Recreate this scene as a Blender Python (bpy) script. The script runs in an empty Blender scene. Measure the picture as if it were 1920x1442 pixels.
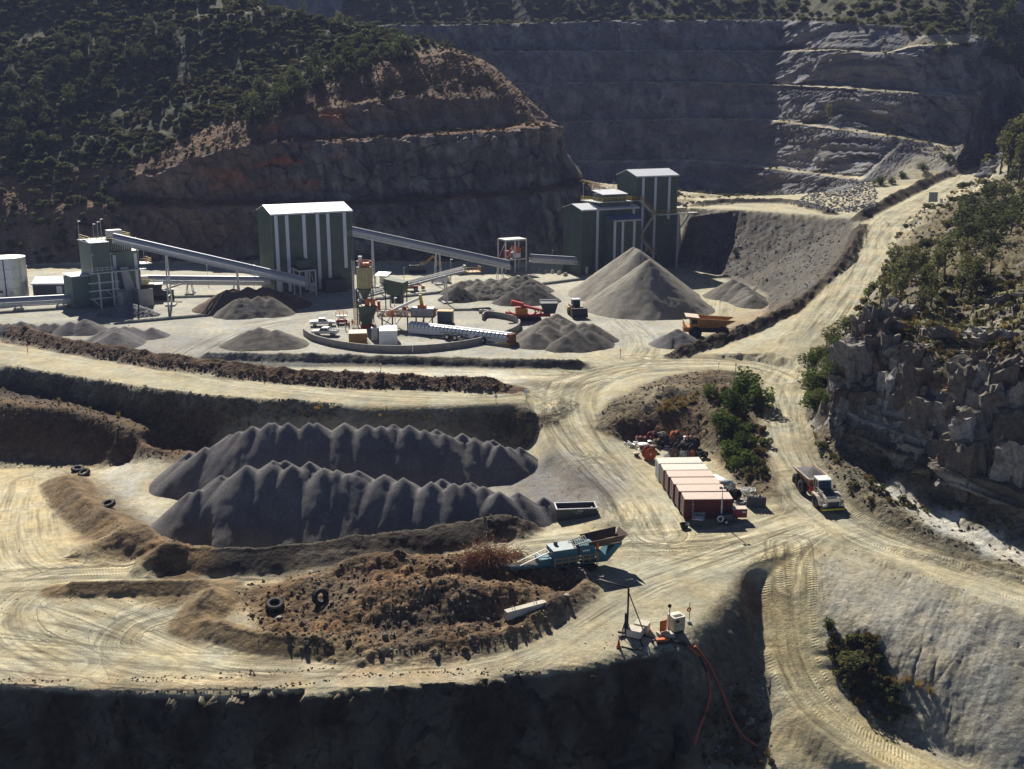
import bpy, bmesh, math, random, time
import numpy as np
from mathutils import Vector, Matrix
from mathutils.geometry import delaunay_2d_cdt

T0 = time.time()
random.seed(7)
RNG = np.random.default_rng(11)
SC = bpy.context.scene
COL = SC.collection

# ------------------------------------------------------------------ camera
HC = 45.2                       # metres above the plant yard
PITCH = math.radians(14.6)
FPX = 2000.0                    # focal length for a 1920 x 1442 picture
SP, CP = math.sin(PITCH), math.cos(PITCH)
cam_d = bpy.data.cameras.new('camera')
cam = bpy.data.objects.new('camera', cam_d)
COL.objects.link(cam)
cam.location = (0, 0, HC)
cam.rotation_euler = (math.pi / 2 - PITCH, 0, 0)
cam_d.sensor_width = 36
cam_d.lens = 36 * FPX / 1920
cam_d.clip_start = 1
cam_d.clip_end = 5000
SC.camera = cam

# ------------------------------------------------------------------ light
SUN_EL = math.radians(37)
SUN_AZ = math.radians(17)       # sun stands behind the scene, this far to the left of straight ahead
sun_from = Vector((-math.sin(SUN_AZ) * math.cos(SUN_EL), math.cos(SUN_AZ) * math.cos(SUN_EL), math.sin(SUN_EL)))
world = bpy.data.worlds.new('World')
SC.world = world
world.use_nodes = True
wn = world.node_tree.nodes
wl = world.node_tree.links
bg = wn['Background']
sky = wn.new('ShaderNodeTexSky')
sky.sky_type = 'NISHITA'
sky.sun_disc = False
sky.sun_elevation = SUN_EL
sky.sun_rotation = -SUN_AZ      # 0 is +Y
sky.air_density = 0.3
sky.dust_density = 0.0
sky.ozone_density = 1.5
wl.new(sky.outputs[0], bg.inputs[0])
bg.inputs[1].default_value = 0.05
sun_d = bpy.data.lights.new('sun', 'SUN')
sun_d.energy = 5.0
sun_d.angle = math.radians(0.5)
sun_d.color = (1.0, 0.95, 0.86)
sun = bpy.data.objects.new('sun', sun_d)
COL.objects.link(sun)
sun.rotation_euler = (-sun_from).to_track_quat('-Z', 'Y').to_euler()
sun.location = (0, 0, 200)
SC.view_settings.view_transform = 'Standard'
SC.view_settings.look = 'None'
SC.view_settings.gamma = 1.0
SC.view_settings.exposure = 0.85
SC.view_settings.use_curve_mapping = False
SC.render.engine = 'CYCLES'
SC.cycles.max_bounces = 5
SC.cycles.diffuse_bounces = 2
SC.cycles.glossy_bounces = 2
SC.cycles.transmission_bounces = 2
SC.cycles.volume_bounces = 0
HAZE_DENSITY = 0.00012
SC.cycles.use_denoising = True

# ------------------------------------------------------------------ picture -> place
def ray(px, py):
    dx = (px - 960) / FPX
    dv = (py - 721) / FPX
    return dx, CP - dv * SP, -(SP + dv * CP)
def P(px, py, z):                # point seen at this pixel on the level z
    dx, dy, dz = ray(px, py)
    t = (z - HC) / dz
    return (dx * t, dy * t, z)
KD = 0.934
def D(px, py, Y, k=KD):          # point seen at this pixel at distance Y
    dx, dy, dz = ray(px, py)
    t = Y * k / dy
    return (dx * t, Y * k, HC + dz * t)
def proj(p):                     # place -> picture (for layout arithmetic only)
    x, y, z = p[0], p[1], p[2] - HC
    d = y * CP - z * SP
    u = y * SP + z * CP
    return 960 + FPX * x / d, 721 - FPX * u / d, d

# ------------------------------------------------------------------ noise
def _h(ix, iy, seed):
    h = (ix.astype(np.int64) * 374761393 + iy.astype(np.int64) * 668265263 + seed * 2147483647) & 0xffffffff
    h = ((h ^ (h >> 13)) * 1274126177) & 0xffffffff
    return h ^ (h >> 16)
_GC = np.cos(np.arange(256) * (2 * math.pi / 256)); _GS = np.sin(np.arange(256) * (2 * math.pi / 256))
def vnoise(x, y, seed=0):        # gradient noise, about -1..1
    x = np.asarray(x, np.float64); y = np.asarray(y, np.float64)
    ix = np.floor(x); iy = np.floor(y)
    fx = x - ix; fy = y - iy
    ux = fx * fx * fx * (fx * (fx * 6 - 15) + 10)
    uy = fy * fy * fy * (fy * (fy * 6 - 15) + 10)
    def g(ox, oy):
        a = _h(ix + ox, iy + oy, seed) & 255
        return _GC[a] * (fx - ox) + _GS[a] * (fy - oy)
    n0 = g(0, 0) * (1 - ux) + g(1, 0) * ux
    n1 = g(0, 1) * (1 - ux) + g(1, 1) * ux
    return (n0 * (1 - uy) + n1 * uy) * 1.5
def fbm(x, y, octv=4, seed=0, gain=0.5, lac=2.03):
    r = 0; a = 1.0; f = 1.0; s = 0
    for i in range(octv):
        r = r + a * vnoise(x * f + 17.3 * i, y * f - 9.1 * i, seed + i)
        s += a; a *= gain; f *= lac
    return r / s
def ridged(x, y, octv=4, seed=0):
    r = 0; a = 1.0; f = 1.0; s = 0
    for i in range(octv):
        r = r + a * (1 - 2 * np.abs(vnoise(x * f + 5.7 * i, y * f + 3.3 * i, seed + i)))
        s += a; a *= 0.5; f *= 2.1
    return r / s
def cells(x, y, seed=0):         # Worley: distance to nearest, to the second, random of the nearest
    x = np.asarray(x, np.float64); y = np.asarray(y, np.float64)
    ix = np.floor(x); iy = np.floor(y)
    f1 = np.full(x.shape, 9.0); f2 = np.full(x.shape, 9.0); rid = np.zeros(x.shape); rid2 = np.zeros(x.shape)
    for ox in (-1, 0, 1):
        for oy in (-1, 0, 1):
            cx = ix + ox; cy = iy + oy
            h1 = _h(cx, cy, seed); h2 = _h(cx, cy, seed + 77)
            px = cx + (h1 & 0xffff) / 65536.0; py = cy + (h1 >> 16) / 65536.0
            d = np.hypot(px - x, py - y)
            near = d < f1
            f2 = np.where(near, f1, np.minimum(f2, d))
            rid = np.where(near, (h2 & 0xffff) / 65536.0, rid)
            rid2 = np.where(near, (h2 >> 16) / 65536.0, rid2)
            f1 = np.where(near, d, f1)
    return f1, f2, rid, rid2
def facets(x, y, seed=0, a=1.0, b=1.0):   # broken planes: every cell has its own level and tilt
    ix = np.floor(x); iy = np.floor(y); f1 = np.full(x.shape, 9.0); out = np.zeros(x.shape)
    for ox in (-1, 0, 1):
        for oy in (-1, 0, 1):
            cx = ix + ox; cy = iy + oy; h1 = _h(cx, cy, seed); h2 = _h(cx, cy, seed + 77)
            dx = x - cx - (h1 & 0xffff) / 65536.0; dy = y - cy - (h1 >> 16) / 65536.0
            d = dx * dx + dy * dy; near = d < f1; th = (h2 >> 16) * (6.2832 / 65536.0)
            out = np.where(near, a * ((h2 & 0xffff) / 65536.0 - 0.5) + b * (dx * np.cos(th) + dy * np.sin(th)), out); f1 = np.where(near, d, f1)
    return out
def sstep(a, b, x):
    t = np.clip((x - a) / (b - a), 0, 1)
    return t * t * (3 - 2 * t)

# ------------------------------------------------------------------ materials
MATS = {}
def _mat(name):
    m = bpy.data.materials.new(name)
    m.use_nodes = True
    nt = m.node_tree
    return m, nt.nodes, nt.links, nt.nodes['Principled BSDF']
def lin(c):                      # 0-255 sRGB triple -> linear
    return tuple(((v / 255) / 12.92 if v / 255 <= 0.04045 else ((v / 255 + 0.055) / 1.055) ** 2.4) for v in c)
def mat(name, col, rough=0.6, metal=0.0, var=0.25, scale=3.0, dirt=0.0, dirtcol=(0.30, 0.26, 0.17), bump=0.0, bscale=40.0, spec=0.3):
    """paint, steel, concrete: base colour broken by noise, with dust lying on it in blotches"""
    if name in MATS: return MATS[name]
    m, n, l, b = _mat(name)
    tc = n.new('ShaderNodeTexCoord')
    nz = n.new('ShaderNodeTexNoise'); nz.inputs['Scale'].default_value = scale; nz.inputs['Detail'].default_value = 6
    l.new(tc.outputs['Object'], nz.inputs['Vector'])
    mr = n.new('ShaderNodeMapRange'); mr.inputs[1].default_value = 0.3; mr.inputs[2].default_value = 0.7
    mr.inputs[3].default_value = 1 - var; mr.inputs[4].default_value = 1 + var * 0.6
    l.new(nz.outputs[0], mr.inputs[0])
    mx = n.new('ShaderNodeVectorMath'); mx.operation = 'SCALE'; mx.inputs[0].default_value = col[:3]
    l.new(mr.outputs[0], mx.inputs['Scale'])
    out = mx.outputs[0]
    if dirt > 0:
        nd = n.new('ShaderNodeTexNoise'); nd.inputs['Scale'].default_value = scale * 0.6; nd.inputs['Detail'].default_value = 8; nd.inputs['Roughness'].default_value = 0.7
        l.new(tc.outputs['Object'], nd.inputs['Vector'])
        md = n.new('ShaderNodeMapRange'); md.inputs[1].default_value = 0.62 - dirt * 0.3; md.inputs[2].default_value = 0.72
        md.inputs[3].default_value = 0; md.inputs[4].default_value = min(1, dirt + 0.3)
        l.new(nd.outputs[0], md.inputs[0])
        mc = n.new('ShaderNodeMix'); mc.data_type = 'RGBA'
        l.new(md.outputs[0], mc.inputs['Factor']); l.new(out, mc.inputs['A']); mc.inputs['B'].default_value = (*dirtcol, 1)
        out = mc.outputs['Result']
    l.new(out, b.inputs['Base Color'])
    b.inputs['Roughness'].default_value = rough
    b.inputs['Metallic'].default_value = metal
    b.inputs['Specular IOR Level'].default_value = spec
    if bump > 0:
        nb = n.new('ShaderNodeTexNoise'); nb.inputs['Scale'].default_value = bscale; nb.inputs['Detail'].default_value = 4
        l.new(tc.outputs['Object'], nb.inputs['Vector'])
        bp = n.new('ShaderNodeBump'); bp.inputs['Strength'].default_value = bump; bp.inputs['Distance'].default_value = 0.05
        l.new(nb.outputs[0], bp.inputs['Height']); l.new(bp.outputs[0], b.inputs['Normal'])
    MATS[name] = m
    return m

# ------------------------------------------------------------------ mesh building
class MB:
    def __init__(s): s.v = []; s.f = []; s.smooth = []
    def add(s, vs, fs, sm=False):
        o = len(s.v); s.v.extend([tuple(v) for v in vs])
        for f in fs: s.f.append(tuple(i + o for i in f)); s.smooth.append(sm)
        return s
    def box(s, c, size, rz=0, M=None):
        x, y, z = size[0] / 2, size[1] / 2, size[2] / 2
        vs = [Vector((a * x, b * y, d * z)) for a in (-1, 1) for b in (-1, 1) for d in (-1, 1)]
        R = M if M is not None else Matrix.Rotation(rz, 3, 'Z')
        cc = Vector(c)
        return s.add([R @ v + cc for v in vs], [(0, 1, 3, 2), (4, 6, 7, 5), (0, 4, 5, 1), (2, 3, 7, 6), (0, 2, 6, 4), (1, 5, 7, 3)])
    def b2(s, x0, x1, y0, y1, z0, z1):
        return s.box(((x0 + x1) / 2, (y0 + y1) / 2, (z0 + z1) / 2), (x1 - x0, y1 - y0, z1 - z0))
    def hexa(s, pts):            # 8 points: bottom 4 then top 4, counter clockwise
        return s.add(pts, [(3, 2, 1, 0), (4, 5, 6, 7), (0, 1, 5, 4), (1, 2, 6, 5), (2, 3, 7, 6), (3, 0, 4, 7)])
    def bar(s, a, b, w=0.1, h=None, up=(0, 0, 1)):   # square bar from a to b
        a, b = Vector(a), Vector(b); h = h or w
        d = (b - a)
        if d.length < 1e-6: return s
        d.normalize(); u = Vector(up)
        if abs(d.dot(u)) > 0.98: u = Vector((0, 1, 0))
        r = d.cross(u).normalized() * (w / 2); q = r.cross(d).normalized() * (h / 2)
        return s.hexa([a - r - q, a + r - q, b + r - q, b - r - q, a - r + q, a + r + q, b + r + q, b - r + q])
    def cyl(s, a, b, r, r2=None, n=12, cap=True):
        a, b = Vector(a), Vector(b); r2 = r if r2 is None else r2
        d = (b - a).normalized(); u = Vector((0, 0, 1)) if abs(d.z) < 0.95 else Vector((1, 0, 0))
        e1 = d.cross(u).normalized(); e2 = d.cross(e1)
        vs = []
        for i in range(n):
            t = 2 * math.pi * i / n
            o = e1 * math.cos(t) + e2 * math.sin(t)
            vs += [a + o * r, b + o * r2]
        s.add(vs, [(2 * i, 2 * i + 1, (2 * i + 3) % (2 * n), (2 * i + 2) % (2 * n)) for i in range(n)], True)
        if cap:
            s.add(vs[0::2], [tuple(range(n))]); s.add(vs[1::2], [tuple(range(n - 1, -1, -1))])
        return s
    def tube(s, pts, r, n=6):
        pts = [Vector(p) for p in pts]; rings = []
        for i, p in enumerate(pts):
            d = (pts[min(i + 1, len(pts) - 1)] - pts[max(i - 1, 0)])
            if d.length < 1e-6: d = Vector((0, 0, 1))
            d.normalize(); u = Vector((0, 0, 1)) if abs(d.z) < 0.95 else Vector((1, 0, 0))
            e1 = d.cross(u).normalized(); e2 = d.cross(e1)
            rr = r[i] if hasattr(r, '__len__') else r
            rings.append([p + (e1 * math.cos(2 * math.pi * k / n) + e2 * math.sin(2 * math.pi * k / n)) * rr for k in range(n)])
        vs = [v for rg in rings for v in rg]
        fs = [(i * n + k, (i + 1) * n + k, (i + 1) * n + (k + 1) % n, i * n + (k + 1) % n) for i in range(len(rings) - 1) for k in range(n)]
        fs += [tuple(range(n)), tuple(range((len(rings) - 1) * n + n - 1, (len(rings) - 1) * n - 1, -1))]
        return s.add(vs, fs, True)
    def prism(s, poly, y0, y1, axis='y'):    # polygon of (a, b) extruded
        n = len(poly)
        def p3(a, b, c):
            return (a, c, b) if axis == 'y' else ((c, a, b) if axis == 'x' else (a, b, c))
        vs = [p3(a, b, y0) for a, b in poly] + [p3(a, b, y1) for a, b in poly]
        fs = [tuple(range(n)), tuple(range(2 * n - 1, n - 1, -1))] + [(i, i + n, (i + 1) % n + n, (i + 1) % n) for i in range(n)]
        return s.add(vs, fs)
    def lathe(s, prof, a, d, n=16):          # profile of (r, t) about the axis from a along d
        a = Vector(a); d = Vector(d).normalized(); u = Vector((0, 0, 1)) if abs(d.z) < 0.95 else Vector((1, 0, 0))
        e1 = d.cross(u).normalized(); e2 = d.cross(e1); m = len(prof); vs = []
        for k in range(n):
            t = 2 * math.pi * k / n; o = e1 * math.cos(t) + e2 * math.sin(t)
            vs += [a + o * r + d * q for r, q in prof]
        return s.add(vs, [(k * m + j, k * m + j + 1, ((k + 1) % n) * m + j + 1, ((k + 1) % n) * m + j) for k in range(n) for j in range(m - 1)], True)
    def mesh(s, name):
        me = bpy.data.meshes.new(name)
        me.from_pydata(s.v, [], s.f)
        me.polygons.foreach_set('use_smooth', s.smooth)
        bm = bmesh.new(); bm.from_mesh(me); bmesh.ops.recalc_face_normals(bm, faces=bm.faces); bm.to_mesh(me); bm.free()
        return me
    def build(s, name, material, parent=None):
        me = s.mesh(name)
        if material is not None: me.materials.append(material)
        return link(name, me, parent)
def link(name, me, parent=None):
    o = bpy.data.objects.new(name, me); COL.objects.link(o)
    if parent is not None: o.parent = parent
    return o
def tag(o, label=None, cat=None, group=None, kind=None):
    if label: o['label'] = label
    if cat: o['category'] = cat; o['kind'] = 'thing'
    if group: o['group'] = group
    if kind: o['kind'] = kind
    return o
def thing(name, label, cat, loc, rz=0, group=None, tilt=None):
    o = bpy.data.objects.new(name, None); COL.objects.link(o)
    o.empty_display_size = 0.3
    o.location = loc
    o.rotation_euler = (tilt[0], tilt[1], rz) if tilt else (0, 0, rz)
    return tag(o, label, cat, group)
def copy_tree(o, parent=None):
    c = o.copy(); COL.objects.link(c); c.parent = parent
    for ch in [x for x in o.children]: copy_tree(ch, c)
    return c
def np_mesh(name, co, quads, material, smooth=True, parent=None):
    me = bpy.data.meshes.new(name)
    nv, nf, k = len(co), len(quads), quads.shape[1]
    me.vertices.add(nv); me.vertices.foreach_set('co', np.ascontiguousarray(co, np.float32).ravel())
    me.loops.add(nf * k); me.loops.foreach_set('vertex_index', np.ascontiguousarray(quads, np.int32).ravel())
    me.polygons.add(nf)
    me.polygons.foreach_set('loop_start', np.arange(0, nf * k, k, dtype=np.int32))
    me.polygons.foreach_set('use_smooth', np.full(nf, smooth, dtype=bool))
    me.update(calc_edges=True)
    if material is not None: me.materials.append(material)
    return link(name, me, parent)
def fattr(me, name, vals):
    a = me.attributes.new(name, 'FLOAT', 'POINT'); a.data.foreach_set('value', np.ascontiguousarray(vals, np.float32))
def cattr(me, name, rgb):
    a = me.attributes.new(name, 'FLOAT_COLOR', 'POINT')
    c = np.ones((len(rgb), 4), np.float32); c[:, :3] = rgb
    a.data.foreach_set('color', c.ravel())
# ================================================================== TERRAIN: survey lines (crests, toes, kerbs) -> TIN -> grid -> mesh
GX0, GX1, GY0, GY1, GR = -400.0, 400.0, 70.0, 700.0, 0.5
NX, NY = int((GX1 - GX0) / GR) + 1, int((GY1 - GY0) / GR) + 1
PTS = []
def resample(pts, ds):
    out = []
    for a, b in zip(pts[:-1], pts[1:]):
        L = math.dist(a, b); n = max(1, int(L / ds))
        for i in range(n):
            t = i / n; out.append(tuple(a[k] + (b[k] - a[k]) * t for k in range(3)))
    out.append(tuple(pts[-1])); return out
def smoothline(pts, ds=1.0):     # Catmull-Rom through the points, then even spacing
    p = [Vector(q) for q in pts]; out = []
    for i in range(len(p) - 1):
        p0, p1, p2, p3 = p[max(i - 1, 0)], p[i], p[i + 1], p[min(i + 2, len(p) - 1)]
        n = max(2, int((p2 - p1).length / ds))
        for k in range(n):
            t = k / n
            out.append(tuple(0.5 * (2 * p1 + (p2 - p0) * t + (2 * p0 - 5 * p1 + 4 * p2 - p3) * t * t + (3 * p1 - p0 - 3 * p2 + p3) * t ** 3)))
    out.append(tuple(p[-1])); return out
def line(pts, ds=3.0): PTS.extend(resample(pts, ds))
def LP(*q, z=None, ds=3.0):      # pixels on a level
    line([P(*(t if z is None else (t[0], t[1], z))) for t in q], ds)
def LD(*q, ds=4.0): line([D(*t) for t in q], ds)

# --- plant yard, level 0
LP((-500, 520), (-100, 505), (0, 500), (140, 497), (300, 494), (500, 492), (650, 492), (800, 494), (950, 494), (1050, 490), (1090, 480), z=0)
for yy, xa, xb in ((520, -500, 1170), (545, -500, 1230), (575, -500, 1290), (605, -500, 1300), (635, -300, 1290), (660, -200, 1230)):
    LP((xa, yy), (xb, yy), z=0, ds=8)
LP((380, 690), (700, 692), (1000, 695), (1200, 688), z=-0.2)
# --- haul road in front of it and the bank below
LP((-500, 590), (-200, 615), (0, 645), (250, 682), (500, 725), (700, 740), (900, 745), (1000, 742), z=-0.4)
LP((-500, 650), (-300, 662), (0, 690), (150, 713), (300, 737), (450, 751), (560, 759), (700, 764), (850, 764), (960, 757), (1005, 768), z=-0.6)
LP((-500, 690, -3), (-300, 702, -3.2), (0, 731, -3.6), (150, 757, -4), (300, 797, -5), (400, 835, -7), (450, 862, -8.6), (560, 886, -9.3), (700, 890, -9.3), (850, 880, -8.6), (960, 850, -7), (1040, 815, -4.6))
# ramp on the left and the second scarp
LP((-500, 715, -3), (-200, 745, -3.2), (0, 756, -3.2), (120, 766, -3.3), (200, 787, -4), (290, 835, -6), (380, 850, -8.5))
LD((-500, 860, 180), (-200, 866, 178), (0, 868, 175.5), (100, 870, 174.8), (170, 868, 173), (280, 868, 166))
LP((300, 862, -9.4), (200, 880, -9.6), (100, 880, -10.4), (-200, 885, -10.6))
# stockpile floor and left flat
LP((-500, 900), (-200, 905), (0, 910), (80, 912), z=-10.2)
LP((200, 905, -9.6), (300, 970, -9.4), (500, 940, -9.3), (700, 925, -8.6), (850, 910, -7.8), (1000, 890, -6.6), (1060, 870, -5.4))
LP((330, 1010, -9.2), (500, 1000, -9), (700, 985, -8.4), (850, 970, -7.8), (1000, 945, -6.8), (1080, 930, -6))
LP((-500, 1000), (-200, 1000), (0, 1000), (90, 1000), z=-9.4)
# road F and the front flat
LP((1250, 1010, -5.6), (1100, 1020, -6), (1000, 1030, -6.3), (850, 1045, -6.8), (700, 1062, -7.3), (550, 1078, -7.7), (400, 1085, -8), (200, 1085, -8.2), (0, 1085, -8.4), (-300, 1085, -8.5))
LP((1250, 1060, -6), (1150, 1120, -6.5), (1040, 1180, -7.2), (930, 1230, -7.8), (800, 1242, -8.1), (600, 1240, -8.3), (300, 1215, -8.4), (0, 1190, -8.5), (-300, 1190, -8.5))
LP((500, 1140, -8.1), (700, 1130, -7.6), (900, 1120, -7.2), (1050, 1100, -6.7))
LP((0, 1140), (200, 1140), (400, 1140), z=-8.4)
LIP = [(-400, 1275), (-100, 1284), (0, 1290), (150, 1298), (300, 1303), (420, 1298), (520, 1288), (600, 1272), (700, 1266), (800, 1262), (900, 1258), (1000, 1264), (1060, 1264), (1110, 1250), (1160, 1238), (1230, 1226), (1285, 1214)]
lipz = lambda x: -8.5 + 1.3 * max(0, min(1, (x - 500) / 700))
lipw = resample([P(x, y, lipz(x)) for x, y in LIP], 0.7)
_lr = random.Random(3)
lipw = [(p[0], p[1] + 0.45 * math.sin(p[0] * 1.3 + 2 * math.sin(p[0] * 0.41)) * 0.7 + 0.35 * math.sin(p[0] * 3.1 + 1.7 * math.sin(p[0] * 0.9)) + _lr.uniform(-0.08, 0.08), p[2] + _lr.uniform(-0.08, 0.08)) for p in lipw]
line(lipw, 0.7)
line([(p[0] * 0.985, p[1] - 1.6, p[2] - 7) for p in lipw], 1.5)
line([(p[0] * 0.97, p[1] - 3.4, p[2] - 22) for p in lipw[:-1]], 2)
line([(-300, 80, -32), (-60, 80, -32), (0, 80, -31), (14, 80, -30)], 4)
line([(-300, 70, -32), (0, 70, -32), (30, 70, -30), (300, 70, -25)], 8)
# apron right of the lip, spur and lower road
LP((1150, 1190, -6.8), (1230, 1180, -6.7), (1290, 1190, -6.8), (1320, 1150, -6.4), (1300, 1100, -6.1))
LP((1290, 1212, -7), (1310, 1180, -6.6), (1345, 1130, -6.2), (1390, 1085, -6), (1422, 1068, -5.9), ds=1.5)
LP((1432, 1076, -6.6), (1440, 1110, -8), (1446, 1160, -9.6), (1452, 1230, -11.6), (1448, 1300, -13.6), (1420, 1380, -15.2), (1380, 1460, -16.5), ds=2)
LD((1345, 1300, 102.5), (1350, 1380, 99), (1320, 1442, 96.5), ds=2)
LD((1300, 1226, 102.2), (1300, 1300, 100), (1292, 1380, 97), ds=2)
ROADH = [P(*q) for q in ((1478, 1025, -5.8), (1482, 1080, -6.9), (1484, 1150, -9), (1490, 1220, -11), (1520, 1290, -12.8), (1575, 1350, -14), (1660, 1405, -15), (1790, 1470, -16))]
# tailings slope on the right
LP((1500, 1042, -5.9), (1560, 1050, -6), (1620, 1058, -6), (1700, 1075, -6), (1800, 1108, -6.1), (1920, 1150, -6.2), (2100, 1200, -6.4), ds=2)
LP((1535, 1120, -7.6), (1545, 1180, -9.6), (1570, 1250, -11.8), (1600, 1320, -13.6), (1680, 1370, -14.8), (1760, 1415, -15.6), (1900, 1475, -16.5), ds=2)
LP((1640, 1180, -8.6), (1750, 1250, -10.4), (1850, 1320, -12), (1950, 1380, -13.2), ds=3)
# truck road to the right and its verge, stream, lower slope of the outcrop
LP((1540, 945, -4.6), (1620, 1000, -5.2), (1750, 1050, -5.7), (1920, 1108, -6), (2150, 1180, -6.2))
LP((1540, 860, -2.6), (1590, 900, -3), (1650, 955, -3.8), (1720, 1005, -4.6), (1800, 1040, -5.2), (1920, 1075, -5.6), (2150, 1150, -6))
LP((1620, 885, -3.4), (1690, 930, -4.4), (1760, 970, -5), (1850, 1020, -5.6), (1920, 1055, -6.1), (2150, 1120, -6.3))
LP((1560, 820, -1), (1650, 860, -1.8), (1730, 890, -2.5), (1820, 945, -3.2), (1920, 1000, -4), (2150, 1080, -4.4))
LP((1520, 790, -0.4), (1530, 740, 1), (1560, 700, 2.5), (1600, 660, 4))
OB = [(1590, 790, 1.2), (1650, 812, 1), (1700, 832, 0.6), (1740, 862, 0.2), (1800, 890, -0.4), (1835, 908, -1), (1880, 930, -1.4), (1960, 970, -2), (2150, 1040, -2.4)]
LP(*OB, ds=1.5)
LD((1604, 652, 161), (1640, 632, 163), (1700, 652, 157.5), (1740, 690, 151), (1780, 712, 148), (1850, 690, 143), (1900, 715, 140), (1960, 750, 136), (2150, 800, 130), ds=1.5)
LD((1640, 612, 172), (1720, 622, 170), (1800, 640, 165), (1860, 622, 160), (1940, 590, 158), (2150, 600, 150), ds=3)
# right hill above the road
LP((1500, 765, 0), (1505, 720, 0.8), (1530, 672, 3), (1578, 612, 6), (1622, 560, 9), (1652, 500, 12), (1678, 442, 15), (1740, 402, 18), (1800, 372, 21), (1880, 330, 25))
LD((1640, 580, 205), (1690, 520, 222), (1730, 470, 240), (1790, 440, 250), (1860, 400, 265), (1930, 350, 285), (2100, 300, 290), ds=4)
LD((1700, 560, 190), (1780, 520, 202), (1860, 480, 208), (1930, 440, 214), (2150, 400, 216), ds=4)
LD((1900, 270, 340), (1990, 190, 345), (2200, 120, 340), ds=5)
LD((1905, 250, 445), (1990, 150, 450), (2200, 60, 450), ds=6)
LD((1700, 590, 183), (1800, 585, 184), (1900, 540, 186), (2100, 520, 180), ds=4)
# road up, embankment, pad
ROADA = [P(*q) for q in ((2150, 1175, -6.2), (1920, 1100, -6), (1750, 1045, -5.7), (1625, 998, -5.2), (1545, 950, -4.7), (1492, 890, -3.6), (1462, 830, -2.3), (1452, 770, -1), (1462, 720, 0), (1490, 672, 1.8), (1540, 615, 5), (1585, 555, 8), (1622, 490, 11.5), (1652, 435, 14.5), (1690, 400, 16.8), (1750, 368, 19.5), (1820, 330, 22.8), (1880, 300, 25.5))]
line(ROADA, 3)
LP((1290, 390, 15.5), (1400, 394, 15.5), (1500, 400, 15.5), (1598, 407, 15.5), (1612, 428, 14), (1588, 482, 11), (1548, 532, 8.2), (1488, 582, 5.2), (1418, 620, 2.8), (1340, 650, 1), (1255, 674, 0))
LP((1262, 500), (1320, 508), (1385, 524), (1432, 552), (1436, 585), (1396, 612), (1310, 645), (1230, 668), z=0)
LP((1290, 381), (1400, 376), (1480, 380), (1560, 398), (1615, 400), z=15.5)
LP((1262, 470, 4), (1285, 430, 10), (1292, 402, 15), ds=2)
LD((1300, 372, 420), (1400, 366, 430), (1500, 372, 430), (1600, 380, 410), ds=6)
LD((1560, 372, 380), (1620, 340, 392), (1650, 350, 384), ds=4)
# far wall, benches
def bench(*q, berm=7):
    w = [D(*t) for t in q]
    line(w, 5)
    line([(p[0] * (p[1] + berm) / p[1], p[1] + berm, p[2] + 0.3) for p in w], 5)
LD((950, 365, 548), (1112, 352, 530), (1298, 368, 515), (1400, 368, 492), (1500, 378, 452), (1600, 372, 410))
bench((900, 306, 560), (1000, 305, 548), (1112, 303, 542), (1298, 300, 528), (1404, 311, 500), (1510, 324, 459), (1617, 337, 418))
bench((880, 233, 575), (1086, 228, 556), (1298, 223, 541), (1436, 224, 513), (1564, 242, 455), (1670, 255, 430), (1803, 276, 412))
bench((800, 160, 592), (1006, 157, 572), (1272, 154, 555), (1441, 158, 526), (1590, 165, 466), (1696, 173, 441), (1850, 181, 424))
bench((750, 98, 606), (900, 96, 592), (1165, 95, 578), (1463, 96, 540), (1564, 93, 490), (1660, 100, 462), (1722, 84, 452), (1800, 82, 446))
bench((600, 48, 634), (680, 47, 622), (900, 45, 606), (1165, 37, 593), (1470, 36, 553), (1560, 40, 510), (1640, 45, 485), (1770, 50, 466), (1860, 68, 458), berm=9)
LD((300, -40, 700), (900, -30, 650), (1200, -40, 635), (1500, -60, 600), (1700, -60, 545), (1950, -60, 500), (2300, -40, 480), ds=8)
line([(-400, 700, 150), (0, 700, 150), (200, 700, 160), (400, 700, 170)], 20)
line([(400, 480, 110), (400, 350, 75), (330, 250, 45), (250, 200, 25)], 15)
# left hill: cut faces
LD((-500, 420, 345), (-200, 410, 347), (0, 402, 349), (110, 392, 350), (240, 386, 350), (420, 387, 349), (520, 386, 349), (660, 388, 348), (820, 376, 351), (960, 367, 355), (1040, 357, 360), (1092, 346, 368), ds=3)
LD((1085, 340, 400), (1060, 338, 440), (1020, 332, 480), ds=4)
LD((110, 372, 358), (250, 370, 358), (420, 376, 357), (520, 375, 357), (660, 376, 356), (820, 365, 359), (960, 356, 364), (1040, 346, 370), (1078, 332, 380), ds=3)
LD((240, 330, 361), (330, 310, 361), (425, 277, 362), (525, 268, 362), (650, 264, 362), (800, 254, 364), (940, 246, 368), (1010, 238, 372), (1044, 232, 380), ds=3)
LD((1040, 228, 410), (1010, 224, 450), (960, 222, 490), ds=4)
LD((425, 262, 370), (525, 256, 371), (650, 253, 371), (800, 243, 374), (940, 236, 378), (1010, 226, 384), ds=3)
LD((520, 225, 375), (620, 206, 377), (700, 190, 379), (760, 182, 381), (840, 186, 383), (930, 182, 386), (985, 190, 396), ds=3)
LD((620, 192, 384), (740, 172, 388), (860, 168, 391), (940, 160, 395), ds=3)
LD((660, 158, 392), (780, 149, 395), (860, 144, 398), (905, 130, 402), (945, 142, 412), ds=3)
LD((780, 108, 408), (850, 98, 412), (905, 112, 414), (935, 132, 418), ds=3)
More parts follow.
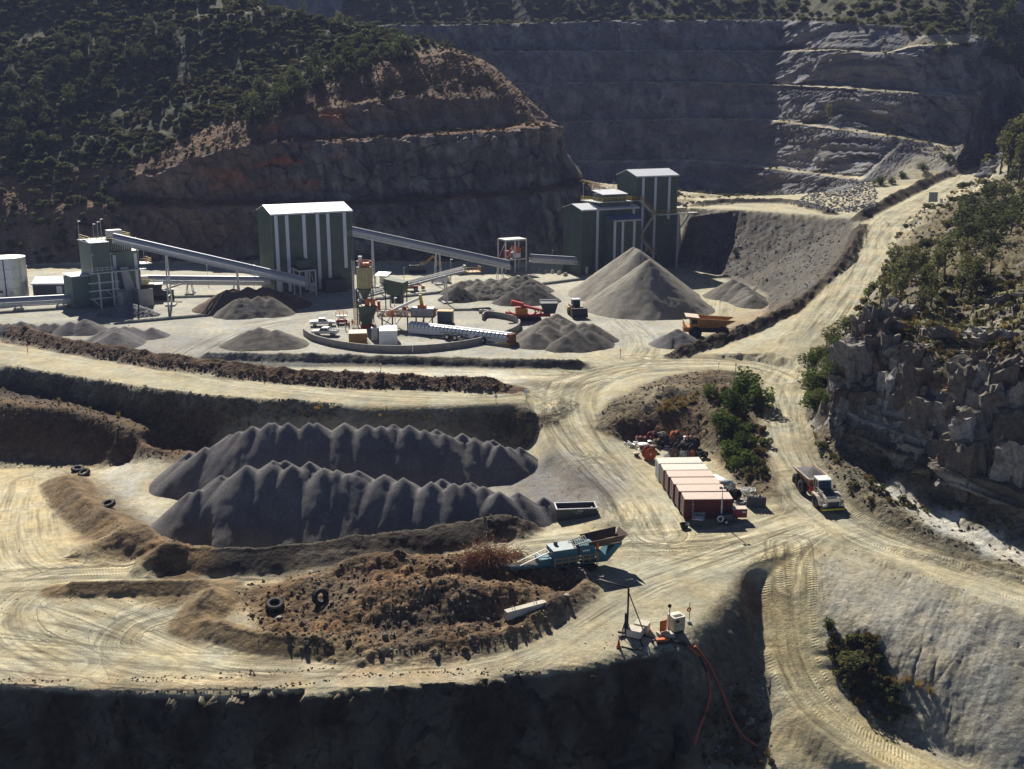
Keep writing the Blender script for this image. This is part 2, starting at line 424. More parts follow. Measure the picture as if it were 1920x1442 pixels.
# left hill: natural slope and ridge
LD((-500, 340, 372), (-200, 330, 372), (0, 325, 371), (160, 320, 370), (300, 290, 371), (400, 252, 376), (520, 205, 384), (640, 150, 398), (760, 105, 412), ds=6)
LD((-500, 200, 410), (0, 200, 412), (200, 195, 414), (400, 150, 420), (600, 100, 428), (720, 72, 434), ds=6)
LD((-500, 60, 470), (0, 60, 472), (200, 50, 470), (400, 30, 462), (520, 25, 458), ds=8)
LD((-500, -60, 520), (0, -50, 515), (250, -30, 500), (420, -2, 484), (560, 24, 466), (640, 42, 455), (720, 59, 445), (790, 71, 436), (860, 92, 426), (930, 128, 424), ds=4)
LD((-500, -20, 590), (200, 10, 585), (420, 30, 560), (600, 75, 530), (760, 110, 510), (900, 160, 500), (960, 190, 500), ds=8)
LD((300, 160, 620), (700, 220, 600), (900, 260, 570), ds=8)
# island between the roads
LP((1122, 806, -3.2), (1160, 824, -4.2), (1230, 828, -4.6), (1300, 836, -4.7), (1330, 858, -4.9), (1375, 905, -5), (1420, 945, -5), ds=1.5)
LP((1120, 775, -1.6), (1150, 748, -0.4), (1200, 726, 0.3), (1250, 706, 0.6), (1320, 696, 0.4), (1400, 700, 0.4), (1428, 740, -0.4), (1428, 790, -1.6), (1436, 850, -2.6), (1455, 910, -3.8), ds=2)
LD((1160, 792, 170.5), (1200, 784, 171), (1232, 780, 171.5), (1275, 770, 172.5), (1310, 760, 173.5), (1340, 780, 169), (1370, 825, 162), (1400, 875, 154.5), ds=1.5)
LP((1210, 750, 0.1), (1290, 726, 0.6), (1380, 726, 0.6), (1405, 790, -1.1), ds=2)
# containers' yard and junction
LP((1060, 740, -1), (1080, 790, -2.2), (1120, 850, -3.8), (1180, 905, -4.7), (1230, 950, -5.1), (1290, 1000, -5.4), (1400, 1000, -5.2), (1480, 975, -4.8))
LP((1160, 850, -4.5), (1230, 870, -4.9), (1320, 900, -5), (1380, 960, -5.1), (1260, 960, -5.1))
LP((1040, 770, -1.8), (1040, 830, -3.8), (1090, 880, -5), (1140, 930, -5.4))

pts2 = {}
for x, y, z in PTS:
    if GX0 - 60 < x < GX1 + 60: pts2[(round(x * 4), round(y * 4))] = (x, y, z)
pts2 = list(pts2.values())
for x, y, z in ((-460, 60, -30), (460, 60, -25), (460, 250, 60), (460, 500, 130), (460, 720, 180), (-460, 720, 160), (-460, 480, 95), (-460, 330, 25), (-460, 300, 0), (-460, 150, -8)):
    pts2.append((x, y, z))
tri = delaunay_2d_cdt([Vector((p[0], p[1])) for p in pts2], [], [], 0, 1e-5)
tv = np.array([(v[0], v[1]) for v in tri[0]])
tz = np.array([pts2[o[0]][2] if o else 0.0 for o in tri[3]])
ZG = np.zeros((NY, NX))
for f in tri[2]:
    a, b, c = f[0], f[1], f[2]
    xs = tv[[a, b, c], 0]; ys = tv[[a, b, c], 1]; zs = tz[[a, b, c]]
    i0 = max(0, int(math.ceil((xs.min() - GX0) / GR))); i1 = min(NX - 1, int((xs.max() - GX0) / GR))
    j0 = max(0, int(math.ceil((ys.min() - GY0) / GR))); j1 = min(NY - 1, int((ys.max() - GY0) / GR))
    if i1 < i0 or j1 < j0: continue
    X = GX0 + GR * np.arange(i0, i1 + 1)[None, :]; Y = GY0 + GR * np.arange(j0, j1 + 1)[:, None]
    den = (ys[1] - ys[2]) * (xs[0] - xs[2]) + (xs[2] - xs[1]) * (ys[0] - ys[2])
    if abs(den) < 1e-9: continue
    w0 = ((ys[1] - ys[2]) * (X - xs[2]) + (xs[2] - xs[1]) * (Y - ys[2])) / den
    w1 = ((ys[2] - ys[0]) * (X - xs[2]) + (xs[0] - xs[2]) * (Y - ys[2])) / den
    w2 = 1 - w0 - w1
    ins = (w0 >= -1e-6) & (w1 >= -1e-6) & (w2 >= -1e-6)
    sub = ZG[j0:j1 + 1, i0:i1 + 1]
    sub[ins] = (w0 * zs[0] + w1 * zs[1] + w2 * zs[2])[ins]
def blur(a, r, n=2):             # box blur, r cells
    for _ in range(n):
        for ax in (0, 1):
            p = np.pad(a, [(r + 1, r) if k == ax else (0, 0) for k in (0, 1)], mode='edge')
            c = np.cumsum(p, axis=ax, dtype=np.float64)
            if ax == 0: a = (c[2 * r + 1:] - c[:-(2 * r + 1)]) / (2 * r + 1)
            else: a = (c[:, 2 * r + 1:] - c[:, :-(2 * r + 1)]) / (2 * r + 1)
    return a
ZG = blur(ZG, 1, 2)
XX = GX0 + GR * np.arange(NX)[None, :] + np.zeros((NY, 1))
YY = GY0 + GR * np.arange(NY)[:, None] + np.zeros((1, NX))

def polydist(pl, pad, X=None, Y=None):
    """distance to a polyline, metres along it, signed side, interpolated z; on the grid (window) or on given points"""
    pl = np.array(pl); 
    if X is None:
        i0 = max(0, int((pl[:, 0].min() - pad - GX0) / GR)); i1 = min(NX, int((pl[:, 0].max() + pad - GX0) / GR) + 2)
        j0 = max(0, int((pl[:, 1].min() - pad - GY0) / GR)); j1 = min(NY, int((pl[:, 1].max() + pad - GY0) / GR) + 2)
        win = (slice(j0, j1), slice(i0, i1)); X, Y = XX[win], YY[win]
    else: win = None
    best = np.full(X.shape, 1e9); al = np.zeros(X.shape); sd = np.zeros(X.shape); zz = np.zeros(X.shape); s = 0
    for a, b in zip(pl[:-1], pl[1:]):
        d = b[:2] - a[:2]; L = math.hypot(*d)
        if L < 1e-9: continue
        t = np.clip(((X - a[0]) * d[0] + (Y - a[1]) * d[1]) / (L * L), 0, 1)
        ex = X - a[0] - t * d[0]; ey = Y - a[1] - t * d[1]
        q = ex * ex + ey * ey; m = q < best
        best = np.where(m, q, best); al = np.where(m, s + t * L, al)
        sd = np.where(m, np.sign(d[0] * ey - d[1] * ex), sd); zz = np.where(m, a[2] + t * (b[2] - a[2]), zz)
        s += L
    return win, np.sqrt(best), al, sd, zz
TC = np.arange(75, 760, 0.8)
def hit(px, py, zg=None):        # where the line of sight through this pixel meets the ground
    zg = ZG if zg is None else zg
    dx, dy, dz = ray(px, py)
    t = TC
    g = bil(zg, dx * t, dy * t); k = int(np.argmax(HC + dz * t < g))
    if HC + dz * t[k] >= g[k]: k = len(t) - 1
    t = np.linspace(t[max(0, k - 1)], t[k], 9)
    X, Y, Z = dx * t, dy * t, HC + dz * t
    g = bil(zg, X, Y); k = int(np.argmax(Z <= g))
    if Z[k] > g[k]: k = len(t) - 1
    return (float(X[k]), float(Y[k]), float(g[k]))
def bil(a, X, Y):
    fx = np.clip((np.asarray(X) - GX0) / GR, 0, NX - 1.001); fy = np.clip((np.asarray(Y) - GY0) / GR, 0, NY - 1.001)
    i = fx.astype(int); j = fy.astype(int); fx = fx - i; fy = fy - j
    return (a[j, i] * (1 - fx) + a[j, i + 1] * fx) * (1 - fy) + (a[j + 1, i] * (1 - fx) + a[j + 1, i + 1] * fx) * fy
def gz(x, y): return float(bil(ZG, np.array([x]), np.array([y]))[0])
def H(px, py): return hit(px, py)

# --- roads are graded flat
ROADW = np.zeros((NY, NX))
ROADS = [
    (smoothline(ROADA, 2), 9.0),
    (smoothline(ROADH, 2), 7.0),
    (smoothline([P(*q) for q in ((1462, 712, 0.1), (1400, 690, 0.1), (1300, 685, 0), (1190, 690, -0.2), (1090, 712, -0.6), (1000, 735, -0.5), (860, 743, -0.4), (700, 737, -0.4), (500, 718, -0.4), (250, 676, -0.4), (0, 641, -0.4), (-250, 606, -0.4))], 2), 9.0),
    (smoothline([P(*q) for q in ((1180, 680, 0), (1080, 720, -0.7), (1064, 770, -2), (1095, 830, -3.6), (1150, 890, -4.7), (1200, 940, -5.2), (1240, 1000, -5.6))], 2), 10.0),
    (smoothline([P(*q) for q in ((360, 694, -0.2), (700, 702, -0.2), (1000, 708, -0.3), (1090, 705, -0.3))], 2), 7.0),
    (smoothline([P(*q) for q in ((1540, 945, -4.7), (1430, 985, -5.3), (1300, 1010, -5.6), (1180, 1015, -5.9), (1000, 1030, -6.3), (850, 1047, -6.8), (700, 1064, -7.3), (550, 1080, -7.7), (400, 1087, -8), (200, 1082, -8.2), (0, 1092, -8.4), (-200, 1120, -8.5))], 2), 7.5),
    (smoothline([P(*q) for q in ((1500, 985, -5.2), (1350, 1040, -5.8), (1200, 1090, -6.2), (1100, 1145, -6.7), (1000, 1205, -7.4), (900, 1240, -7.9), (750, 1254, -8.2), (550, 1258, -8.3), (300, 1250, -8.4), (0, 1225, -8.5), (-250, 1200, -8.5))], 2), 7.5),
]
for pl, w in ROADS:
    win, d, al, sd, zz = polydist(pl, w + 4)
    k = 1 - sstep(w * 0.5 - 0.5, w * 0.5 + 2.2, d)
    ZG[win] = ZG[win] * (1 - k) + zz * k
    ROADW[win] = np.maximum(ROADW[win], 1 - sstep(w * 0.5 - 0.8, w * 0.5 + 0.8, d))

# --- berms and heaps pushed up by loaders (terrain)
RUB = np.zeros((NY, NX))         # how stony
BERMS = []
def berm(pix, h, w, rub=0.6, wob=0.35, seed=1, skew=0.0, z=None, col=None):
    pl = smoothline([P(q[0], q[1], z) if z is not None else hit(*q) for q in pix], 1.5)
    win, d, al, sd, zz = polydist(pl, w * 2 + 2)
    dd = d * (1 + wob * 0.6 * fbm(XX[win] / 3, YY[win] / 3, 3, seed)) 
    hh = h * (1 + wob * fbm(al / 5, al * 0 + seed, 3, seed + 9) * 1.4)
    L = al.max(); ends = sstep(0, w, al) * sstep(0, w, L - al)
    prof = np.clip(1 - dd / w, 0, 1); prof = prof ** 0.85
    ZG[win] = ZG[win] + hh * prof * (0.25 + 0.75 * ends)
    RUB[win] = np.maximum(RUB[win], rub * sstep(0, 0.3, prof))
    if col is not None: BERMS.append((win, sstep(0.03, 0.3, prof), col))
    return win, prof
def heap(px, py, h, rx, ry, rub=0.6, seed=1, rot=0.0, z=None):
    x, y, _ = P(px, py, z) if z is not None else hit(px, py)
    c, s = math.cos(rot), math.sin(rot)
    dx, dy = XX - x, YY - y
    u = (dx * c + dy * s) / rx; v = (-dx * s + dy * c) / ry
    q = np.sqrt(u * u + v * v)
    m = q < 1.6
    qq = q[m] * (1 + 0.35 * fbm(XX[m] / (0.5 * rx), YY[m] / (0.5 * rx), 3, seed))
    pr = np.clip(1 - qq, 0, 1)
    ZG[m] += h * pr ** 0.9
    RUB[m] = np.maximum(RUB[m], rub * sstep(0, 0.2, pr))
berm([(372, 671), (700, 677), (980, 684), (1105, 686)], 1.5, 1.9, 0.35, 0.12, 3, z=0)
berm([(-200, 590), (0, 622), (120, 648), (260, 672), (400, 692), (520, 708), (650, 716), (800, 722), (960, 730)], 1.9, 3.2, 0.9, 0.35, 4, z=-0.3, col=(0.15, 0.09, 0.052))
berm([(0, 688), (150, 712), (300, 735), (450, 750), (620, 760)], 0.7, 1.8, 0.9, 0.7, 5, z=-0.5)
berm([(345, 1052), (420, 1062), (520, 1058), (640, 1043), (760, 1030), (870, 1012), (975, 992)], 2.5, 3.6, 0.45, 0.25, 6, col=(0.085, 0.07, 0.055))
berm([(118, 905), (150, 950), (215, 995), (290, 1035), (350, 1058)], 2.2, 3.8, 0.5, 0.3, 7, col=(0.20, 0.14, 0.08))
heap(215, 1035, 2.6, 6.5, 4.5, 0.4, 8)
heap(300, 1050, 1.6, 4, 3, 0.8, 9)
heap(965, 990, 1.6, 3.2, 3.2, 0.7, 10)
berm([(105, 1108), (200, 1106), (300, 1104), (400, 1103)], 1.1, 2.0, 0.4, 0.3, 11, col=(0.21, 0.15, 0.085))
berm([(412, 1104), (392, 1135), (360, 1172)], 1.9, 3.0, 0.35, 0.2, 12, col=(0.24, 0.175, 0.10))
berm([(352, 1176), (420, 1190), (480, 1208), (560, 1218), (640, 1222)], 1.5, 2.4, 0.5, 0.3, 13, col=(0.22, 0.16, 0.09))
berm([(640, 1222), (760, 1228), (860, 1218), (940, 1195)], 0.9, 2.6, 1.0, 0.5, 14)
berm([(1262, 668), (1340, 646), (1420, 616), (1490, 578), (1550, 528), (1590, 478), (1612, 430)], 1.9, 2.3, 0.8, 0.3, 15, col=(0.10, 0.078, 0.052))  # dark col puts the black shade of this berm into its colour
berm([(1612, 412), (1655, 392), (1720, 356), (1790, 318), (1850, 290), (1890, 268)], 2.7, 3.2, 0.9, 0.3, 16, col=(0.10, 0.078, 0.052))
berm([(1300, 386), (1400, 380), (1490, 384), (1560, 402)], 1.6, 2.6, 0.9, 0.3, 17, col=(0.10, 0.078, 0.052))
berm([(1680, 1030), (1800, 1062), (1930, 1096)], 0.7, 1.6, 0.4, 0.3, 18)
berm([(1085, 1075), (1098, 1105), (1060, 1140), (1000, 1178), (930, 1208)], 1.1, 1.9, 0.6, 0.2, 19)
berm([(1060, 660 + 100), (1020, 790), (960, 800)], 0.8, 2.5, 1.0, 0.5, 20)
# rubble mound
for q in ((640, 1085, 2.2, 7, 4.5), (740, 1085, 3.3, 7, 4.5), (850, 1090, 3.0, 6.5, 4.5), (950, 1085, 2.4, 6, 4), (1040, 1095, 1.8, 4.5, 3.5), (700, 1140, 2.2, 6, 4.5),
          (800, 1150, 3.0, 6.5, 4.5), (900, 1150, 2.8, 6, 4), (980, 1140, 2.2, 5, 3.5), (620, 1180, 0.9, 5, 3.5), (750, 1195, 1.4, 5, 3.5), (860, 1190, 1.6, 5, 3), (560, 1110, 1.2, 5, 3)):
    heap(q[0], q[1], q[2] * 0.62, q[3] * 1.1, q[4] * 1.1, rub=1.0, seed=int(q[0]), z=-7.4)
heap(790, 1130, 1.9, 17, 9, rub=1.0, seed=77, z=-7.4)
# yard: low heaps by the island, verge stones
heap(1160, 800, 1.0, 4, 3, 1.0, 31); heap(1250, 735, 1.2, 4, 3, 1, 32); heap(1330, 712, 0.8, 4, 3, 1, 33)

# ------------------------------------------------------------------ what the ground is made of (colour by place)
COLG = np.empty((NY, NX, 3), np.float32)
DUST = (0.425, 0.385, 0.27); PALE = (0.53, 0.50, 0.41); BROWN = (0.19, 0.125, 0.07); RED = (0.27, 0.115, 0.05); GREYROCK = (0.22, 0.215, 0.21)
TAIL = (0.335, 0.315, 0.26); SOIL = (0.075, 0.07, 0.04); SHADEDIRT = (0.085, 0.066, 0.046); GREYDIRT = (0.25, 0.225, 0.175)
COLG[:] = DUST
def polymask(pix, soft=3, wob=1.5, seed=0, world_pts=None):
    w = world_pts if world_pts is not None else [hit(*q) for q in pix]
    w = np.array([(p[0], p[1]) for p in w])
    i0 = max(0, int((w[:, 0].min() - 8 - GX0) / GR)); i1 = min(NX, int((w[:, 0].max() + 8 - GX0) / GR) + 2)
    j0 = max(0, int((w[:, 1].min() - 8 - GY0) / GR)); j1 = min(NY, int((w[:, 1].max() + 8 - GY0) / GR) + 2)
    win = (slice(j0, j1), slice(i0, i1))
    X = XX[win] + wob * fbm(XX[win] / 5, YY[win] / 5, 3, seed + 50); Y = YY[win] + wob * fbm(XX[win] / 5, YY[win] / 5, 3, seed + 60)
    ins = np.zeros(X.shape, bool); n = len(w)
    for a in range(n):
        x1, y1 = w[a]; x2, y2 = w[(a + 1) % n]
        c = ((y1 > Y) != (y2 > Y)) & (X < (x2 - x1) * (Y - y1) / ((y2 - y1) if y2 != y1 else 1e-9) + x1)
        ins ^= c
    m = ins.astype(np.float64)
    return win, (blur(m, soft, 2) if soft > 0 else m)
def paint(pix, col, k=1.0, soft=3, wob=1.5, rub=None, seed=0, world_pts=None, mottle=0.0):
    win, m = polymask(pix, soft, wob, seed, world_pts)
    if mottle > 0: m = m * (1 - mottle + mottle * sstep(-0.25, 0.25, fbm(XX[win] / 4, YY[win] / 4, 4, seed + 90)))
    m = (m * k)
    COLG[win] = COLG[win] * (1 - m[..., None]) + np.array(col) * m[..., None]
    if rub is not None: RUB[win] = RUB[win] * (1 - m) + rub * m
    return win, m
# bank below the haul road, dirt darkened with its shade, and the left ramp
paint([(-200, 668), (0, 694), (150, 716), (300, 740), (450, 753), (620, 764), (850, 768), (960, 760), (1035, 775), (1035, 800), (850, 812), (560, 790), (420, 806), (300, 866), (100, 880), (-200, 880)], SHADEDIRT, rub=0.85, seed=1)
paint([(-200, 738), (0, 742), (200, 775), (330, 815), (400, 838), (330, 850), (270, 826), (120, 772), (-200, 752)], BROWN, rub=0.6, seed=2)
paint([(-200, 770), (60, 775), (250, 835), (250, 860), (0, 862), (-200, 860)], (0.15, 0.085, 0.045), 0.7, rub=0.35, seed=3)
paint([(220, 840), (420, 812), (430, 835), (300, 868)], (0.22, 0.11, 0.05), 0.7, rub=0.6, seed=4)
# rubble berm between the roads
paint([(0, 612), (160, 645), (300, 672), (420, 690), (560, 706), (700, 712), (960, 722), (960, 734), (700, 732), (540, 722), (400, 706), (250, 686), (0, 642)], (0.15, 0.095, 0.06), rub=1.0, soft=1, seed=5, mottle=0.25)
# black windrow by the pale strip
paint([(365, 664), (700, 668), (980, 676), (1108, 678), (1108, 692), (960, 692), (700, 688), (365, 682)], (0.05, 0.048, 0.045), soft=1, wob=0.4, rub=0.45, seed=6)
paint([(372, 686), (700, 692), (960, 696), (1010, 705), (900, 714), (650, 706), (380, 698)], PALE, soft=2, seed=7)
paint([(600, 655), (950, 655), (985, 600), (960, 590), (1010, 640), (980, 668), (620, 666)], (0.55, 0.53, 0.46), 0.8, soft=2, seed=8)
paint([(-100, 540), (250, 530), (600, 540), (1000, 530), (1290, 560), (1290, 640), (1000, 670), (600, 668), (300, 668), (-100, 600)], (0.37, 0.36, 0.315), 0.9, soft=6, seed=61)
paint([(250, 500), (1000, 488), (1230, 520), (1230, 545), (900, 560), (400, 550), (200, 560), (-100, 560), (-100, 520)], (0.44, 0.42, 0.35), 0.8, soft=4, seed=9)
paint([(-100, 610), (160, 600), (330, 630), (330, 665), (200, 660), (0, 620)], (0.22, 0.215, 0.2), 0.6, soft=4, seed=10)
paint([(190, 650), (320, 625), (480, 640), (400, 672), (300, 668)], (0.27, 0.26, 0.24), 0.7, soft=5, seed=11)
# lower ground, left
paint([(-200, 868), (100, 868), (175, 880), (300, 862), (330, 920), (300, 980), (340, 1050), (130, 1060), (-200, 1060)], (0.47, 0.40, 0.255), soft=4, seed=12)
paint([(175, 880), (310, 868), (260, 920), (300, 960), (345, 1020), (250, 960), (200, 920)], PALE, soft=2, seed=13)
paint([(105, 880), (170, 885), (220, 950), (340, 1030), (360, 1062), (230, 1062), (160, 1040), (120, 960)], (0.215, 0.15, 0.085), soft=2, rub=0.45, seed=14, mottle=0.3)
paint([(185, 895), (300, 985), (400, 1030), (380, 1058), (330, 1045), (240, 975), (190, 940)], (0.13, 0.115, 0.10), 0.8, soft=2, rub=0.6, seed=15, mottle=0.3)
paint([(340, 1030), (500, 1030), (700, 1010), (850, 985), (985, 955), (985, 1000), (850, 1030), (700, 1050), (500, 1075), (340, 1068)], (0.062, 0.052, 0.042), soft=2, rub=0.5, seed=16)
paint([(900, 955), (990, 940), (1040, 975), (990, 1010), (900, 1000)], (0.22, 0.17, 0.11), 0.7, soft=2, rub=0.6, seed=17)
# grey gravel spill at the right end of the big piles
paint([(1000, 850), (1090, 872), (1175, 895), (1165, 935), (1120, 950), (1060, 965), (1000, 965), (900, 920)], (0.19, 0.178, 0.172), 0.95, soft=5, wob=3, seed=18)
# rubble mound and the low berms around it
paint([(430, 1100), (560, 1075), (700, 1045), (850, 1035), (1000, 1060), (1110, 1085), (1095, 1120), (1050, 1160), (960, 1210), (860, 1232), (700, 1230), (560, 1218), (470, 1175)], (0.22, 0.14, 0.075), soft=2, rub=0.9, seed=19)
for i, (x, y, r, c) in enumerate(((700, 1090, 60, RED), (560, 1200, 40, RED), (900, 1130, 50, (0.13, 0.12, 0.11)), (800, 1170, 60, (0.11, 0.105, 0.10)), (1000, 1110, 60, (0.2, 0.12, 0.06)), (880, 1215, 50, (0.24, 0.12, 0.05)), (620, 1100, 40, (0.2, 0.18, 0.14)))):
    paint([(x - r, y), (x - r * .6, y - r * .4), (x, y - r * .5), (x + r * .7, y - r * .4), (x + r, y), (x + r * .6, y + r * .45), (x, y + r * .5), (x - r * .6, y + r * .4)], c, 0.7, soft=4, wob=4, seed=20 + i)
paint([(95, 1098), (300, 1092), (420, 1090), (470, 1110), (430, 1160), (500, 1190), (580, 1215), (560, 1228), (440, 1212), (340, 1185), (380, 1140), (390, 1112), (200, 1116), (95, 1116)], (0.22, 0.16, 0.09), soft=2, rub=0.45, seed=30)
# red weathered edge of the lip
paint([(-200, 1255), (0, 1262), (300, 1275), (520, 1262), (650, 1250), (800, 1250), (900, 1250), (900, 1268), (520, 1295), (300, 1310), (0, 1300), (-200, 1290)], (0.36, 0.21, 0.11), 0.55, soft=2, wob=3, rub=0.3, seed=31, mottle=0.8)
paint([(900, 1240), (1000, 1245), (1150, 1215), (1290, 1190), (1290, 1222), (1150, 1246), (1000, 1268), (900, 1264)], (0.25, 0.22, 0.16), 0.8, soft=2, rub=0.7, seed=32)
# wet grey streak on the front road
paint([(1000, 1200), (1080, 1140), (1200, 1085), (1330, 1050), (1340, 1065), (1220, 1110), (1120, 1165), (1020, 1222)], (0.30, 0.29, 0.235), 0.6, soft=5, wob=3, seed=33)
# spur, foot of the spur
paint([(1420, 1066), (1395, 1085), (1345, 1130), (1300, 1200), (1290, 1240), (1300, 1442), (1430, 1442), (1450, 1250), (1444, 1160), (1434, 1080)], (0.165, 0.14, 0.095), soft=2, rub=0.55, seed=34)
paint([(1400, 1090), (1430, 1085), (1440, 1140), (1420, 1170), (1390, 1130)], RED, 0.8, soft=2, wob=1, seed=35)
# tailings slope
paint([(1500, 1048), (1600, 1058), (1700, 1078), (1800, 1110), (1920, 1152), (2000, 1180), (2000, 1460), (1850, 1460), (1700, 1390), (1590, 1330), (1550, 1230), (1530, 1120)], TAIL, soft=3, rub=0.24, seed=36)
paint([(1540, 1170), (1640, 1190), (1660, 1260), (1700, 1330), (1690, 1372), (1600, 1330), (1560, 1250)], (0.13, 0.105, 0.07), 0.9, soft=3, rub=0.85, seed=37)
paint([(1560, 1340), (1700, 1400), (1850, 1460), (1500, 1460), (1440, 1400), (1440, 1300), (1500, 1320)], (0.33, 0.28, 0.17), 0.6, soft=4, seed=38)
paint(None, (0.43, 0.37, 0.225), 1.0, soft=1, wob=0.8, seed=60, rub=0.15, world_pts=[(p[0] + 3.2 * s_, p[1]) for s_, pp in ((-1, ROADH), (1, ROADH[::-1])) for p in pp])
# right verge, stream bed, foot of the outcrop
paint([(1500, 770), (1530, 700), (1600, 650), (1640, 640), (1720, 840), (1850, 920), (2000, 990), (2000, 1110), (1800, 1052), (1680, 1010), (1600, 960), (1540, 880), (1510, 820)], (0.20, 0.175, 0.12), soft=3, rub=0.75, seed=39)
paint([(1620, 888), (1680, 905), (1760, 950), (1840, 985), (1960, 1030), (1960, 1075), (1850, 1045), (1750, 990), (1670, 935)], (0.52, 0.50, 0.44), 0.95, soft=1, wob=2.5, rub=0.3, seed=40)
paint([(1640, 830), (1720, 850), (1800, 895), (1770, 915), (1690, 880), (1640, 850)], (0.17, 0.15, 0.05), 0.8, soft=3, rub=0.5, seed=41)
# right hill
paint([(1640, 640), (1560, 650), (1600, 605), (1640, 555), (1680, 470), (1740, 405), (1860, 345), (1990, 260), (2150, 260), (2150, 900), (1920, 720), (1860, 690), (1740, 680)], (0.15, 0.125, 0.07), soft=4, rub=0.6, seed=42, mottle=0.1)
paint([(1680, 600), (1760, 590), (1830, 600), (1800, 630), (1700, 622)], (0.15, 0.155, 0.055), 0.8, soft=5, rub=0.2, seed=43)
paint([(1850, 560), (1920, 520), (1990, 560), (1990, 680), (1880, 660)], (0.14, 0.14, 0.06), 0.7, soft=5, rub=0.4, seed=44)
# embankment under the pad, verge of the road up
paint([(1262, 500), (1292, 394), (1400, 396), (1600, 408), (1612, 430), (1588, 480), (1540, 535), (1480, 588), (1400, 625), (1260, 672), (1300, 640), (1430, 590), (1430, 550), (1330, 510)], (0.19, 0.172, 0.145), soft=2, rub=0.7, seed=45)
paint([(1560, 500), (1605, 430), (1600, 480), (1560, 530), (1490, 590), (1400, 628), (1270, 668), (1400, 608), (1500, 560)], (0.17, 0.14, 0.085), 0.8, soft=2, rub=0.8, seed=46)
paint([(1330, 610), (1440, 570), (1500, 560), (1480, 590), (1360, 640)], (0.30, 0.19, 0.10), 0.5, soft=3, seed=47)
# island
paint([(1118, 800), (1118, 775), (1160, 745), (1260, 703), (1340, 692), (1420, 700), (1432, 760), (1425, 800), (1440, 870), (1462, 920), (1430, 948), (1370, 905), (1330, 850), (1230, 826), (1150, 826)], (0.185, 0.14, 0.085), soft=2, rub=0.9, seed=48)
paint([(1200, 735), (1280, 715), (1300, 740), (1220, 770), (1170, 772)], (0.30, 0.26, 0.18), 0.7, soft=3, rub=0.5, seed=49)
paint([(1180, 785), (1260, 775), (1300, 760), (1300, 820), (1200, 826)], (0.15, 0.085, 0.045), 0.8, soft=2, rub=0.4, seed=50)
# storage yard ground
paint([(1140, 830), (1320, 840), (1390, 950), (1430, 960), (1380, 1000), (1290, 990), (1210, 900)], (0.42, 0.37, 0.245), 0.7, soft=3, rub=0.12, seed=51)

for win, pr, c_ in BERMS: COLG[win] = COLG[win] * (1 - pr[..., None]) + np.array(c_) * pr[..., None]
# ------------------------------------------------------------------ mesh: columns fan out with distance, rows crowd where the ground is steep
NC, NR, NF = 940, 940, 4200
u = np.concatenate([-0.50 - 0.40 * np.linspace(1, 0, 60, endpoint=False) ** 1.5, np.linspace(-0.50, 0.50, NC - 120), 0.50 + 0.40 * np.linspace(0, 1, 61)[1:] ** 1.5])
lnY = np.linspace(math.log(78), math.log(690), NF)
Yf = np.exp(lnY)[:, None] + np.zeros((1, NC)); Xf = Yf * u[None, :]
Zf = bil(ZG, Xf, Yf)
py = 721 - FPX * (Yf * SP + (Zf - HC) * CP) / (Yf * CP - (Zf - HC) * SP)
dp = -np.diff(py, axis=0)
dens = np.where(dp > 0, dp, -0.12 * dp) + 0.05 + 0.10 * FPX * np.diff(lnY)[:, None] * 0.5
dens = np.minimum(dens, 9)
k = 5; pd = np.pad(dens, ((0, 0), (k, k)), mode='edge'); cs = np.cumsum(np.pad(pd, ((0, 0), (1, 0))), axis=1)
dens = (cs[:, 2 * k + 1:] - cs[:, :-(2 * k + 1)]) / (2 * k + 1)
cum = np.concatenate([np.zeros((1, NC)), np.cumsum(dens, axis=0)])
Yr = np.empty((NR, NC))
for c in range(NC):
    Yr[:, c] = np.interp(np.linspace(0, cum[-1, c], NR), cum[:, c], Yf[:, c])
Xr = Yr * u[None, :]
Zr = bil(ZG, Xr, Yr)
gyy, gxx = np.gradient(ZG, GR)
nxg, nyg = bil(gxx, Xr, Yr), bil(gyy, Xr, Yr)
slope = np.hypot(nxg, nyg)
roadw = bil(ROADW, Xr, Yr); rub = bil(RUB, Xr, Yr)
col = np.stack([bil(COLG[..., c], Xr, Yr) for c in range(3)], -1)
# regions
LH = (Yr > 298) & (Xr < 30 - np.maximum(0, Yr - 345) * 0.5) & (Yr < 560) & (Zr > 0.6)
FAR = (Yr > 330) & ~LH & (Zr > 2) & (Xr > -260)
FAR &= ~((Xr > 60) & (Yr < 385) & (Zr < 24))
OUTC = (Xr > 42) & (Yr < 172) & (Zr > -1.5) & (Yr > 110) & (roadw < 0.2) & (Xr / Yr > 0.318)
_ra = np.array(ROADA); _ra = _ra[6:][np.argsort(_ra[6:, 1])]
RXA = np.interp(Yr, _ra[:, 1], _ra[:, 0]) + 4.5
HILLR = (Xr > RXA) & (Xr > 45) & (Yr >= 150) & (Yr < 420) & ~FAR & (roadw < 0.3) & ~OUTC & (Xr / Yr > 0.27)
_lw = np.array(sorted(lipw)); LIPY = np.interp(Xr, _lw[:, 0], _lw[:, 1])
PIT = (Yr < LIPY - 0.3) & (Xr < 17)
cliff = sstep(0.75, 1.5, slope)
wx, wy = nxg / (slope + 1e-6), nyg / (slope + 1e-6)     # uphill direction; the face looks the other way
al = Xr * 0.9 + Yr * 0.45
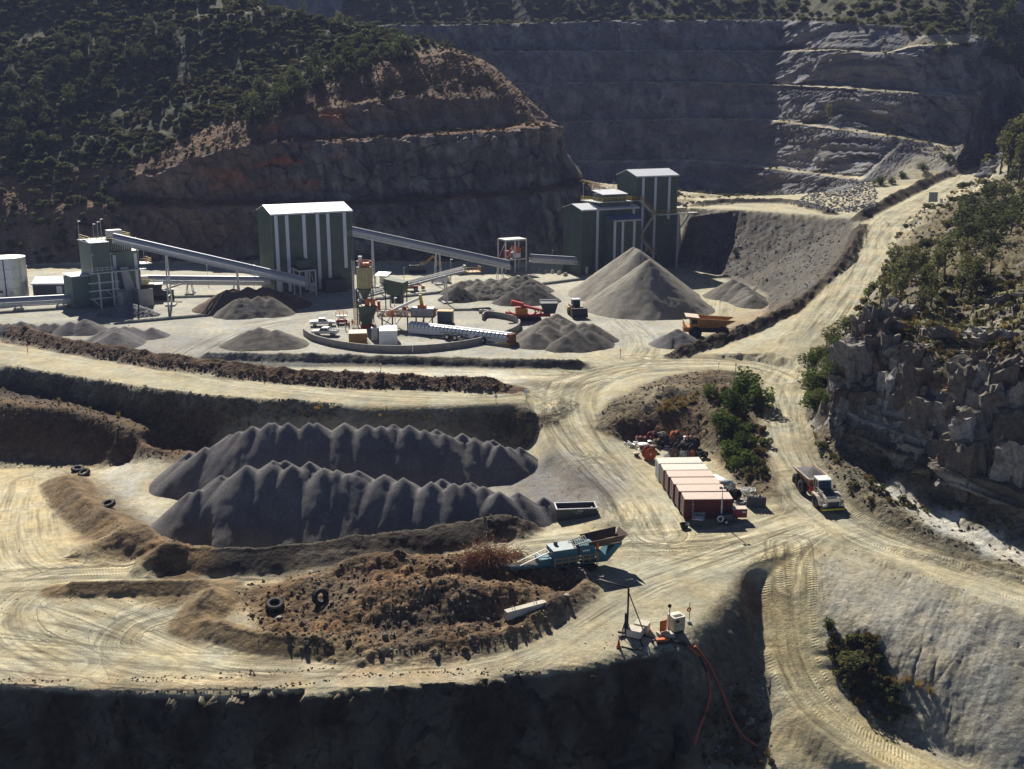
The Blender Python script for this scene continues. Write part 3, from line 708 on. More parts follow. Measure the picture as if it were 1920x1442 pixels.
# horizontal relief of rock faces: buttresses, blocks, ledges
big = fbm(al / 14, Zr / 22, 4, 101) 
blk1, blk2, rid, rid2 = cells(al / 4.0, Zr / 5.5, 102)
blkn1, blkn2, ridn, _ = cells(al / 1.7, Zr / 1.3, 103)
streak = fbm(al / 1.6, Zr / 16, 4, 104)
rel = np.zeros_like(Zr)
rel = np.where(LH, 2.4 * fbm(al / 11, Zr / 13, 4, 160) + facets(al / 7.0, Zr / 9.0 + al / 40, 151, 1.8, 2.2) + facets(al / 2.2, Zr / 2.8, 152, 0.8, 1.1), rel)
f1, f2, fr, _ = cells(al / 9.0, Zr / 6.0, 105)
rel = np.where(FAR, 1.8 * fbm(al / 30, Zr / 40, 3, 106) + facets(al / 6.0, Zr / 17.0 + al / 60, 153, 2.0, 2.0) + facets(al / 2.4, Zr / 4.0, 154, 1.2, 1.6) + facets(al / 1.0, Zr / 1.6, 161, 0.5, 0.6), rel)
o1, o2, orr, _ = cells(al / 3.2 + 0.25 * Zr, Zr / 2.6, 107)
o3, o4, ors, _ = cells(al / 7.5 + 0.1 * Zr, Zr / 9.0, 117)
rel = np.where(OUTC, facets(al / 6.5, Zr / 11.0, 155, 3.4, 2.6) + facets(al / 2.6, Zr / 4.2, 156, 1.5, 1.6) + facets(al / 0.9, Zr / 1.2, 157, 0.3, 0.5) + 0.6 * big, rel)
rel = np.where(PIT, 0.8 * big + facets(al / 2.6, Zr / 3.0, 158, 0.7, 0.9) + facets(al / 0.8, Zr / 0.8, 159, 0.25, 0.35), rel)
rest = ~(LH | FAR | OUTC | PIT)
rel = np.where(rest, 0.5 * big + 0.3 * (ridn - 0.5) * rub, rel)
rel = rel * cliff
Xd = Xr - wx * rel; Yd = Yr - wy * rel
# vertical relief of everything else
amp = 0.06 + 0.36 * rub
amp = np.where(LH, 0.9, amp); amp = np.where(FAR, 0.6, amp); amp = np.where(HILLR, 0.7, amp); amp = np.where(OUTC, 0.75, amp)
amp *= (1 - 0.85 * roadw) * (1 - 0.7 * cliff)
n1 = fbm(Xr / 5.0, Yr / 5.0, 5, 110)
n2 = fbm(Xr / 0.9, Yr / 0.9, 3, 111)
Zd = Zr + amp * (0.9 * n1 + 0.45 * n2)
# stones half sunk in rubble
b1, b2, br, br2 = cells(Xr / 1.15, Yr / 1.15, 112)
bump_st = np.where(br2 > 0.45, np.clip(1 - b1 / (0.25 + 0.35 * br), 0, 1) ** 0.6 * (0.2 + 0.5 * br), 0)
Zd += bump_st * np.clip(rub - 0.35, 0, 1) * 0.8 * (1 - cliff * 0.6) * np.where(Yr < 260, 1, 0)
# tilted slabs on the outcrop and the right hill
s1, s2, sr, sr2 = cells(Xr / 4.2 + Yr / 9, Yr / 3.2 - Xr / 11, 113)
slab = ((sr - 0.3) * 1.6 + (b1 * 0.3)) * np.where(OUTC, 1.0, np.where(HILLR, 0.45, 0.0))
Zd += slab * (1 - cliff)
# erosion rills running down the tailings and the embankment
TAILM = sstep(0.2, 0.34, slope) * (1 - cliff) * (1 - roadw) * ((Xr > 25) & (Yr < 125) & (Xr / Yr > 0.27)) 
acr = Xr * 0.80 - Yr * 0.60       # across the fall line
aln = Xr * 0.60 + Yr * 0.80
wig = acr + 0.6 * fbm(Xr / 5, Yr / 5, 4, 120)
rill = np.clip(1 - np.abs(vnoise(wig / 2.0, aln / 26, 121)) / 0.045, 0, 1) * sstep(-0.05, 0.3, fbm(Xr / 12, Yr / 12, 2, 122))
Zd += TAILM * (0.55 * fbm(acr / 6.0, aln / 9, 3, 123) + 0.09 * fbm(acr / 0.8, aln / 5, 3, 127) + 0.05 * fbm(Xr / 0.6, Yr / 0.6, 2, 128) - 0.22 * rill)
EMB = sstep(0.3, 0.5, slope) * ((Xr > 38) & (Yr > 170) & (Yr < 340) & (Zr > 0.5) & (Zr < 16) & (Xr / Yr < 0.37) & ~FAR)
Zd += EMB * (0.8 * fbm(Xr / 2.2 - Yr / 9, Yr / 14 + Xr / 30, 4, 124) + 0.35 * ridged(Xr / 3.0, Yr / 3.0, 3, 129))
# wheel ruts on the roads
Zd -= roadw * 0.03 * np.abs(fbm(Xr / 2, Yr / 2, 3, 125))

# ------------------------------------------------------------------ colours of rock and hill
def mixc(a, b, t): return np.asarray(a) * (1 - t[..., None]) + np.asarray(b) * t[..., None]
vst = fbm(al / 2.2, Zr / 26, 5, 130); lowf = fbm(Xr / 30, Zr / 14 + Yr / 40, 4, 131); finef = fbm(al / 1.1, Zr / 1.1, 3, 132)
rockL = mixc((0.10, 0.09, 0.082), (0.23, 0.215, 0.20), sstep(-0.2, 0.4, 0.5 * vst + 0.5 * lowf + 0.5 * fbm(al / 5, Zr / 5, 4, 162)))
warm = sstep(28, 52, Zr + 7 * lowf) + 0.75 * sstep(-62, -95, Xr + 8 * lowf) * sstep(30, 14, np.abs(Zr - 24))
rockL = mixc(rockL, (0.23, 0.125, 0.065), np.clip(warm * 0.6, 0, 0.7))
rockL = mixc(rockL, (0.32, 0.11, 0.045), 0.8 * sstep(0.02, 0.4, fbm(Xr / 16, Yr / 12 + Zr / 6, 3, 133)) * sstep(-105, -85, Xr) * sstep(-45, -60, Xr) * sstep(18, 26, Zr))
rockL = mixc(rockL, (0.33, 0.28, 0.22), 0.7 * sstep(-6, 14, Xr + 6 * lowf) * sstep(0.0, 0.5, vst) * sstep(40, 25, Zr))
flatL = mixc((0.12, 0.07, 0.038), (0.21, 0.125, 0.07), sstep(-0.3, 0.3, lowf))
rockL = mixc(flatL, rockL, sstep(0.5, 1.0, slope))
# scrub-covered natural slope of the left hill: above the cut line
cutY = np.interp(Xr, [-400, -165, -140, -110, -85, -60, -38, -12], [345, 345, 346, 352, 362, 376, 392, 404])
NAT = LH & (Yr > cutY + 4 * fbm(Xr / 9, Yr / 9, 3, 134))
NAT &= ~((Yr > 400) & (Xr > -18))
soil = mixc((0.06, 0.06, 0.03), (0.105, 0.10, 0.05), sstep(-0.2, 0.4, fbm(Xr / 6, Yr / 6, 4, 135)))
soil = mixc(soil, (0.30, 0.29, 0.27), 0.8 * sstep(0.5, 0.6, fbm(Xr / 13, Yr / 7, 4, 136)))
col[LH] = np.where(NAT[LH][:, None], soil[LH], rockL[LH])
rockF = mixc((0.12, 0.12, 0.13), (0.24, 0.235, 0.245), sstep(-0.25, 0.4, fbm(al / 7, Zr / 9, 5, 137) + 0.3 * vst))  # bluish rock colour carries part of the distance haze
rockF = mixc(rockF, (0.20, 0.165, 0.14), 0.4 * sstep(0.1, 0.5, lowf))
flatF = mixc((0.50, 0.45, 0.34), (0.30, 0.26, 0.15), sstep(-0.2, 0.3, fbm(Xr / 8, Yr / 8, 3, 138)))  # ledge tops brightened in colour to read as sunlit lines
rockF = mixc(flatF, rockF, sstep(0.45, 1.0, slope))
veg = FAR & (Zr > 72) & (slope < 0.9)
rockF = np.where(veg[..., None], soil * 0.85, rockF)
col[FAR] = rockF[FAR]
rockO = mixc((0.12, 0.105, 0.085), (0.34, 0.315, 0.275), sstep(-0.1, 0.35, fbm(al / 2.5, Zr / 3.5, 5, 139)))
rockO = mixc(rockO, (0.28, 0.17, 0.085), 0.7 * sstep(0.12, 0.45, fbm(al / 4, Zr / 8, 4, 140)))
rockO = mixc(rockO, (0.10, 0.095, 0.085), 0.55 * sstep(0.15, 0.5, fbm(al / 1.2, Zr / 7, 4, 141)) * cliff)
rkw = np.where(OUTC, np.clip(cliff + 0.85 * sstep(0.35, 0.75, sr2) * sstep(-0.5, 0.5, Zr - 1), 0, 1), 0)
rkw = np.where(HILLR, np.clip(0.9 * cliff + 0.8 * sstep(0.72, 0.86, sr2), 0, 1), rkw)
col = col * (1 - rkw[..., None]) + rockO * rkw[..., None]
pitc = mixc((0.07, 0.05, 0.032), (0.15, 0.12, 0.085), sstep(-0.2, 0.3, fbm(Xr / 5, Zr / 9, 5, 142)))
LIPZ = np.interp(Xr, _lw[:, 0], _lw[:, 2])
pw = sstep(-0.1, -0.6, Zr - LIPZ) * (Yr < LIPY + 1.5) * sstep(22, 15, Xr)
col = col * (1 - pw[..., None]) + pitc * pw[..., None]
# tonal drift
col *= (1 + 0.16 * fbm(Xr / 9, Yr / 9 + Zr / 7, 4, 143))[..., None]
# stone-by-stone colour in rubble
col *= (1 + np.clip(rub, 0, 1) * (br - 0.45) * 0.5)[..., None]
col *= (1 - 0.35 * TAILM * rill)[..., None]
col *= (1 - 0.42 * sstep(0.25, 0.8, rub) * (~OUTC))[..., None]
col *= (1 - 0.22 * EMB * (1 - roadw))[..., None]
col = np.clip(col, 0.01, 0.9)

# ------------------------------------------------------------------ wheel tracks: each sweep is a bundle of lines following its own curve
SWEEPS = [(pl, w * 1.25) for pl, w in ROADS]
def sweep(pix, w, z=None): SWEEPS.append((smoothline([P(*q) if len(q) == 3 else hit(*q) for q in pix], 1.5), w))
sweep([(1480, 700), (1440, 690), (1380, 678), (1280, 672), (1180, 672)], 7)
sweep([(1462, 790), (1440, 730), (1400, 700), (1330, 690), (1200, 700)], 8)
sweep([(1090, 850), (1050, 800), (1040, 760), (1000, 740), (900, 742)], 8)
sweep([(1110, 880), (1170, 930), (1180, 980), (1120, 1020), (1000, 1035)], 9)
sweep([(1490, 900), (1500, 960), (1440, 1000), (1300, 1030), (1200, 1000), (1170, 940), (1120, 870)], 8)
sweep([(1600, 985), (1540, 1000), (1490, 1040), (1482, 1100)], 8)
sweep([(1320, 1020), (1430, 1020), (1475, 1060), (1482, 1120)], 8)
sweep([(120, 1250), (20, 1200), (10, 1140), (100, 1090), (250, 1078), (400, 1085)], 14)
sweep([(60, 900), (40, 980), (60, 1050), (140, 1085), (260, 1082)], 12)
sweep([(350, 1130), (250, 1170), (220, 1220), (300, 1250)], 9)
sweep([(600, 1245), (450, 1235), (330, 1200), (200, 1150), (120, 1120)], 10)
sweep([(60, 1160), (200, 1190), (320, 1240), (420, 1262)], 10)
sweep([(1340, 605), (1352, 560), (1330, 528), (1285, 508)], 7)
sweep([(1170, 600), (1210, 640), (1190, 680)], 9)
sweep([(600, 590), (480, 610), (400, 640), (330, 668)], 10)
sweep([(1650, 430), (1640, 412), (1590, 402), (1480, 388), (1380, 384)], 8)
TU = np.zeros((2, NR, NC)); TVv = np.zeros((2, NR, NC)); TW = np.zeros((2, NR, NC))
for i, (pl, w) in enumerate(SWEEPS):
    a = np.array(pl)
    sel = (Xr > a[:, 0].min() - w) & (Xr < a[:, 0].max() + w) & (Yr > a[:, 1].min() - w) & (Yr < a[:, 1].max() + w)
    if not sel.any(): continue
    step = pl[::2] if len(pl) > 40 else pl
    _, d, al_, sd, _ = polydist(step, 0, Xr[sel], Yr[sel])
    wt = (1 - sstep(w * 0.25, w * 0.62, d)) * (0.9 if i >= len(ROADS) else 1.0)
    uu = d * sd + 31.7 * i
    for sl in (0, 1):
        cur = TW[sl][sel]
        if sl == 0:
            better = wt > cur
            old = (TU[0][sel], TVv[0][sel], cur.copy())
            for arr, new in ((TU, uu), (TVv, al_), (TW, wt)):
                t = arr[0][sel]; t2 = np.where(better, new, t); arr[0][sel] = t2
            carry = tuple(np.where(better, o, n_) for o, n_ in zip(old, (uu, al_, wt)))
        else:
            better = carry[2] > cur
            for arr, new in ((TU, carry[0]), (TVv, carry[1]), (TW, carry[2])):
                t = arr[1][sel]; arr[1][sel] = np.where(better, new, t)
steepoff = 1 - sstep(0.35, 0.6, slope)
TW *= steepoff[None]

# ------------------------------------------------------------------ ground material
def ground_mat(name, bumpk=1.0, tracks=True):
    m, n, l, b = _mat(name)
    def attr(nm):
        a = n.new('ShaderNodeAttribute'); a.attribute_name = nm; return a
    geo = n.new('ShaderNodeNewGeometry'); pos = geo.outputs['Position']
    def noise(scale, detail=4, rough=0.55, vec=None):
        t = n.new('ShaderNodeTexNoise'); t.inputs['Scale'].default_value = scale; t.inputs['Detail'].default_value = detail; t.inputs['Roughness'].default_value = rough
        l.new(vec if vec is not None else pos, t.inputs['Vector']); return t.outputs[0]
    def math2(op, a, c, clamp=False):
        t = n.new('ShaderNodeMath'); t.operation = op; t.use_clamp = clamp
        for i, v in enumerate((a, c)):
            if isinstance(v, (int, float)): t.inputs[i].default_value = v
            else: l.new(v, t.inputs[i])
        return t.outputs[0]
    def mrange(v, a, c, d, e):
        t = n.new('ShaderNodeMapRange'); t.inputs[1].default_value = a; t.inputs[2].default_value = c; t.inputs[3].default_value = d; t.inputs[4].default_value = e
        l.new(v, t.inputs[0]); return t.outputs[0]
    rubv = attr('rub').outputs['Fac']
    f = math2('MULTIPLY', mrange(noise(0.9, 8, 0.65), 0.3, 0.7, 0.74, 1.22), mrange(noise(0.12, 5, 0.6), 0.35, 0.65, 0.84, 1.12))
    f = math2('MULTIPLY', f, mrange(noise(4.5, 6, 0.75), 0.3, 0.7, 0.76, 1.2))
    vo = n.new('ShaderNodeTexVoronoi'); vo.inputs['Scale'].default_value = 2.2; l.new(pos, vo.inputs['Vector'])
    bw = n.new('ShaderNodeSeparateColor'); l.new(vo.outputs['Color'], bw.inputs[0])
    st = mrange(bw.outputs[0], 0, 1, 0.45, 1.75)
    stm = n.new('ShaderNodeMix'); stm.data_type = 'FLOAT'; l.new(math2('MULTIPLY', rubv, 0.75), stm.inputs['Factor']); stm.inputs['A'].default_value = 1.0; l.new(st, stm.inputs['B'])
    f = math2('MULTIPLY', f, stm.outputs[0])
    hgt = math2('ADD', math2('MULTIPLY', noise(1.6, 8, 0.75), 0.55), math2('MULTIPLY', noise(5.5, 5, 0.7), 0.22))
    hgt = math2('ADD', hgt, math2('MULTIPLY', math2('MULTIPLY', vo.outputs['Distance'], -0.5), rubv))
    if tracks:
        for s in ('0', '1'):
            tu, tvv, tw = attr('tu' + s).outputs['Fac'], attr('tv' + s).outputs['Fac'], attr('tw' + s).outputs['Fac']
            cv = n.new('ShaderNodeCombineXYZ'); l.new(math2('MULTIPLY', tu, 0.75), cv.inputs[0]); l.new(math2('MULTIPLY', tvv, 0.035), cv.inputs[1])
            ln = noise(1.25, 3, 0.6, cv.outputs[0])
            ln2 = noise(4.2, 2, 0.6, cv.outputs[0])
            pat = noise(0.13, 3, 0.5)                       # tracks come and go
            k = math2('MULTIPLY', tw, mrange(pat, 0.32, 0.6, 0.35, 1.0))
            d1 = mrange(ln, 0.38, 0.56, -0.42, 0.15)
            d2 = mrange(ln2, 0.35, 0.6, -0.22, 0.12)
            f = math2('MULTIPLY', f, math2('ADD', 1.0, math2('MULTIPLY', k, math2('ADD', d1, d2))))
            # tread bars inside the darker lines
            tread = n.new('ShaderNodeMath'); tread.operation = 'SINE'; l.new(math2('MULTIPLY', math2('ADD', tvv, math2('MULTIPLY', tu, 0.35)), 2 * math.pi / 0.36), tread.inputs[0])
            tm = math2('MULTIPLY', math2('MULTIPLY', mrange(noise(1.25, 0, 0, cv.outputs[0]), 0.56, 0.62, 0, 1), k), mrange(pat, 0.40, 0.52, 0, 1))
            hgt = math2('ADD', hgt, math2('MULTIPLY', math2('MULTIPLY', tread.outputs[0], 0.11), tm))
            hgt = math2('ADD', hgt, math2('MULTIPLY', math2('MULTIPLY', ln, 0.9), k))
    hue = n.new('ShaderNodeMix'); hue.data_type = 'RGBA'; hue.inputs['A'].default_value = (1.05, 0.99, 0.88, 1); hue.inputs['B'].default_value = (0.93, 0.97, 1.02, 1)
    l.new(mrange(noise(0.22, 6, 0.65), 0.38, 0.62, 0, 1), hue.inputs['Factor'])
    hm_ = n.new('ShaderNodeVectorMath'); hm_.operation = 'MULTIPLY'; l.new(attr('col').outputs['Color'], hm_.inputs[0]); l.new(hue.outputs['Result'], hm_.inputs[1])
    mx = n.new('ShaderNodeVectorMath'); mx.operation = 'SCALE'
    l.new(hm_.outputs[0], mx.inputs[0]); l.new(f, mx.inputs['Scale'])
    l.new(mx.outputs[0], b.inputs['Base Color'])
    b.inputs['Roughness'].default_value = 0.95; b.inputs['Specular IOR Level'].default_value = 0.12
    bp = n.new('ShaderNodeBump'); bp.inputs['Strength'].default_value = 0.75 * bumpk; bp.inputs['Distance'].default_value = 0.35
    l.new(hgt, bp.inputs['Height']); l.new(bp.outputs[0], b.inputs['Normal'])
    return m
MG = ground_mat('dusty_ground'); MROCK = ground_mat('blasted_rock', 1.2, False)

# ------------------------------------------------------------------ split the sheet into the pieces of the setting
cls = np.zeros((NR, NC), np.int8)                       # 0 ground
cls[roadw > 0.5] = 1
cls[LH] = 2
cls[NAT] = 3
cls[FAR] = 4
cls[OUTC] = 5
cls[HILLR] = 6
cls[PIT] = 7
cls[(TAILM > 0.5) | ((Xr / Yr > 0.275) & (Yr < 112) & (Zr < -6.6) & (roadw < 0.4) & (slope > 0.15) & (cls == 0))] = 8
cls[(EMB > 0.5) & (cls == 0)] = 9
cls[(roadw > 0.5) & (cls != 4) & (cls != 7)] = 1
names = {0: ('ground', 'dusty_ground'), 1: ('haul_road', 'road'), 2: ('terrain_cut_face', 'cliff'), 3: ('hillside_terrain', 'hill'), 4: ('terrain_far_benches', 'cliff'), 5: ('terrain_outcrop', 'rock'), 6: ('hill_terrain', 'hill'), 7: ('terrain_pit_face', 'cliff'), 8: ('terrain_tailings_slope', 'slope'), 9: ('terrain_embankment', 'slope')}
LAB = {0: 'dusty pale quarry floor with wheel tracks', 1: 'pale dirt haul roads looping through the quarry', 2: 'dark benched rock face cut into the hill behind the plant', 3: 'scrub covered natural slope of the hill behind the plant', 4: 'hazy far quarry wall with long horizontal benches', 5: 'pale jagged rock outcrop above the truck road', 6: 'rocky hillside rising beside the road up to the benches', 7: 'nearly black vertical pit face along the bottom of the picture', 8: 'smooth grey tailings slope with erosion rills', 9: 'grey embankment below the crusher pad'}
idx = np.arange(NR * NC).reshape(NR, NC)
q = np.stack([idx[:-1, :-1], idx[:-1, 1:], idx[1:, 1:], idx[1:, :-1]], -1).reshape(-1, 4)
fc = cls[:-1, :-1].reshape(-1)
co = np.stack([Xd, Yd, Zd], -1).reshape(-1, 3)
flat = lambda a: a.reshape(-1)
TER = {}
for c, (nm, _) in names.items():
    fq = q[fc == c]
    if len(fq) == 0: continue
    used, inv = np.unique(fq, return_inverse=True)
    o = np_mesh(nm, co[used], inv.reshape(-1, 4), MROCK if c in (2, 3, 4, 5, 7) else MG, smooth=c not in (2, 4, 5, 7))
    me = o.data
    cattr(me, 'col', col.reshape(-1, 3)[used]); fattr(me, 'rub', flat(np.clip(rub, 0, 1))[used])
    if c not in (2, 3, 4, 5, 7):
        for s in (0, 1):
            fattr(me, 'tu%d' % s, flat(TU[s])[used]); fattr(me, 'tv%d' % s, flat(TVv[s])[used]); fattr(me, 'tw%d' % s, flat(TW[s])[used])
    tag(o, LAB[c], kind='structure'); TER[c] = o
# final ground height for setting things down: resample the displaced sheet back onto the grid for near ground
def gzf(x, y):
    """height of the finished mesh near (x, y)"""
    c = int(np.clip(np.searchsorted(u, x / y), 1, NC - 1)); best = None
    out = []
    for cc in (c - 1, c):
        out.append(np.interp(y, Yd[:, cc], Zd[:, cc]))
    t = (x / y - u[c - 1]) / (u[c] - u[c - 1])
    return float(out[0] * (1 - t) + out[1] * t)
def HG(px, py):                  # pixel -> point on the finished ground
    x, y, z = hit(px, py)
    return (x, y, gzf(x, y))
print('terrain', round(time.time() - T0, 1))
# ================================================================== STOCKPILES: each heap its own sheet at the angle of repose
def gravel_mat(name, c1, c2, grain=9.0, bump=0.9, streak=0.18, coarse=0.0):
    m, n, l, b = _mat(name)
    geo = n.new('ShaderNodeNewGeometry')
    def nz(sc, det, ro=0.6):
        t = n.new('ShaderNodeTexNoise'); t.inputs['Scale'].default_value = sc; t.inputs['Detail'].default_value = det; t.inputs['Roughness'].default_value = ro
        l.new(geo.outputs['Position'], t.inputs['Vector']); return t
    n1 = nz(0.35, 6); n2 = nz(grain, 3, 0.7)
    mr = n.new('ShaderNodeMapRange'); mr.inputs[1].default_value = 0.33; mr.inputs[2].default_value = 0.67; l.new(n1.outputs[0], mr.inputs[0])
    mx = n.new('ShaderNodeMix'); mx.data_type = 'RGBA'; l.new(mr.outputs[0], mx.inputs['Factor']); mx.inputs['A'].default_value = (*c1, 1); mx.inputs['B'].default_value = (*c2, 1)
    at = n.new('ShaderNodeAttribute'); at.attribute_name = 'fall'
    ad = n.new('ShaderNodeMath'); ad.operation = 'MULTIPLY_ADD'; l.new(at.outputs['Fac'], ad.inputs[0]); ad.inputs[1].default_value = streak; ad.inputs[2].default_value = 1.0
    m2 = n.new('ShaderNodeMapRange'); m2.inputs[1].default_value = 0.3; m2.inputs[2].default_value = 0.7; m2.inputs[3].default_value = 0.62 - coarse * 0.3; m2.inputs[4].default_value = 1.35 + coarse * 0.5; l.new(n2.outputs[0], m2.inputs[0])
    n3 = nz(2.6, 8, 0.8); m3 = n.new('ShaderNodeMapRange'); m3.inputs[1].default_value = 0.3; m3.inputs[2].default_value = 0.7; m3.inputs[3].default_value = 0.72; m3.inputs[4].default_value = 1.3; l.new(n3.outputs[0], m3.inputs[0])
    mq = n.new('ShaderNodeMath'); mq.operation = 'MULTIPLY'; l.new(m3.outputs[0], mq.inputs[0]); l.new(m2.outputs[0], mq.inputs[1])
    ml = n.new('ShaderNodeMath'); ml.operation = 'MULTIPLY'; l.new(ad.outputs[0], ml.inputs[0]); l.new(mq.outputs[0], ml.inputs[1])
    sc = n.new('ShaderNodeVectorMath'); sc.operation = 'SCALE'; l.new(mx.outputs['Result'], sc.inputs[0]); l.new(ml.outputs[0], sc.inputs['Scale'])
    l.new(sc.outputs[0], b.inputs['Base Color']); b.inputs['Roughness'].default_value = 0.95; b.inputs['Specular IOR Level'].default_value = 0.1
    bp = n.new('ShaderNodeBump'); bp.inputs['Strength'].default_value = bump; bp.inputs['Distance'].default_value = 0.12
    ha = n.new('ShaderNodeMath'); ha.operation = 'ADD'; l.new(n2.outputs[0], ha.inputs[0]); l.new(n3.outputs[0], ha.inputs[1]); l.new(ha.outputs[0], bp.inputs['Height']); l.new(bp.outputs[0], b.inputs['Normal'])
    return m
MP_GREY = gravel_mat('grey_gravel', (0.135, 0.126, 0.126), (0.19, 0.179, 0.175))
MP_LIGHT = gravel_mat('pale_gravel', (0.23, 0.21, 0.175), (0.31, 0.285, 0.235), streak=0.28)
MP_BROWN = gravel_mat('brown_gravel', (0.12, 0.08, 0.055), (0.18, 0.13, 0.095))
MP_DARK = gravel_mat('dark_gravel', (0.085, 0.078, 0.07), (0.13, 0.12, 0.105))
MP_BLACK = gravel_mat('black_fines', (0.035, 0.035, 0.034), (0.055, 0.053, 0.05))
MP_MID = gravel_mat('taupe_gravel', (0.13, 0.117, 0.098), (0.19, 0.175, 0.15))
MP_ROCK = gravel_mat('broken_rock', (0.13, 0.13, 0.13), (0.22, 0.215, 0.21), grain=5.0, bump=1.0, coarse=1.0)
def stockpile(label, ridges, material, slope=0.70, res=0.35, seed=0, scal=0.35, rough=0.16, fall=0.25, name='gravel_stockpile', group=None, lump=0.0, sink=0.25, long=False):
    """ridges: polylines of (x, y, ztop); the surface falls away from them at the angle of repose"""
    allp = np.array([p for r in ridges for p in r])
    zmin = min(gz(p[0], p[1]) for p in allp)
    R = (allp[:, 2].max() - zmin) / slope * 1.25 + 1.5
    x0, x1, y0, y1 = allp[:, 0].min() - R, allp[:, 0].max() + R, allp[:, 1].min() - R, allp[:, 1].max() + R
    nx, ny = int((x1 - x0) / res) + 1, int((y1 - y0) / res) + 1
    X, Y = np.meshgrid(np.linspace(x0, x1, nx), np.linspace(y0, y1, ny))
    best = np.full(X.shape, -1e9); sal = np.zeros(X.shape); sdd = np.zeros(X.shape)
    for i, r in enumerate(ridges):
        # every load tipped leaves its own cone; where cones meet the surface creases
        pl = np.array(smoothline(r, 0.5)) if len(r) > 1 else np.array(r)
        rg = np.random.default_rng(seed * 13 + i)
        seg = np.concatenate([[0], np.cumsum(np.hypot(*np.diff(pl[:, :2], axis=0).T))]) if len(pl) > 1 else np.array([0.0])
        tops = []; t = 0.0
        while t <= seg[-1] + 1e-6:
            q_ = [np.interp(t, seg, pl[:, c]) for c in range(3)]
            if len(pl) > 1:
                q_[0] += rg.normal(0, 0.45) * min(1, scal * 2); q_[1] += rg.normal(0, 0.55) * min(1, scal * 2); q_[2] += (rg.uniform(-0.6, 0.2) + 0.9 * math.sin(t / 3.7 + seed) * math.sin(t / 8.3)) * scal
            tops.append(q_); t += rg.choice([rg.uniform(0.9, 1.8), rg.uniform(1.8, 3.6)]) if scal > 0.15 else 1.0
        d = np.full(X.shape, 1e9); zz = np.full(X.shape, -1e9); a = np.zeros(X.shape); cur = np.full(X.shape, -1e9)
        for k_, (tx, ty, tzp) in enumerate(tops):
            dk = np.hypot(X - tx, Y - ty); zk = tzp - slope * dk
            m_ = zk > cur
            cur = np.where(m_, zk, cur); d = np.where(m_, dk, d); zz = np.where(m_, tzp, zz); a = np.where(m_, np.arctan2(Y - ty, X - tx) * 5 + 40 * k_ + 700 * i, a)
        if long:       # a ridge pushed up by loaders: humps along the crest fade into one even slope
            _, dr, ar, sd, zr_ = polydist(pl, 0, X, Y)
            plane = zr_ - 0.35 - slope * dr + 0.8 * scal * fbm(ar / 7, dr / 30, 3, seed + 6) * np.clip(dr / 4, 0, 1)
            w_ = sstep(1.0, 8.0, dr)
            tops_z = cur * (1 - w_) + plane * w_
            d = dr; zz = tops_z + slope * dr; a = ar * 2 + sd * 300
        dd = d * (1 + 0.05 * fbm(X / 9, Y / 9, 3, seed + 3 * i))
        foot = fbm(a / 3.2, d / 14, 3, seed + 41)
        z = zz - slope * (np.sqrt(dd * dd + 0.10) - 0.25) + fall * foot * np.clip(d / 5, 0, 1)
        b = z > best
        best = np.where(b, z, best); sal = np.where(b, a, sal); sdd = np.where(b, d, sdd)
    best = best + rough * fbm(X / 1.5, Y / 1.5, 4, seed + 7)
    if lump > 0:
        c1, c2, cr, cr2 = cells(X / 0.8, Y / 0.8, seed + 9)
        best = best + lump * np.clip(0.55 - c1, 0, 1) * (0.4 + cr)
    # toe flattens out onto the ground
    g = bil(ZG, X, Y)
    h = best - g
    best = np.where(h < 0.8, g + 0.8 - (0.8 - h) * np.where(h < 0.8, 1, 1), best)
    keep = h > -sink
    idx = np.arange(nx * ny).reshape(ny, nx)
    qq = np.stack([idx[:-1, :-1], idx[:-1, 1:], idx[1:, 1:], idx[1:, :-1]], -1)
    kq = keep[:-1, :-1] | keep[:-1, 1:] | keep[1:, 1:] | keep[1:, :-1]
    fq = qq[kq]
    used, inv = np.unique(fq, return_inverse=True)
    co_ = np.stack([X, Y, best], -1).reshape(-1, 3)[used]
    org = co_.mean(axis=0); org[2] = zmin
    o = np_mesh(name, co_ - org, inv.reshape(-1, 4), material)
    o.location = org
    fl = fbm(sal / 0.8, sdd / 9, 4, seed + 21)
    fattr(o.data, 'fall', fl.reshape(-1)[used])
    tag(o, label, 'stockpile', group)
    return o
def pk(px, py, by, z=0.0):       # crest seen at (px, py) standing over the ground seen at (px, by)
    Yg = P(px, by, z)[1]
    return D(px, py, Yg, 1.0)
gp1 = 'gravel stockpiles in the plant yard'
gp0 = 'long gravel stockpiles on the lower floor'
stockpile('long grey gravel stockpile with a scalloped crest, the back one of the two long ridges',
          [[D(*q, 150, 1.0) for q in ((335, 862), (372, 838), (412, 818), (455, 801), (500, 793), (600, 793), (700, 795), (800, 800), (870, 812), (950, 834), (1010, 858), (1060, 880), (1095, 897), (1125, 908))]], MP_GREY, 0.775, 0.28, 3, 0.6, rough=0.1, fall=0.2, group=gp0, long=True)
stockpile('long grey gravel stockpile behind the dark earth berm, nearer of the two long ridges',
          [[D(*q) for q in ((362, 922, 133, 1.0), (400, 897, 134, 1.0), (440, 876, 134, 1.0), (480, 868, 134, 1.0), (560, 872, 134, 1.0), (610, 870, 133, 1.0), (680, 884, 132, 1.0), (760, 893, 131, 1.0), (840, 897, 130, 1.0), (900, 908, 130, 1.0), (960, 922, 129, 1.0), (1030, 938, 130, 1.0))]], MP_GREY, 0.785, 0.28, 5, 0.5, rough=0.1, fall=0.2, group=gp0, long=True)
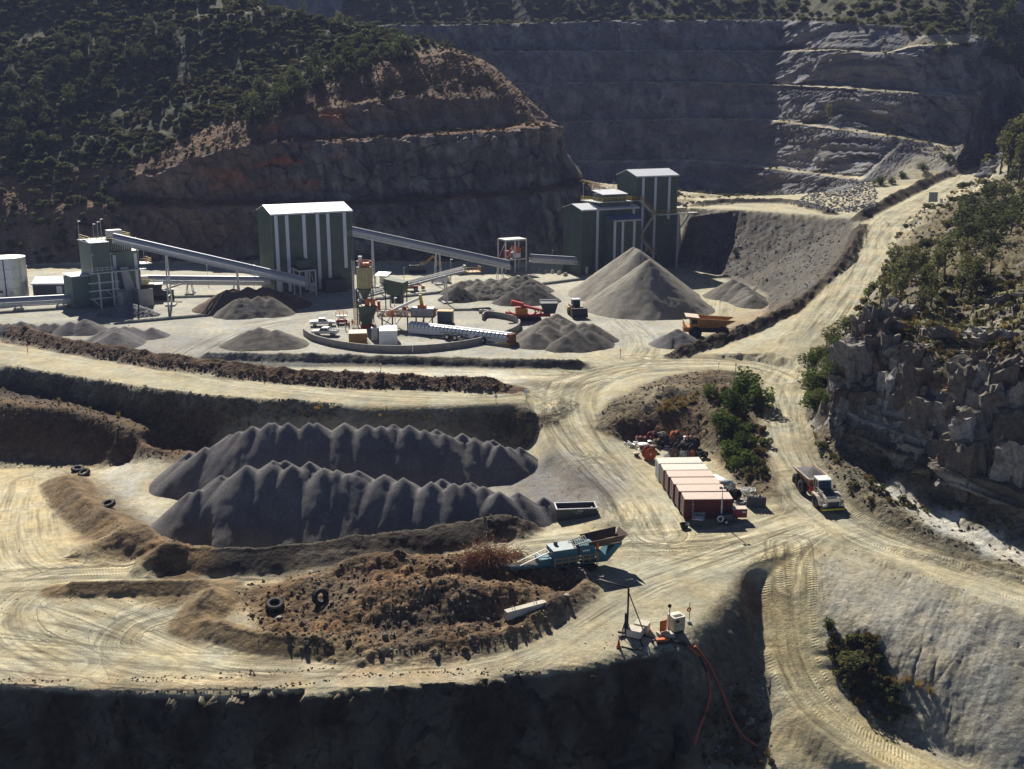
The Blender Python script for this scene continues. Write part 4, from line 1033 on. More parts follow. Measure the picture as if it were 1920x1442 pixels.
stockpile('broken dark rock heap below the concrete bin walls of the screening tower', [[pk(205, 577, 590), pk(250, 570, 590), pk(285, 582, 592)]], MP_ROCK, 0.62, 0.3, 8, 0.2, 0.2, lump=0.7, group=gp1)
stockpile('low grey gravel mound behind the reddish berm, the one farthest to the left', [[pk(10, 607, 624), pk(45, 601, 622), pk(85, 600, 622), pk(105, 603, 622)]], MP_GREY, 0.6, 0.3, 9, 0.5, group=gp1)
stockpile('grey gravel mound between the leftmost mound and the flat-topped one, under the rock heap', [[pk(128, 602, 624), pk(155, 596, 622), pk(180, 606, 622)]], MP_GREY, 0.6, 0.3, 10, 0.4, group=gp1)
stockpile('fan-shaped grey gravel mound spilling onto the yard behind the reddish berm', [[pk(200, 618, 640), pk(222, 610, 636), pk(265, 613, 632), pk(300, 618, 630)], [pk(222, 612, 640), pk(214, 626, 652)]], MP_GREY, 0.55, 0.3, 11, 0.4, group=gp1)
stockpile('reddish brown gravel heap in front of the tall striped building', [[pk(425, 541, 578), pk(460, 539, 576), pk(505, 543, 574)], [pk(505, 543, 574), pk(545, 549, 572)]], MP_BROWN, 0.56, 0.3, 12, 0.5, group=gp1)
stockpile('dark gravel heap leaning on the front of the reddish brown one', [[pk(440, 560, 590), pk(480, 556, 588), pk(520, 560, 588)]], MP_MID, 0.66, 0.28, 13, 0.4, group=gp1)
stockpile('dark humped gravel pile beside the curved concrete wall', [[pk(465, 624, 648), pk(484, 614, 644), pk(520, 621, 646), pk(550, 629, 648)]], MP_MID, 0.50, 0.28, 14, 0.4, group=gp1)
stockpile('pale lumpy field of tipped loads below the transfer tower', [[pk(862, 528, 550), pk(900, 520, 546), pk(945, 517, 544), pk(985, 520, 544)], [pk(900, 528, 556), pk(960, 530, 556)]], MP_MID, 0.55, 0.28, 15, 0.9, 0.35, group=gp1)
stockpile('small black cone of fines beside the pale tipped loads', [[pk(858, 537, 562), pk(868, 541, 562)]], MP_BLACK, 0.68, 0.25, 16, 0.1, group=gp1)
stockpile('dark gravel mound behind the red screening machine', [[pk(958, 545, 568), pk(985, 531, 564), pk(1012, 537, 564)]], MP_DARK, 0.66, 0.28, 17, 0.4, group=gp1)
stockpile('grey and brown heaps of tipped loads in front of the red screening machine', [[pk(1005, 622, 648), pk(1040, 592, 626), pk(1062, 604, 632)], [pk(1062, 612, 640), pk(1085, 600, 634), pk(1115, 612, 640)]], MP_MID, 0.64, 0.28, 18, 0.6, group=gp1)
stockpile('dark brown tipped loads in front of the grey heaps by the pale road', [[pk(1060, 628, 652), pk(1088, 618, 648), pk(1112, 628, 650)]], MP_DARK, 0.62, 0.28, 19, 0.5, group=gp1)
stockpile('tall pale double cone of gravel below the crusher building', [[pk(1188, 463, 552), pk(1200, 470, 556)], [pk(1217, 486, 577)]], MP_LIGHT, 0.745, 0.3, 20, 0.15, 0.1, 0.35, group=gp1)
stockpile('small grey gravel cone beside the parked orange dump truck', [[pk(1258, 622, 646), pk(1274, 617, 645)]], MP_GREY, 0.6, 0.25, 21, 0.2, group=gp1)
stockpile('grey gravel bank right of the looping ramp behind the orange dump truck', [[pk(1372, 522, 556), pk(1398, 534, 562), pk(1412, 556, 574)]], MP_MID, 0.62, 0.3, 22, 0.3, group=gp1)
print('piles', round(time.time() - T0, 1))
# ================================================================== PLANT
M_CLAD = mat('green_cladding', (0.075, 0.105, 0.08), 0.5, 0.0, 0.22, 0.35, 0.22, (0.20, 0.19, 0.15))
M_CLAD2 = mat('pale_green_cladding', (0.13, 0.17, 0.14), 0.5, 0.0, 0.12, 0.5, 0.15, (0.22, 0.21, 0.17))
M_ROOF = mat('white_roof_sheet', (0.78, 0.79, 0.80), 0.35, 0.0, 0.06, 0.5)
M_ROOFB = mat('blue_grey_roof_sheet', (0.13, 0.15, 0.25), 0.45, 0.0, 0.1, 1)
M_STRIP = mat('translucent_sheet', (0.62, 0.62, 0.68), 0.4, 0.0, 0.08, 2)
M_STEEL = mat('galvanised_steel', (0.55, 0.56, 0.58), 0.4, 0.6, 0.15, 2, 0.1)
M_STEELW = mat('pale_painted_steel', (0.60, 0.60, 0.58), 0.5, 0.0, 0.15, 2, 0.2)
M_DKSTEEL = mat('dark_steel', (0.06, 0.065, 0.07), 0.5, 0.3, 0.2, 3, 0.15, (0.16, 0.14, 0.11))
M_YEL = mat('yellow_paint', (0.50, 0.34, 0.03), 0.5, 0.0, 0.15, 3, 0.1)
M_CONC = mat('concrete', (0.42, 0.40, 0.37), 0.9, 0.0, 0.15, 1.2, 0.1, bump=0.3)
M_BELT = mat('conveyor_hood', (0.30, 0.31, 0.35), 0.4, 0.2, 0.12, 1)
M_HOODTOP = mat('white_conveyor_hood', (0.74, 0.75, 0.78), 0.35, 0.1, 0.1, 1.5)
M_DOOR = mat('white_door', (0.6, 0.6, 0.58), 0.5)
M_RUBBER = mat('black_rubber', (0.022, 0.021, 0.02), 0.8, 0.0, 0.3, 6, 0.25, (0.13, 0.115, 0.085))
M_GLASS = mat('dark_glass', (0.015, 0.018, 0.02), 0.08, 0.0, 0.1, 1, spec=0.6)
M_ORANGE = mat('orange_paint', (0.55, 0.13, 0.025), 0.5, 0.0, 0.2, 2, 0.2)
M_RED = mat('red_paint', (0.42, 0.035, 0.03), 0.5, 0.0, 0.2, 2, 0.15)
M_RUST = mat('rust', (0.22, 0.085, 0.035), 0.9, 0.0, 0.35, 4)
M_WHITE = mat('white_paint', (0.76, 0.76, 0.74), 0.4, 0.0, 0.08, 2, 0.12)
M_OCHRE = mat('ochre_steel', (0.42, 0.24, 0.06), 0.6, 0.0, 0.2, 2, 0.1)
M_OLIVE = mat('olive_green_paint', (0.085, 0.11, 0.07), 0.6, 0.0, 0.2, 1.5, 0.25)
M_LAMP = mat('lamp_lens', (0.7, 0.72, 0.7), 0.2)
TH = math.radians(28)
def rail(mb, pts, h=1.1, step=1.6, r=0.035):
    for a, b in zip(pts[:-1], pts[1:]):
        a, b = Vector(a), Vector(b); L = (b - a).length; n = max(1, round(L / step))
        up = Vector((0, 0, 1))
        for i in range(n + 1):
            p = a.lerp(b, i / n); mb.bar(p, p + up * h, r * 2)
        for k in (0.5, 1.0): mb.bar(a + up * h * k, b + up * h * k, r * 2)
    return mb
def local(root_loc, rz, p):      # world point -> local frame of a thing
    return Matrix.Rotation(-rz, 3, 'Z') @ (Vector(p) - Vector(root_loc))
def shed(name, label, loc, rz, L, Dp, He, rise, strips, zs=(2.0, None), roof=None, clad=None, group=None, gable=True, sw=0.85):
    t = thing(name, label, 'building', loc, rz, group)
    prof = [(0, 0), (Dp, 0), (Dp, He), (Dp / 2, He + rise), (0, He)] if gable else [(0, 0), (Dp, 0), (Dp, He + rise), (0, He)]
    MB().prism(prof, 0, L, 'x').build('wall', clad or M_CLAD, t)
    r = MB(); ov = 0.25; th = 0.12
    def slab(y0, z0, y1, z1):
        r.hexa([(-ov, y0, z0), (L + ov, y0, z0), (L + ov, y1, z1), (-ov, y1, z1), (-ov, y0, z0 + th), (L + ov, y0, z0 + th), (L + ov, y1, z1 + th), (-ov, y1, z1 + th)])
    if gable:
        k = rise / (Dp / 2)
        slab(-0.4, He - 0.4 * k + 0.02, Dp / 2, He + rise + 0.02); slab(Dp / 2, He + rise + 0.02, Dp + 0.4, He - 0.4 * k + 0.02)
    else:
        k = rise / Dp; slab(-0.4, He - 0.4 * k + 0.02, Dp + 0.2, He + rise + 0.2 * k + 0.02)
    rf = r.build('roof', roof or M_ROOF, t)
    MB().b2(-0.28, L + 0.28, -0.5, -0.41, He - 0.35, He + 0.02).build('gutter', M_STEEL, rf)
    for x in strips:
        x, z0 = x if isinstance(x, tuple) else (x, zs[0])
        MB().b2(x - sw / 2, x + sw / 2, -0.06, 0.03, z0, (zs[1] or He) - 0.5).build('translucent_strip', M_STRIP, t)
    sr_ = MB()
    for k_ in range(int(L / 0.7)): sr_.b2(0.3 + 0.7 * k_, 0.38 + 0.7 * k_, -0.045, 0.01, 0.1, He - 0.45)
    for k_ in range(int(Dp / 0.7)): sr_.b2(-0.045, 0.01, 0.3 + 0.7 * k_, 0.38 + 0.7 * k_, 0.1, He - 0.05)
    sr_.build('sheet_rib', clad or M_CLAD, t)['kind'] = 'stuff'
    for x in (0, L): MB().b2(x - 0.09, x + 0.09, -0.05, 0.09, 0, He).build('corner_trim', M_CLAD2, t)
    return t
# ---- tall screen building
B1 = P(516, 553, 0)
b1 = shed('screen_building', 'tall green steel building with six pale vertical strips between the two long conveyors', B1, TH, 20.6, 12.5, 19.9, 1.6, [1.2, 3.9, 8.2, 11.7, 14.4, (18.7, 5.5)], (0.6, None))
m = MB(); 
for x in (4.6, 8.6): m.bar((x, -6.2, 0), (x, -6.2, 6.4), 0.28); m.bar((x, -1.2, 0), (x, -1.2, 6.4), 0.28); m.bar((x, -6.2, 2.0), (x, -1.2, 5.8), 0.14)
m.bar((4.6, -6.2, 6.4), (8.6, -6.2, 6.4), 0.3); m.bar((4.6, -6.2, 3.2), (8.6, -6.2, 3.2), 0.2); m.bar((4.6, -1.2, 6.4), (8.6, -1.2, 6.4), 0.3)
m.bar((4.6, -6.2, 6.4), (4.6, -0.1, 6.4), 0.3); m.bar((8.6, -6.2, 6.4), (8.6, -0.1, 6.4), 0.3)
fr = m.build('feed_frame', M_STEELW, b1)
m = MB().b2(4.5, 8.7, -6.3, -0.1, 6.5, 6.65); m.build('platform_deck', M_DKSTEEL, fr)
MB().b2(5.4, 7.9, -4.6, -0.2, 6.65, 8.7).build('transfer_chute', M_CLAD, b1)
MB().b2(12.0, 17.5, -3.6, -0.1, 0, 3.2).build('lean_to', M_DKSTEEL, b1)
MB().b2(9.2, 10.2, -0.1, 0.02, 0, 2.1).build('door', M_DOOR, b1)
# ---- crusher buildings
BM = P(1088, 517, 0)
bm_ = shed('crusher_house', 'green crusher house with a railed roof hut between the tall tower and the cliff', BM, TH, 18.6, 9.5, 18.0, 1.2, [(6.3 - 1.0, 1.0), (17.2, 1.0)], (1.0, None), sw=0.8)
# raised middle of the roof with its hut, walkway and rails
m = MB().b2(6.6, 16.4, 0.9, 9.0, 17.8, 19.6); m.build('roof_plinth', M_CLAD, bm_)
m = MB().b2(5.6, 17.4, 0.1, 9.6, 19.62, 19.78); deck = m.build('roof_walkway', M_STEELW, bm_)
rail(MB(), [(5.7, 9.4, 19.8), (5.7, 0.2, 19.8), (17.3, 0.2, 19.8), (17.3, 9.4, 19.8)], 1.1, 1.3, 0.05).build('guard_rail', M_YEL, deck)
m = MB().b2(8.0, 15.8, 1.9, 7.0, 19.8, 21.6); hut = m.build('roof_hut', M_CLAD, bm_)
m = MB().hexa([(7.7, 1.4, 21.6), (16.1, 1.4, 21.6), (16.1, 7.4, 22.5), (7.7, 7.4, 22.5), (7.7, 1.4, 21.72), (16.1, 1.4, 21.72), (16.1, 7.4, 22.62), (7.7, 7.4, 22.62)]); m.build('roof', M_ROOF, hut)
for x in (6.2, 10.5, 16.2): MB().cyl((x, 9.2, 19.7), (x, 9.2, 24.4), 0.05, n=6).box((x, 9.0, 24.4), (0.3, 0.5, 0.15)).build('floodlight_pole', M_STEEL, bm_)
MB().b2(1.6, 2.5, -0.1, 0.02, 0.3, 2.4).build('door', M_DOOR, bm_)
BA = Vector(BM) + Matrix.Rotation(TH, 3, 'Z') @ Vector((7.6, -4.6, 0))
ann = shed('crusher_annex', 'lower green annex with a dark blue roof in front of the crusher house', BA, TH, 9.0, 4.5, 15.2, 1.0, [0.4, (3.0, 0.6), (6.8, 0.6)], (0.6, None), roof=M_ROOFB, gable=False, sw=0.75)
BT = Vector(BM) + Matrix.Rotation(TH, 3, 'Z') @ Vector((18.75, 1.4, 0))
tw = shed('crusher_tower', 'tallest green tower with three pale strips and a yellow zigzag staircase', BT, TH, 14.2, 9.6, 26.4, 1.5, [(2.4, 3), (6.6, 3), (11.4, 14)], (3, None), sw=0.8)
st = MB()
lv = [(0.6, 19.8), (5.6, 15.6), (0.8, 9.6), (5.4, 4.8)]
for (xa, za), (xb, zb) in zip(lv[:-1], lv[1:]):
    for yy in (-1.5, -0.5): st.bar((xa, yy, za), (xb, yy, zb), 0.12, 0.28)
    n = 14
    for i in range(n): 
        k = i / n; st.box((xa + (xb - xa) * k, -1.0, za + (zb - za) * k), (0.28, 1.0, 0.05))
st.bar((0.6, -1.6, 0), (0.6, -1.6, 10), 0.18); st.bar((5.6, -1.6, 0), (5.6, -1.6, 15.6), 0.18)
stair = st.build('staircase', M_STEELW, tw)
rl = MB()
for (xa, za), (xb, zb) in zip(lv[:-1], lv[1:]):
    rail(rl, [(xa, -1.55, za), (xb, -1.55, zb)], 1.05, 1.2, 0.045)
rl.build('handrail', M_YEL, stair)
for (x, z) in lv:
    m = MB().b2(x - 1.1, x + 1.1, -1.7, -0.05, z - 0.15, z); ld = m.build('landing', M_STEELW, tw)
    rail(MB(), [(x - 1.1, -0.1, z), (x - 1.1, -1.65, z), (x + 1.1, -1.65, z), (x + 1.1, -0.1, z)], 1.05, 0.9, 0.045).build('guard_rail', M_YEL, ld)
m = MB().b2(6.5, 20.5, -2.2, -0.05, 15.4, 15.7); wk = m.build('walkway', M_STEELW, tw)
rail(MB(), [(6.6, -2.1, 15.7), (20.4, -2.1, 15.7)], 1.1, 1.3, 0.05).build('guard_rail', M_YEL, wk)
MB().bar((13.6, -1.8, 0), (13.6, -1.8, 15.4), 0.35).bar((13.6, -1.8, 10.5), (17.5, -1.8, 15.3), 0.3).build('walkway_strut', M_STEELW, tw)
MB().b2(14.3, 18.2, 0.2, 6.5, 15.8, 17.0).build('dump_hopper', M_CONC, tw)
MB().b2(3.6, 4.6, -0.08, 0.02, 5.0, 7.1).build('door', M_DOOR, tw)
# retaining wall behind the tower
rw = Vector(BM) + Matrix.Rotation(TH, 3, 'Z') @ Vector((33.2, 1.2, 0))
o = MB().prism([(0, -1), (2.6, -1), (0.9, 15.0), (0, 15.0)], 0, 9, 'y').build('retaining_wall', M_CONC, None)
o.location = rw; o.rotation_euler = (0, 0, TH); tag(o, 'grey concrete retaining wall under the pad beside the tallest tower', 'wall')

# ---- conveyors
def conveyor(label, a, b, w=1.3, hood=0.75, girder=1.0, legs=(), rails=True, name='conveyor', hoodmat=None, cat='conveyor', ribs=False, top=True):
    a, b = Vector(a), Vector(b); d = b - a; rz = math.atan2(d.y, d.x); L = math.hypot(d.x, d.y); dz = d.z
    base = Vector((a.x, a.y, gz(a.x, a.y)))
    t = thing(name, label, cat, base, rz)
    z0 = a.z - base.z
    def q(s, y, h): return (L * s, y, z0 + dz * s + h)
    m = MB()
    for y in (-w / 2, w / 2):
        m.bar(q(0, y, 0), q(1, y, 0), 0.14, 0.2); m.bar(q(0, y, -girder), q(1, y, -girder), 0.14, 0.2)
        n = max(4, int(L / (girder * 1.3)))
        for i in range(n):
            m.bar(q(i / n, y, -girder), q((i + 1) / n, y, 0), 0.08); m.bar(q(i / n, y, -girder), q(i / n, y, 0), 0.08)
    for i in range(12): m.bar(q(i / 11, -w / 2, -girder), q(i / 11, w / 2, -girder), 0.1)
    m.build('truss', M_STEELW, t)
    # side sheets below the belt
    m = MB(); 
    for y in (-w / 2 - 0.03, w / 2 + 0.03):
        m.bar(q(0, y, -girder * 0.45), q(1, y, -girder * 0.45), 0.03, girder * 0.42)
    m.build('side_sheet', M_STEELW, t)
    m = MB().bar(q(0, 0, 0.06), q(1, 0, 0.06), w * 0.8, 0.06); m.build('belt', M_RUBBER, t)
    if hood > 0:
        n = 7; nL = 24; vs = []; fs = []
        for i in range(nL + 1):
            for k in range(n + 1):
                an = math.pi * k / n
                vs.append(q(i / nL, -math.cos(an) * w * 0.5, 0.12 + math.sin(an) * hood))
        for i in range(nL):
            for k in range(n): fs.append((i * (n + 1) + k, (i + 1) * (n + 1) + k, (i + 1) * (n + 1) + k + 1, i * (n + 1) + k + 1))
        m = MB().add(vs, fs, False); h = m.build('hood', hoodmat or M_BELT, t)
        if top:
            m = MB().bar(q(0.0, w * 0.1, 0.14 + hood), q(1, w * 0.1, 0.14 + hood), w * 0.5, 0.05); m.build('hood_ridge', M_HOODTOP, h)
        if ribs:
            for i in range(26):
                s = (i + 0.5) / 26; m = MB()
                for k in range(n):
                    a1, a2 = math.pi * k / n, math.pi * (k + 1) / n
                    m.bar(q(s, -math.cos(a1) * w * 0.52, 0.12 + math.sin(a1) * hood * 1.03), q(s, -math.cos(a2) * w * 0.52, 0.12 + math.sin(a2) * hood * 1.03), 0.09)
                m.build('hood_rib', M_DKSTEEL, h)
    if rails:
        m = MB().bar(q(0, -w / 2 - 0.5, -girder * 0.9), q(1, -w / 2 - 0.5, -girder * 0.9), 0.9, 0.06); wk = m.build('walkway', M_STEELW, t)
        rail(MB(), [q(0, -w / 2 - 0.95, -girder * 0.9), q(1, -w / 2 - 0.95, -girder * 0.9)], 1.0, 2.2, 0.03).build('handrail', M_STEEL, wk)
    for s, kind in legs:
        p = q(s, 0, -girder); m = MB()
        wp = Matrix.Rotation(rz, 3, 'Z') @ Vector(p) + base; zg = gz(wp.x, wp.y) - base.z
        if kind == 'A':
            sp = 0.16 * (p[2] - zg)
            for y in (-1, 1): m.bar((p[0] - 0.2, y * w * 0.45, p[2]), (p[0] - 0.2, y * (w * 0.45 + sp), zg), 0.3)
            nb = max(2, int((p[2] - zg) / 2.2))
            for i in range(1, nb):
                k = i / nb; yw = w * 0.45 + sp * k; z = p[2] + (zg - p[2]) * k; k2 = (i + 1) / nb; yw2 = w * 0.45 + sp * k2; z2 = p[2] + (zg - p[2]) * k2
                m.bar((p[0] - 0.2, -yw, z), (p[0] - 0.2, yw, z), 0.14); m.bar((p[0] - 0.2, -yw, z), (p[0] - 0.2, yw2, z2), 0.1)
        else:
            for x in (-0.9, 0.9):
                for y in (-1, 1): m.bar((p[0] + x * 0.5, y * w * 0.4, p[2]), (p[0] + x, y * w * 0.6, zg), 0.16)
            for x in (-0.9, 0.9): m.bar((p[0] + x * 0.95, -w * 0.6, zg + 0.6), (p[0] + x * 0.95, w * 0.6, zg + 0.6), 0.14)
            m.bar((p[0] - 0.8, -w * 0.55, zg + 0.6), (p[0] + 0.8, -w * 0.55, zg + 0.6), 0.12); m.bar((p[0] - 0.8, w * 0.55, zg + 0.6), (p[0] + 0.8, w * 0.55, zg + 0.6), 0.12)
        lg = m.build('trestle', M_STEELW, t)
        MB().b2(p[0] - 1.1, p[0] + 1.1, -w * 0.9 - 0.2, w * 0.9 + 0.2, zg - 0.3, zg + 0.35).build('footing', M_CONC, lg)
    return t
c1 = conveyor('long covered conveyor climbing to the top of the screening tower on the left', D(213, 446, 246, 1.0), D(572, 528, 252, 1.0), 1.7, 0.9, 1.1, ((0.27, 'A'), (0.64, 'A'), (0.86, 'B')))
c2 = conveyor('long covered conveyor running down from the striped building to the transfer tower', D(648, 430, 272, 1.0), D(955, 496, 283, 1.0), 1.7, 0.9, 1.2, ((0.16, 'A'), (0.55, 'B'), (0.94, 'B')))
c3 = conveyor('short covered conveyor between the transfer tower and the crusher house', D(995, 484, 285, 1.0), D(1080, 489, 292, 1.0), 1.6, 0.9, 1.0, ())
c4 = conveyor('level covered conveyor passing behind the long leg of the climbing conveyor', D(272, 524, 262, 1.0), D(545, 527, 266, 1.0), 1.6, 0.85, 1.0, ((0.3, 'B'), (0.62, 'B'), (0.92, 'B')))
c5 = conveyor('low covered conveyor on short trestles leaving the picture at the left edge', D(-60, 571, 238, 1.0), D(140, 560, 246, 1.0), 1.7, 0.9, 0.9, ((0.46, 'B'), (0.86, 'B')))
hc = D(208, 448, 246, 1.0)
# ---- transfer tower
T1 = P(948, 512, 0); sT = 2000 / proj(T1)[2]
t = thing('transfer_tower', 'open white steel transfer tower with a red and an orange box inside', 'tower', T1, TH)
W, DD, HT = 6.6, 4.6, 9.0
for x in (0, 3.0, W):
    for y in (0, DD):
        if x == 3.0 and y > 0: continue
        MB().bar((x, y, 0), (x, y, HT), 0.3).build('post', M_STEELW, t)
m = MB()
for z in (HT, 3.6):
    m.bar((0, 0, z), (W, 0, z), 0.26); m.bar((0, DD, z), (W, DD, z), 0.26); m.bar((0, 0, z), (0, DD, z), 0.26); m.bar((W, 0, z), (W, DD, z), 0.26)
m.bar((0, DD, 3.6), (3, DD, HT), 0.14); m.bar((0, 0, 3.6), (2.8, 0, 7.2), 0.14)
m.build('beam', M_STEELW, t)
MB().b2(-0.1, W + 0.1, -0.1, DD + 0.1, HT + 0.16, HT + 0.28).build('roof', M_STEELW, t)
MB().b2(0.1, W - 0.1, 0.1, DD - 0.1, 3.75, 3.85).build('deck', M_DKSTEEL, t)
MB().b2(0.6, 1.8, 0.6, 2.4, 3.9, 6.0).build('red_drive_box', M_RED, t)
MB().box((4.1, 1.6, 6.3), (2.2, 2.0, 1.5), M=Matrix.Rotation(0.5, 3, 'Y')).build('orange_chute', M_ORANGE, t)
MB().b2(2.9, 5.2, 0.8, 3.2, 3.9, 5.4).build('white_chute', M_WHITE, t)
MB().hexa([(1.0, 1, 0.6), (2.2, 1, 0.6), (2.2, 3, 0.6), (1.0, 3, 0.6), (2.2, 1, 3.6), (5.2, 1, 3.6), (5.2, 3.4, 3.6), (2.2, 3.4, 3.6)]).build('lower_chute', M_DKSTEEL, t)
# ---- screening tower on the left
LT = P(186, 579, 0); th = math.radians(38)
t = thing('screening_tower', 'cluttered green screening tower with steel frame, chute and concrete bins', 'tower', LT, th)
RL = lambda x, y, z: (x, y, z)
MB().prism([(-0.2, 0), (8.8, 0), (8.8, 15.0), (4.2, 15.6), (-0.2, 15.0)], -0.6, 3.4, 'x').build('tall_block', M_CLAD2, t)
MB().b2(-0.8, 3.6, -0.3, 8.9, 15.1, 15.25).build('tall_block_roof', M_ROOF, t)
ub = MB().b2(3.5, 10.6, 1.0, 8.4, 4.5, 12.6).build('screen_house', M_CLAD2, t)
for x in (4.8, 9.7): MB().b2(x - 0.35, x + 0.35, 0.93, 1.02, 1.0, 11.9).build('translucent_strip', M_STRIP, t)
MB().b2(3.4, 9.2, 1.6, 8.2, 12.65, 15.4).build('louvre_enclosure', M_OLIVE, t)
m = MB()
for i in range(12): m.b2(3.5 + i * 0.5, 3.58 + i * 0.5, 1.5, 1.6, 12.7, 15.3)
m.build('louvre_bar', M_STEELW, t)
MB().b2(3.6, 10.4, 1.1, 8.3, 0.05, 4.5).build('base_block', M_CLAD, t)
lb = MB().prism([(3.0, 0), (9.6, 0), (9.6, 7.0), (3.0, 7.4)], -4.6, -0.7, 'x').build('side_block', M_CLAD2, t)
MB().b2(-4.8, -0.6, 2.8, 9.8, 7.42, 7.55).build('side_block_roof', M_ROOF, lb)
dk = MB().b2(-1.2, 11.2, -1.6, 0.9, 8.3, 8.5).build('platform', M_STEELW, t)
rail(MB(), [(-1.2, -1.5, 8.5), (3.4, -1.5, 8.5)], 1.1, 1.3, 0.045).build('guard_rail', M_STEEL, dk)
d2 = MB().b2(10.7, 13.4, 0.6, 5.0, 9.2, 9.4).build('side_platform', M_STEELW, t)
rail(MB(), [(10.8, 0.7, 9.4), (13.3, 0.7, 9.4), (13.3, 4.9, 9.4)], 1.1, 1.2, 0.05).build('guard_rail', M_OCHRE, d2)
fr = MB()
for x in (0.2, 3.2): fr.bar((x, -1.4, 0), (x, -1.4, 8.3), 0.34)
for z in (2.6, 4.4, 6.2): fr.bar((-2.2, -1.4, z), (4.6, -1.4, z), 0.26); fr.bar((0.2, -1.4, z), (0.2, 0, z), 0.2)
fr.bar((-1.6, -1.4, 2.6), (0.2, -1.4, 0.6), 0.16); fr.bar((3.2, -1.4, 2.6), (1.6, -1.4, 4.4), 0.14)
fr.build('steel_frame', M_STEELW, t)
MB().hexa([(6.3, -0.4, 3.5), (8.6, -0.4, 3.5), (8.6, 0.9, 3.5), (6.3, 0.9, 3.5), (5.4, -0.9, 9.2), (7.0, -0.9, 9.2), (7.0, 0.9, 9.2), (5.4, 0.9, 9.2)]).build('discharge_chute', M_BELT, t)
for (x0, x1, y0, y1) in ((3.9, 4.2, -4.6, 0.6), (4.2, 9.4, 0.2, 0.6), (8.2, 11.6, -3.4, -3.05), (8.2, 8.55, -3.05, 0.2)):
    MB().b2(x0, x1, y0, y1, -0.2, 4.0).build('bin_wall', M_CONC, t)
rail(MB(), [(-0.4, 8.7, 15.3), (-0.4, -0.2, 15.3), (3.3, -0.2, 15.3), (9.1, 1.7, 15.5), (9.1, 8.0, 15.5)], 1.1, 1.3, 0.05).build('roof_rail', M_YEL, t)
MB().b2(4.6, 7.8, 3.0, 5.2, 15.45, 17.4).build('head_chute', M_STEELW, t)
MB().bar((10.2, 1.2, 8.5), (10.2, 1.2, 15.6), 0.28).bar((8.0, 4.6, 15.4), (8.0, 4.6, 17.0), 0.3).build('head_post', M_STEELW, t)
for (x, y, z) in ((-0.4, 8.4, 15.2), (0.4, 0, 15.2), (2.6, 4, 15.2), (4.6, 8, 15.4), (-1.0, -1.4, 8.5), (3.2, -1.4, 8.5), (11.6, 0.8, 9.4)):
    MB().cyl((x, y, z), (x, y, z + 4.2), 0.05, n=6).box((x + 0.25, y, z + 4.2), (0.6, 0.25, 0.12)).build('floodlight_pole', M_STEEL, t)
# ---- tank, shed, small machine behind
TK = P(4, 562, 0)
t = thing('water_tank', 'large silver steel tank at the left edge of the yard', 'tank', TK)
MB().cyl((0, 4.4, 0), (0, 4.4, 9.8), 4.35, n=40).build('shell', M_STEEL, t)
MB().cyl((0, 4.4, 9.8), (0, 4.4, 10.25), 4.4, 0.3, n=40).build('roof', M_ROOF, t)
m = MB()
for i in range(5):
    z = 0.05 + i * 2.4; m.lathe([(4.36, z), (4.42, z), (4.42, z + 0.08), (4.36, z + 0.08)], (0, 4.4, 0), (0, 0, 1), 40)
m.build('hoop', M_STEEL, t)
m = MB(); m.bar((4.05, 2.6, 0), (4.05, 2.6, 10.4), 0.08); m.bar((4.35, 2.9, 0), (4.35, 2.9, 10.4), 0.08)
for i in range(24): m.bar((4.05, 2.6, 0.4 + i * 0.42), (4.35, 2.9, 0.4 + i * 0.42), 0.05)
m.build('ladder', M_STEEL, t)
MB().cyl((1.2, 0.1, 0), (1.2, 0.1, 9.6), 0.12, n=8).build('pipe', M_DKSTEEL, t)
MB().b2(-0.9, 0.4, -0.06, 0.05, 1.6, 2.2).build('sign_plate', M_DKSTEEL, t)
MB().b2(1.8, 2.6, 0.4, 0.6, 0, 2).build('hatch', M_STEELW, t)
SH = P(64, 557, 0)
t = shed('pump_shed', 'small dark shed with a white gable roof between the tank and the screening tower', SH, math.radians(6), 8.6, 6.5, 3.4, 1.1, [], clad=M_DKSTEEL)
MB().b2(5.5, 6.8, -0.1, 0.02, 0.8, 2.6).build('window', M_STRIP, t)
MC = P(296, 562, 0)
t = thing('crawler_screen', 'dark tracked screening plant with a yellow cab platform behind the conveyor leg', 'machine', MC, math.radians(15))
for y in (-1.2, 1.2): MB().prism([(-3.4, 0.2), (3.4, 0.2), (3.9, 0.6), (3.4, 1.1), (-3.4, 1.1), (-3.9, 0.6)], y - 0.3, y + 0.3).build('track', M_RUBBER, t)
MB().b2(-3.6, 3.8, -1.2, 1.2, 1.1, 2.4).build('chassis', M_DKSTEEL, t)
MB().hexa([(-3.4, -1.3, 2.4), (1.0, -1.3, 2.4), (1.0, 1.3, 2.4), (-3.4, 1.3, 2.4), (-4.2, -1.8, 4.0), (1.4, -1.8, 4.0), (1.4, 1.8, 4.0), (-4.2, 1.8, 4.0)]).build('hopper', M_DKSTEEL, t)
MB().bar((1.0, 0, 2.2), (5.6, 0, 3.6), 1.0, 0.3).build('side_conveyor', M_DKSTEEL, t)
MB().b2(-4.5, -0.5, -2.4, -1.5, 4.1, 4.25).build('deck', M_YEL, t)
rail(MB(), [(-4.5, -2.4, 4.2), (-0.5, -2.4, 4.2)], 1.1, 1.0, 0.045).build('guard_rail', M_YEL, t)
MB().b2(-4.0, -1.8, -1.0, 0.8, 4.1, 6.0).build('drive_housing', M_WHITE, t)

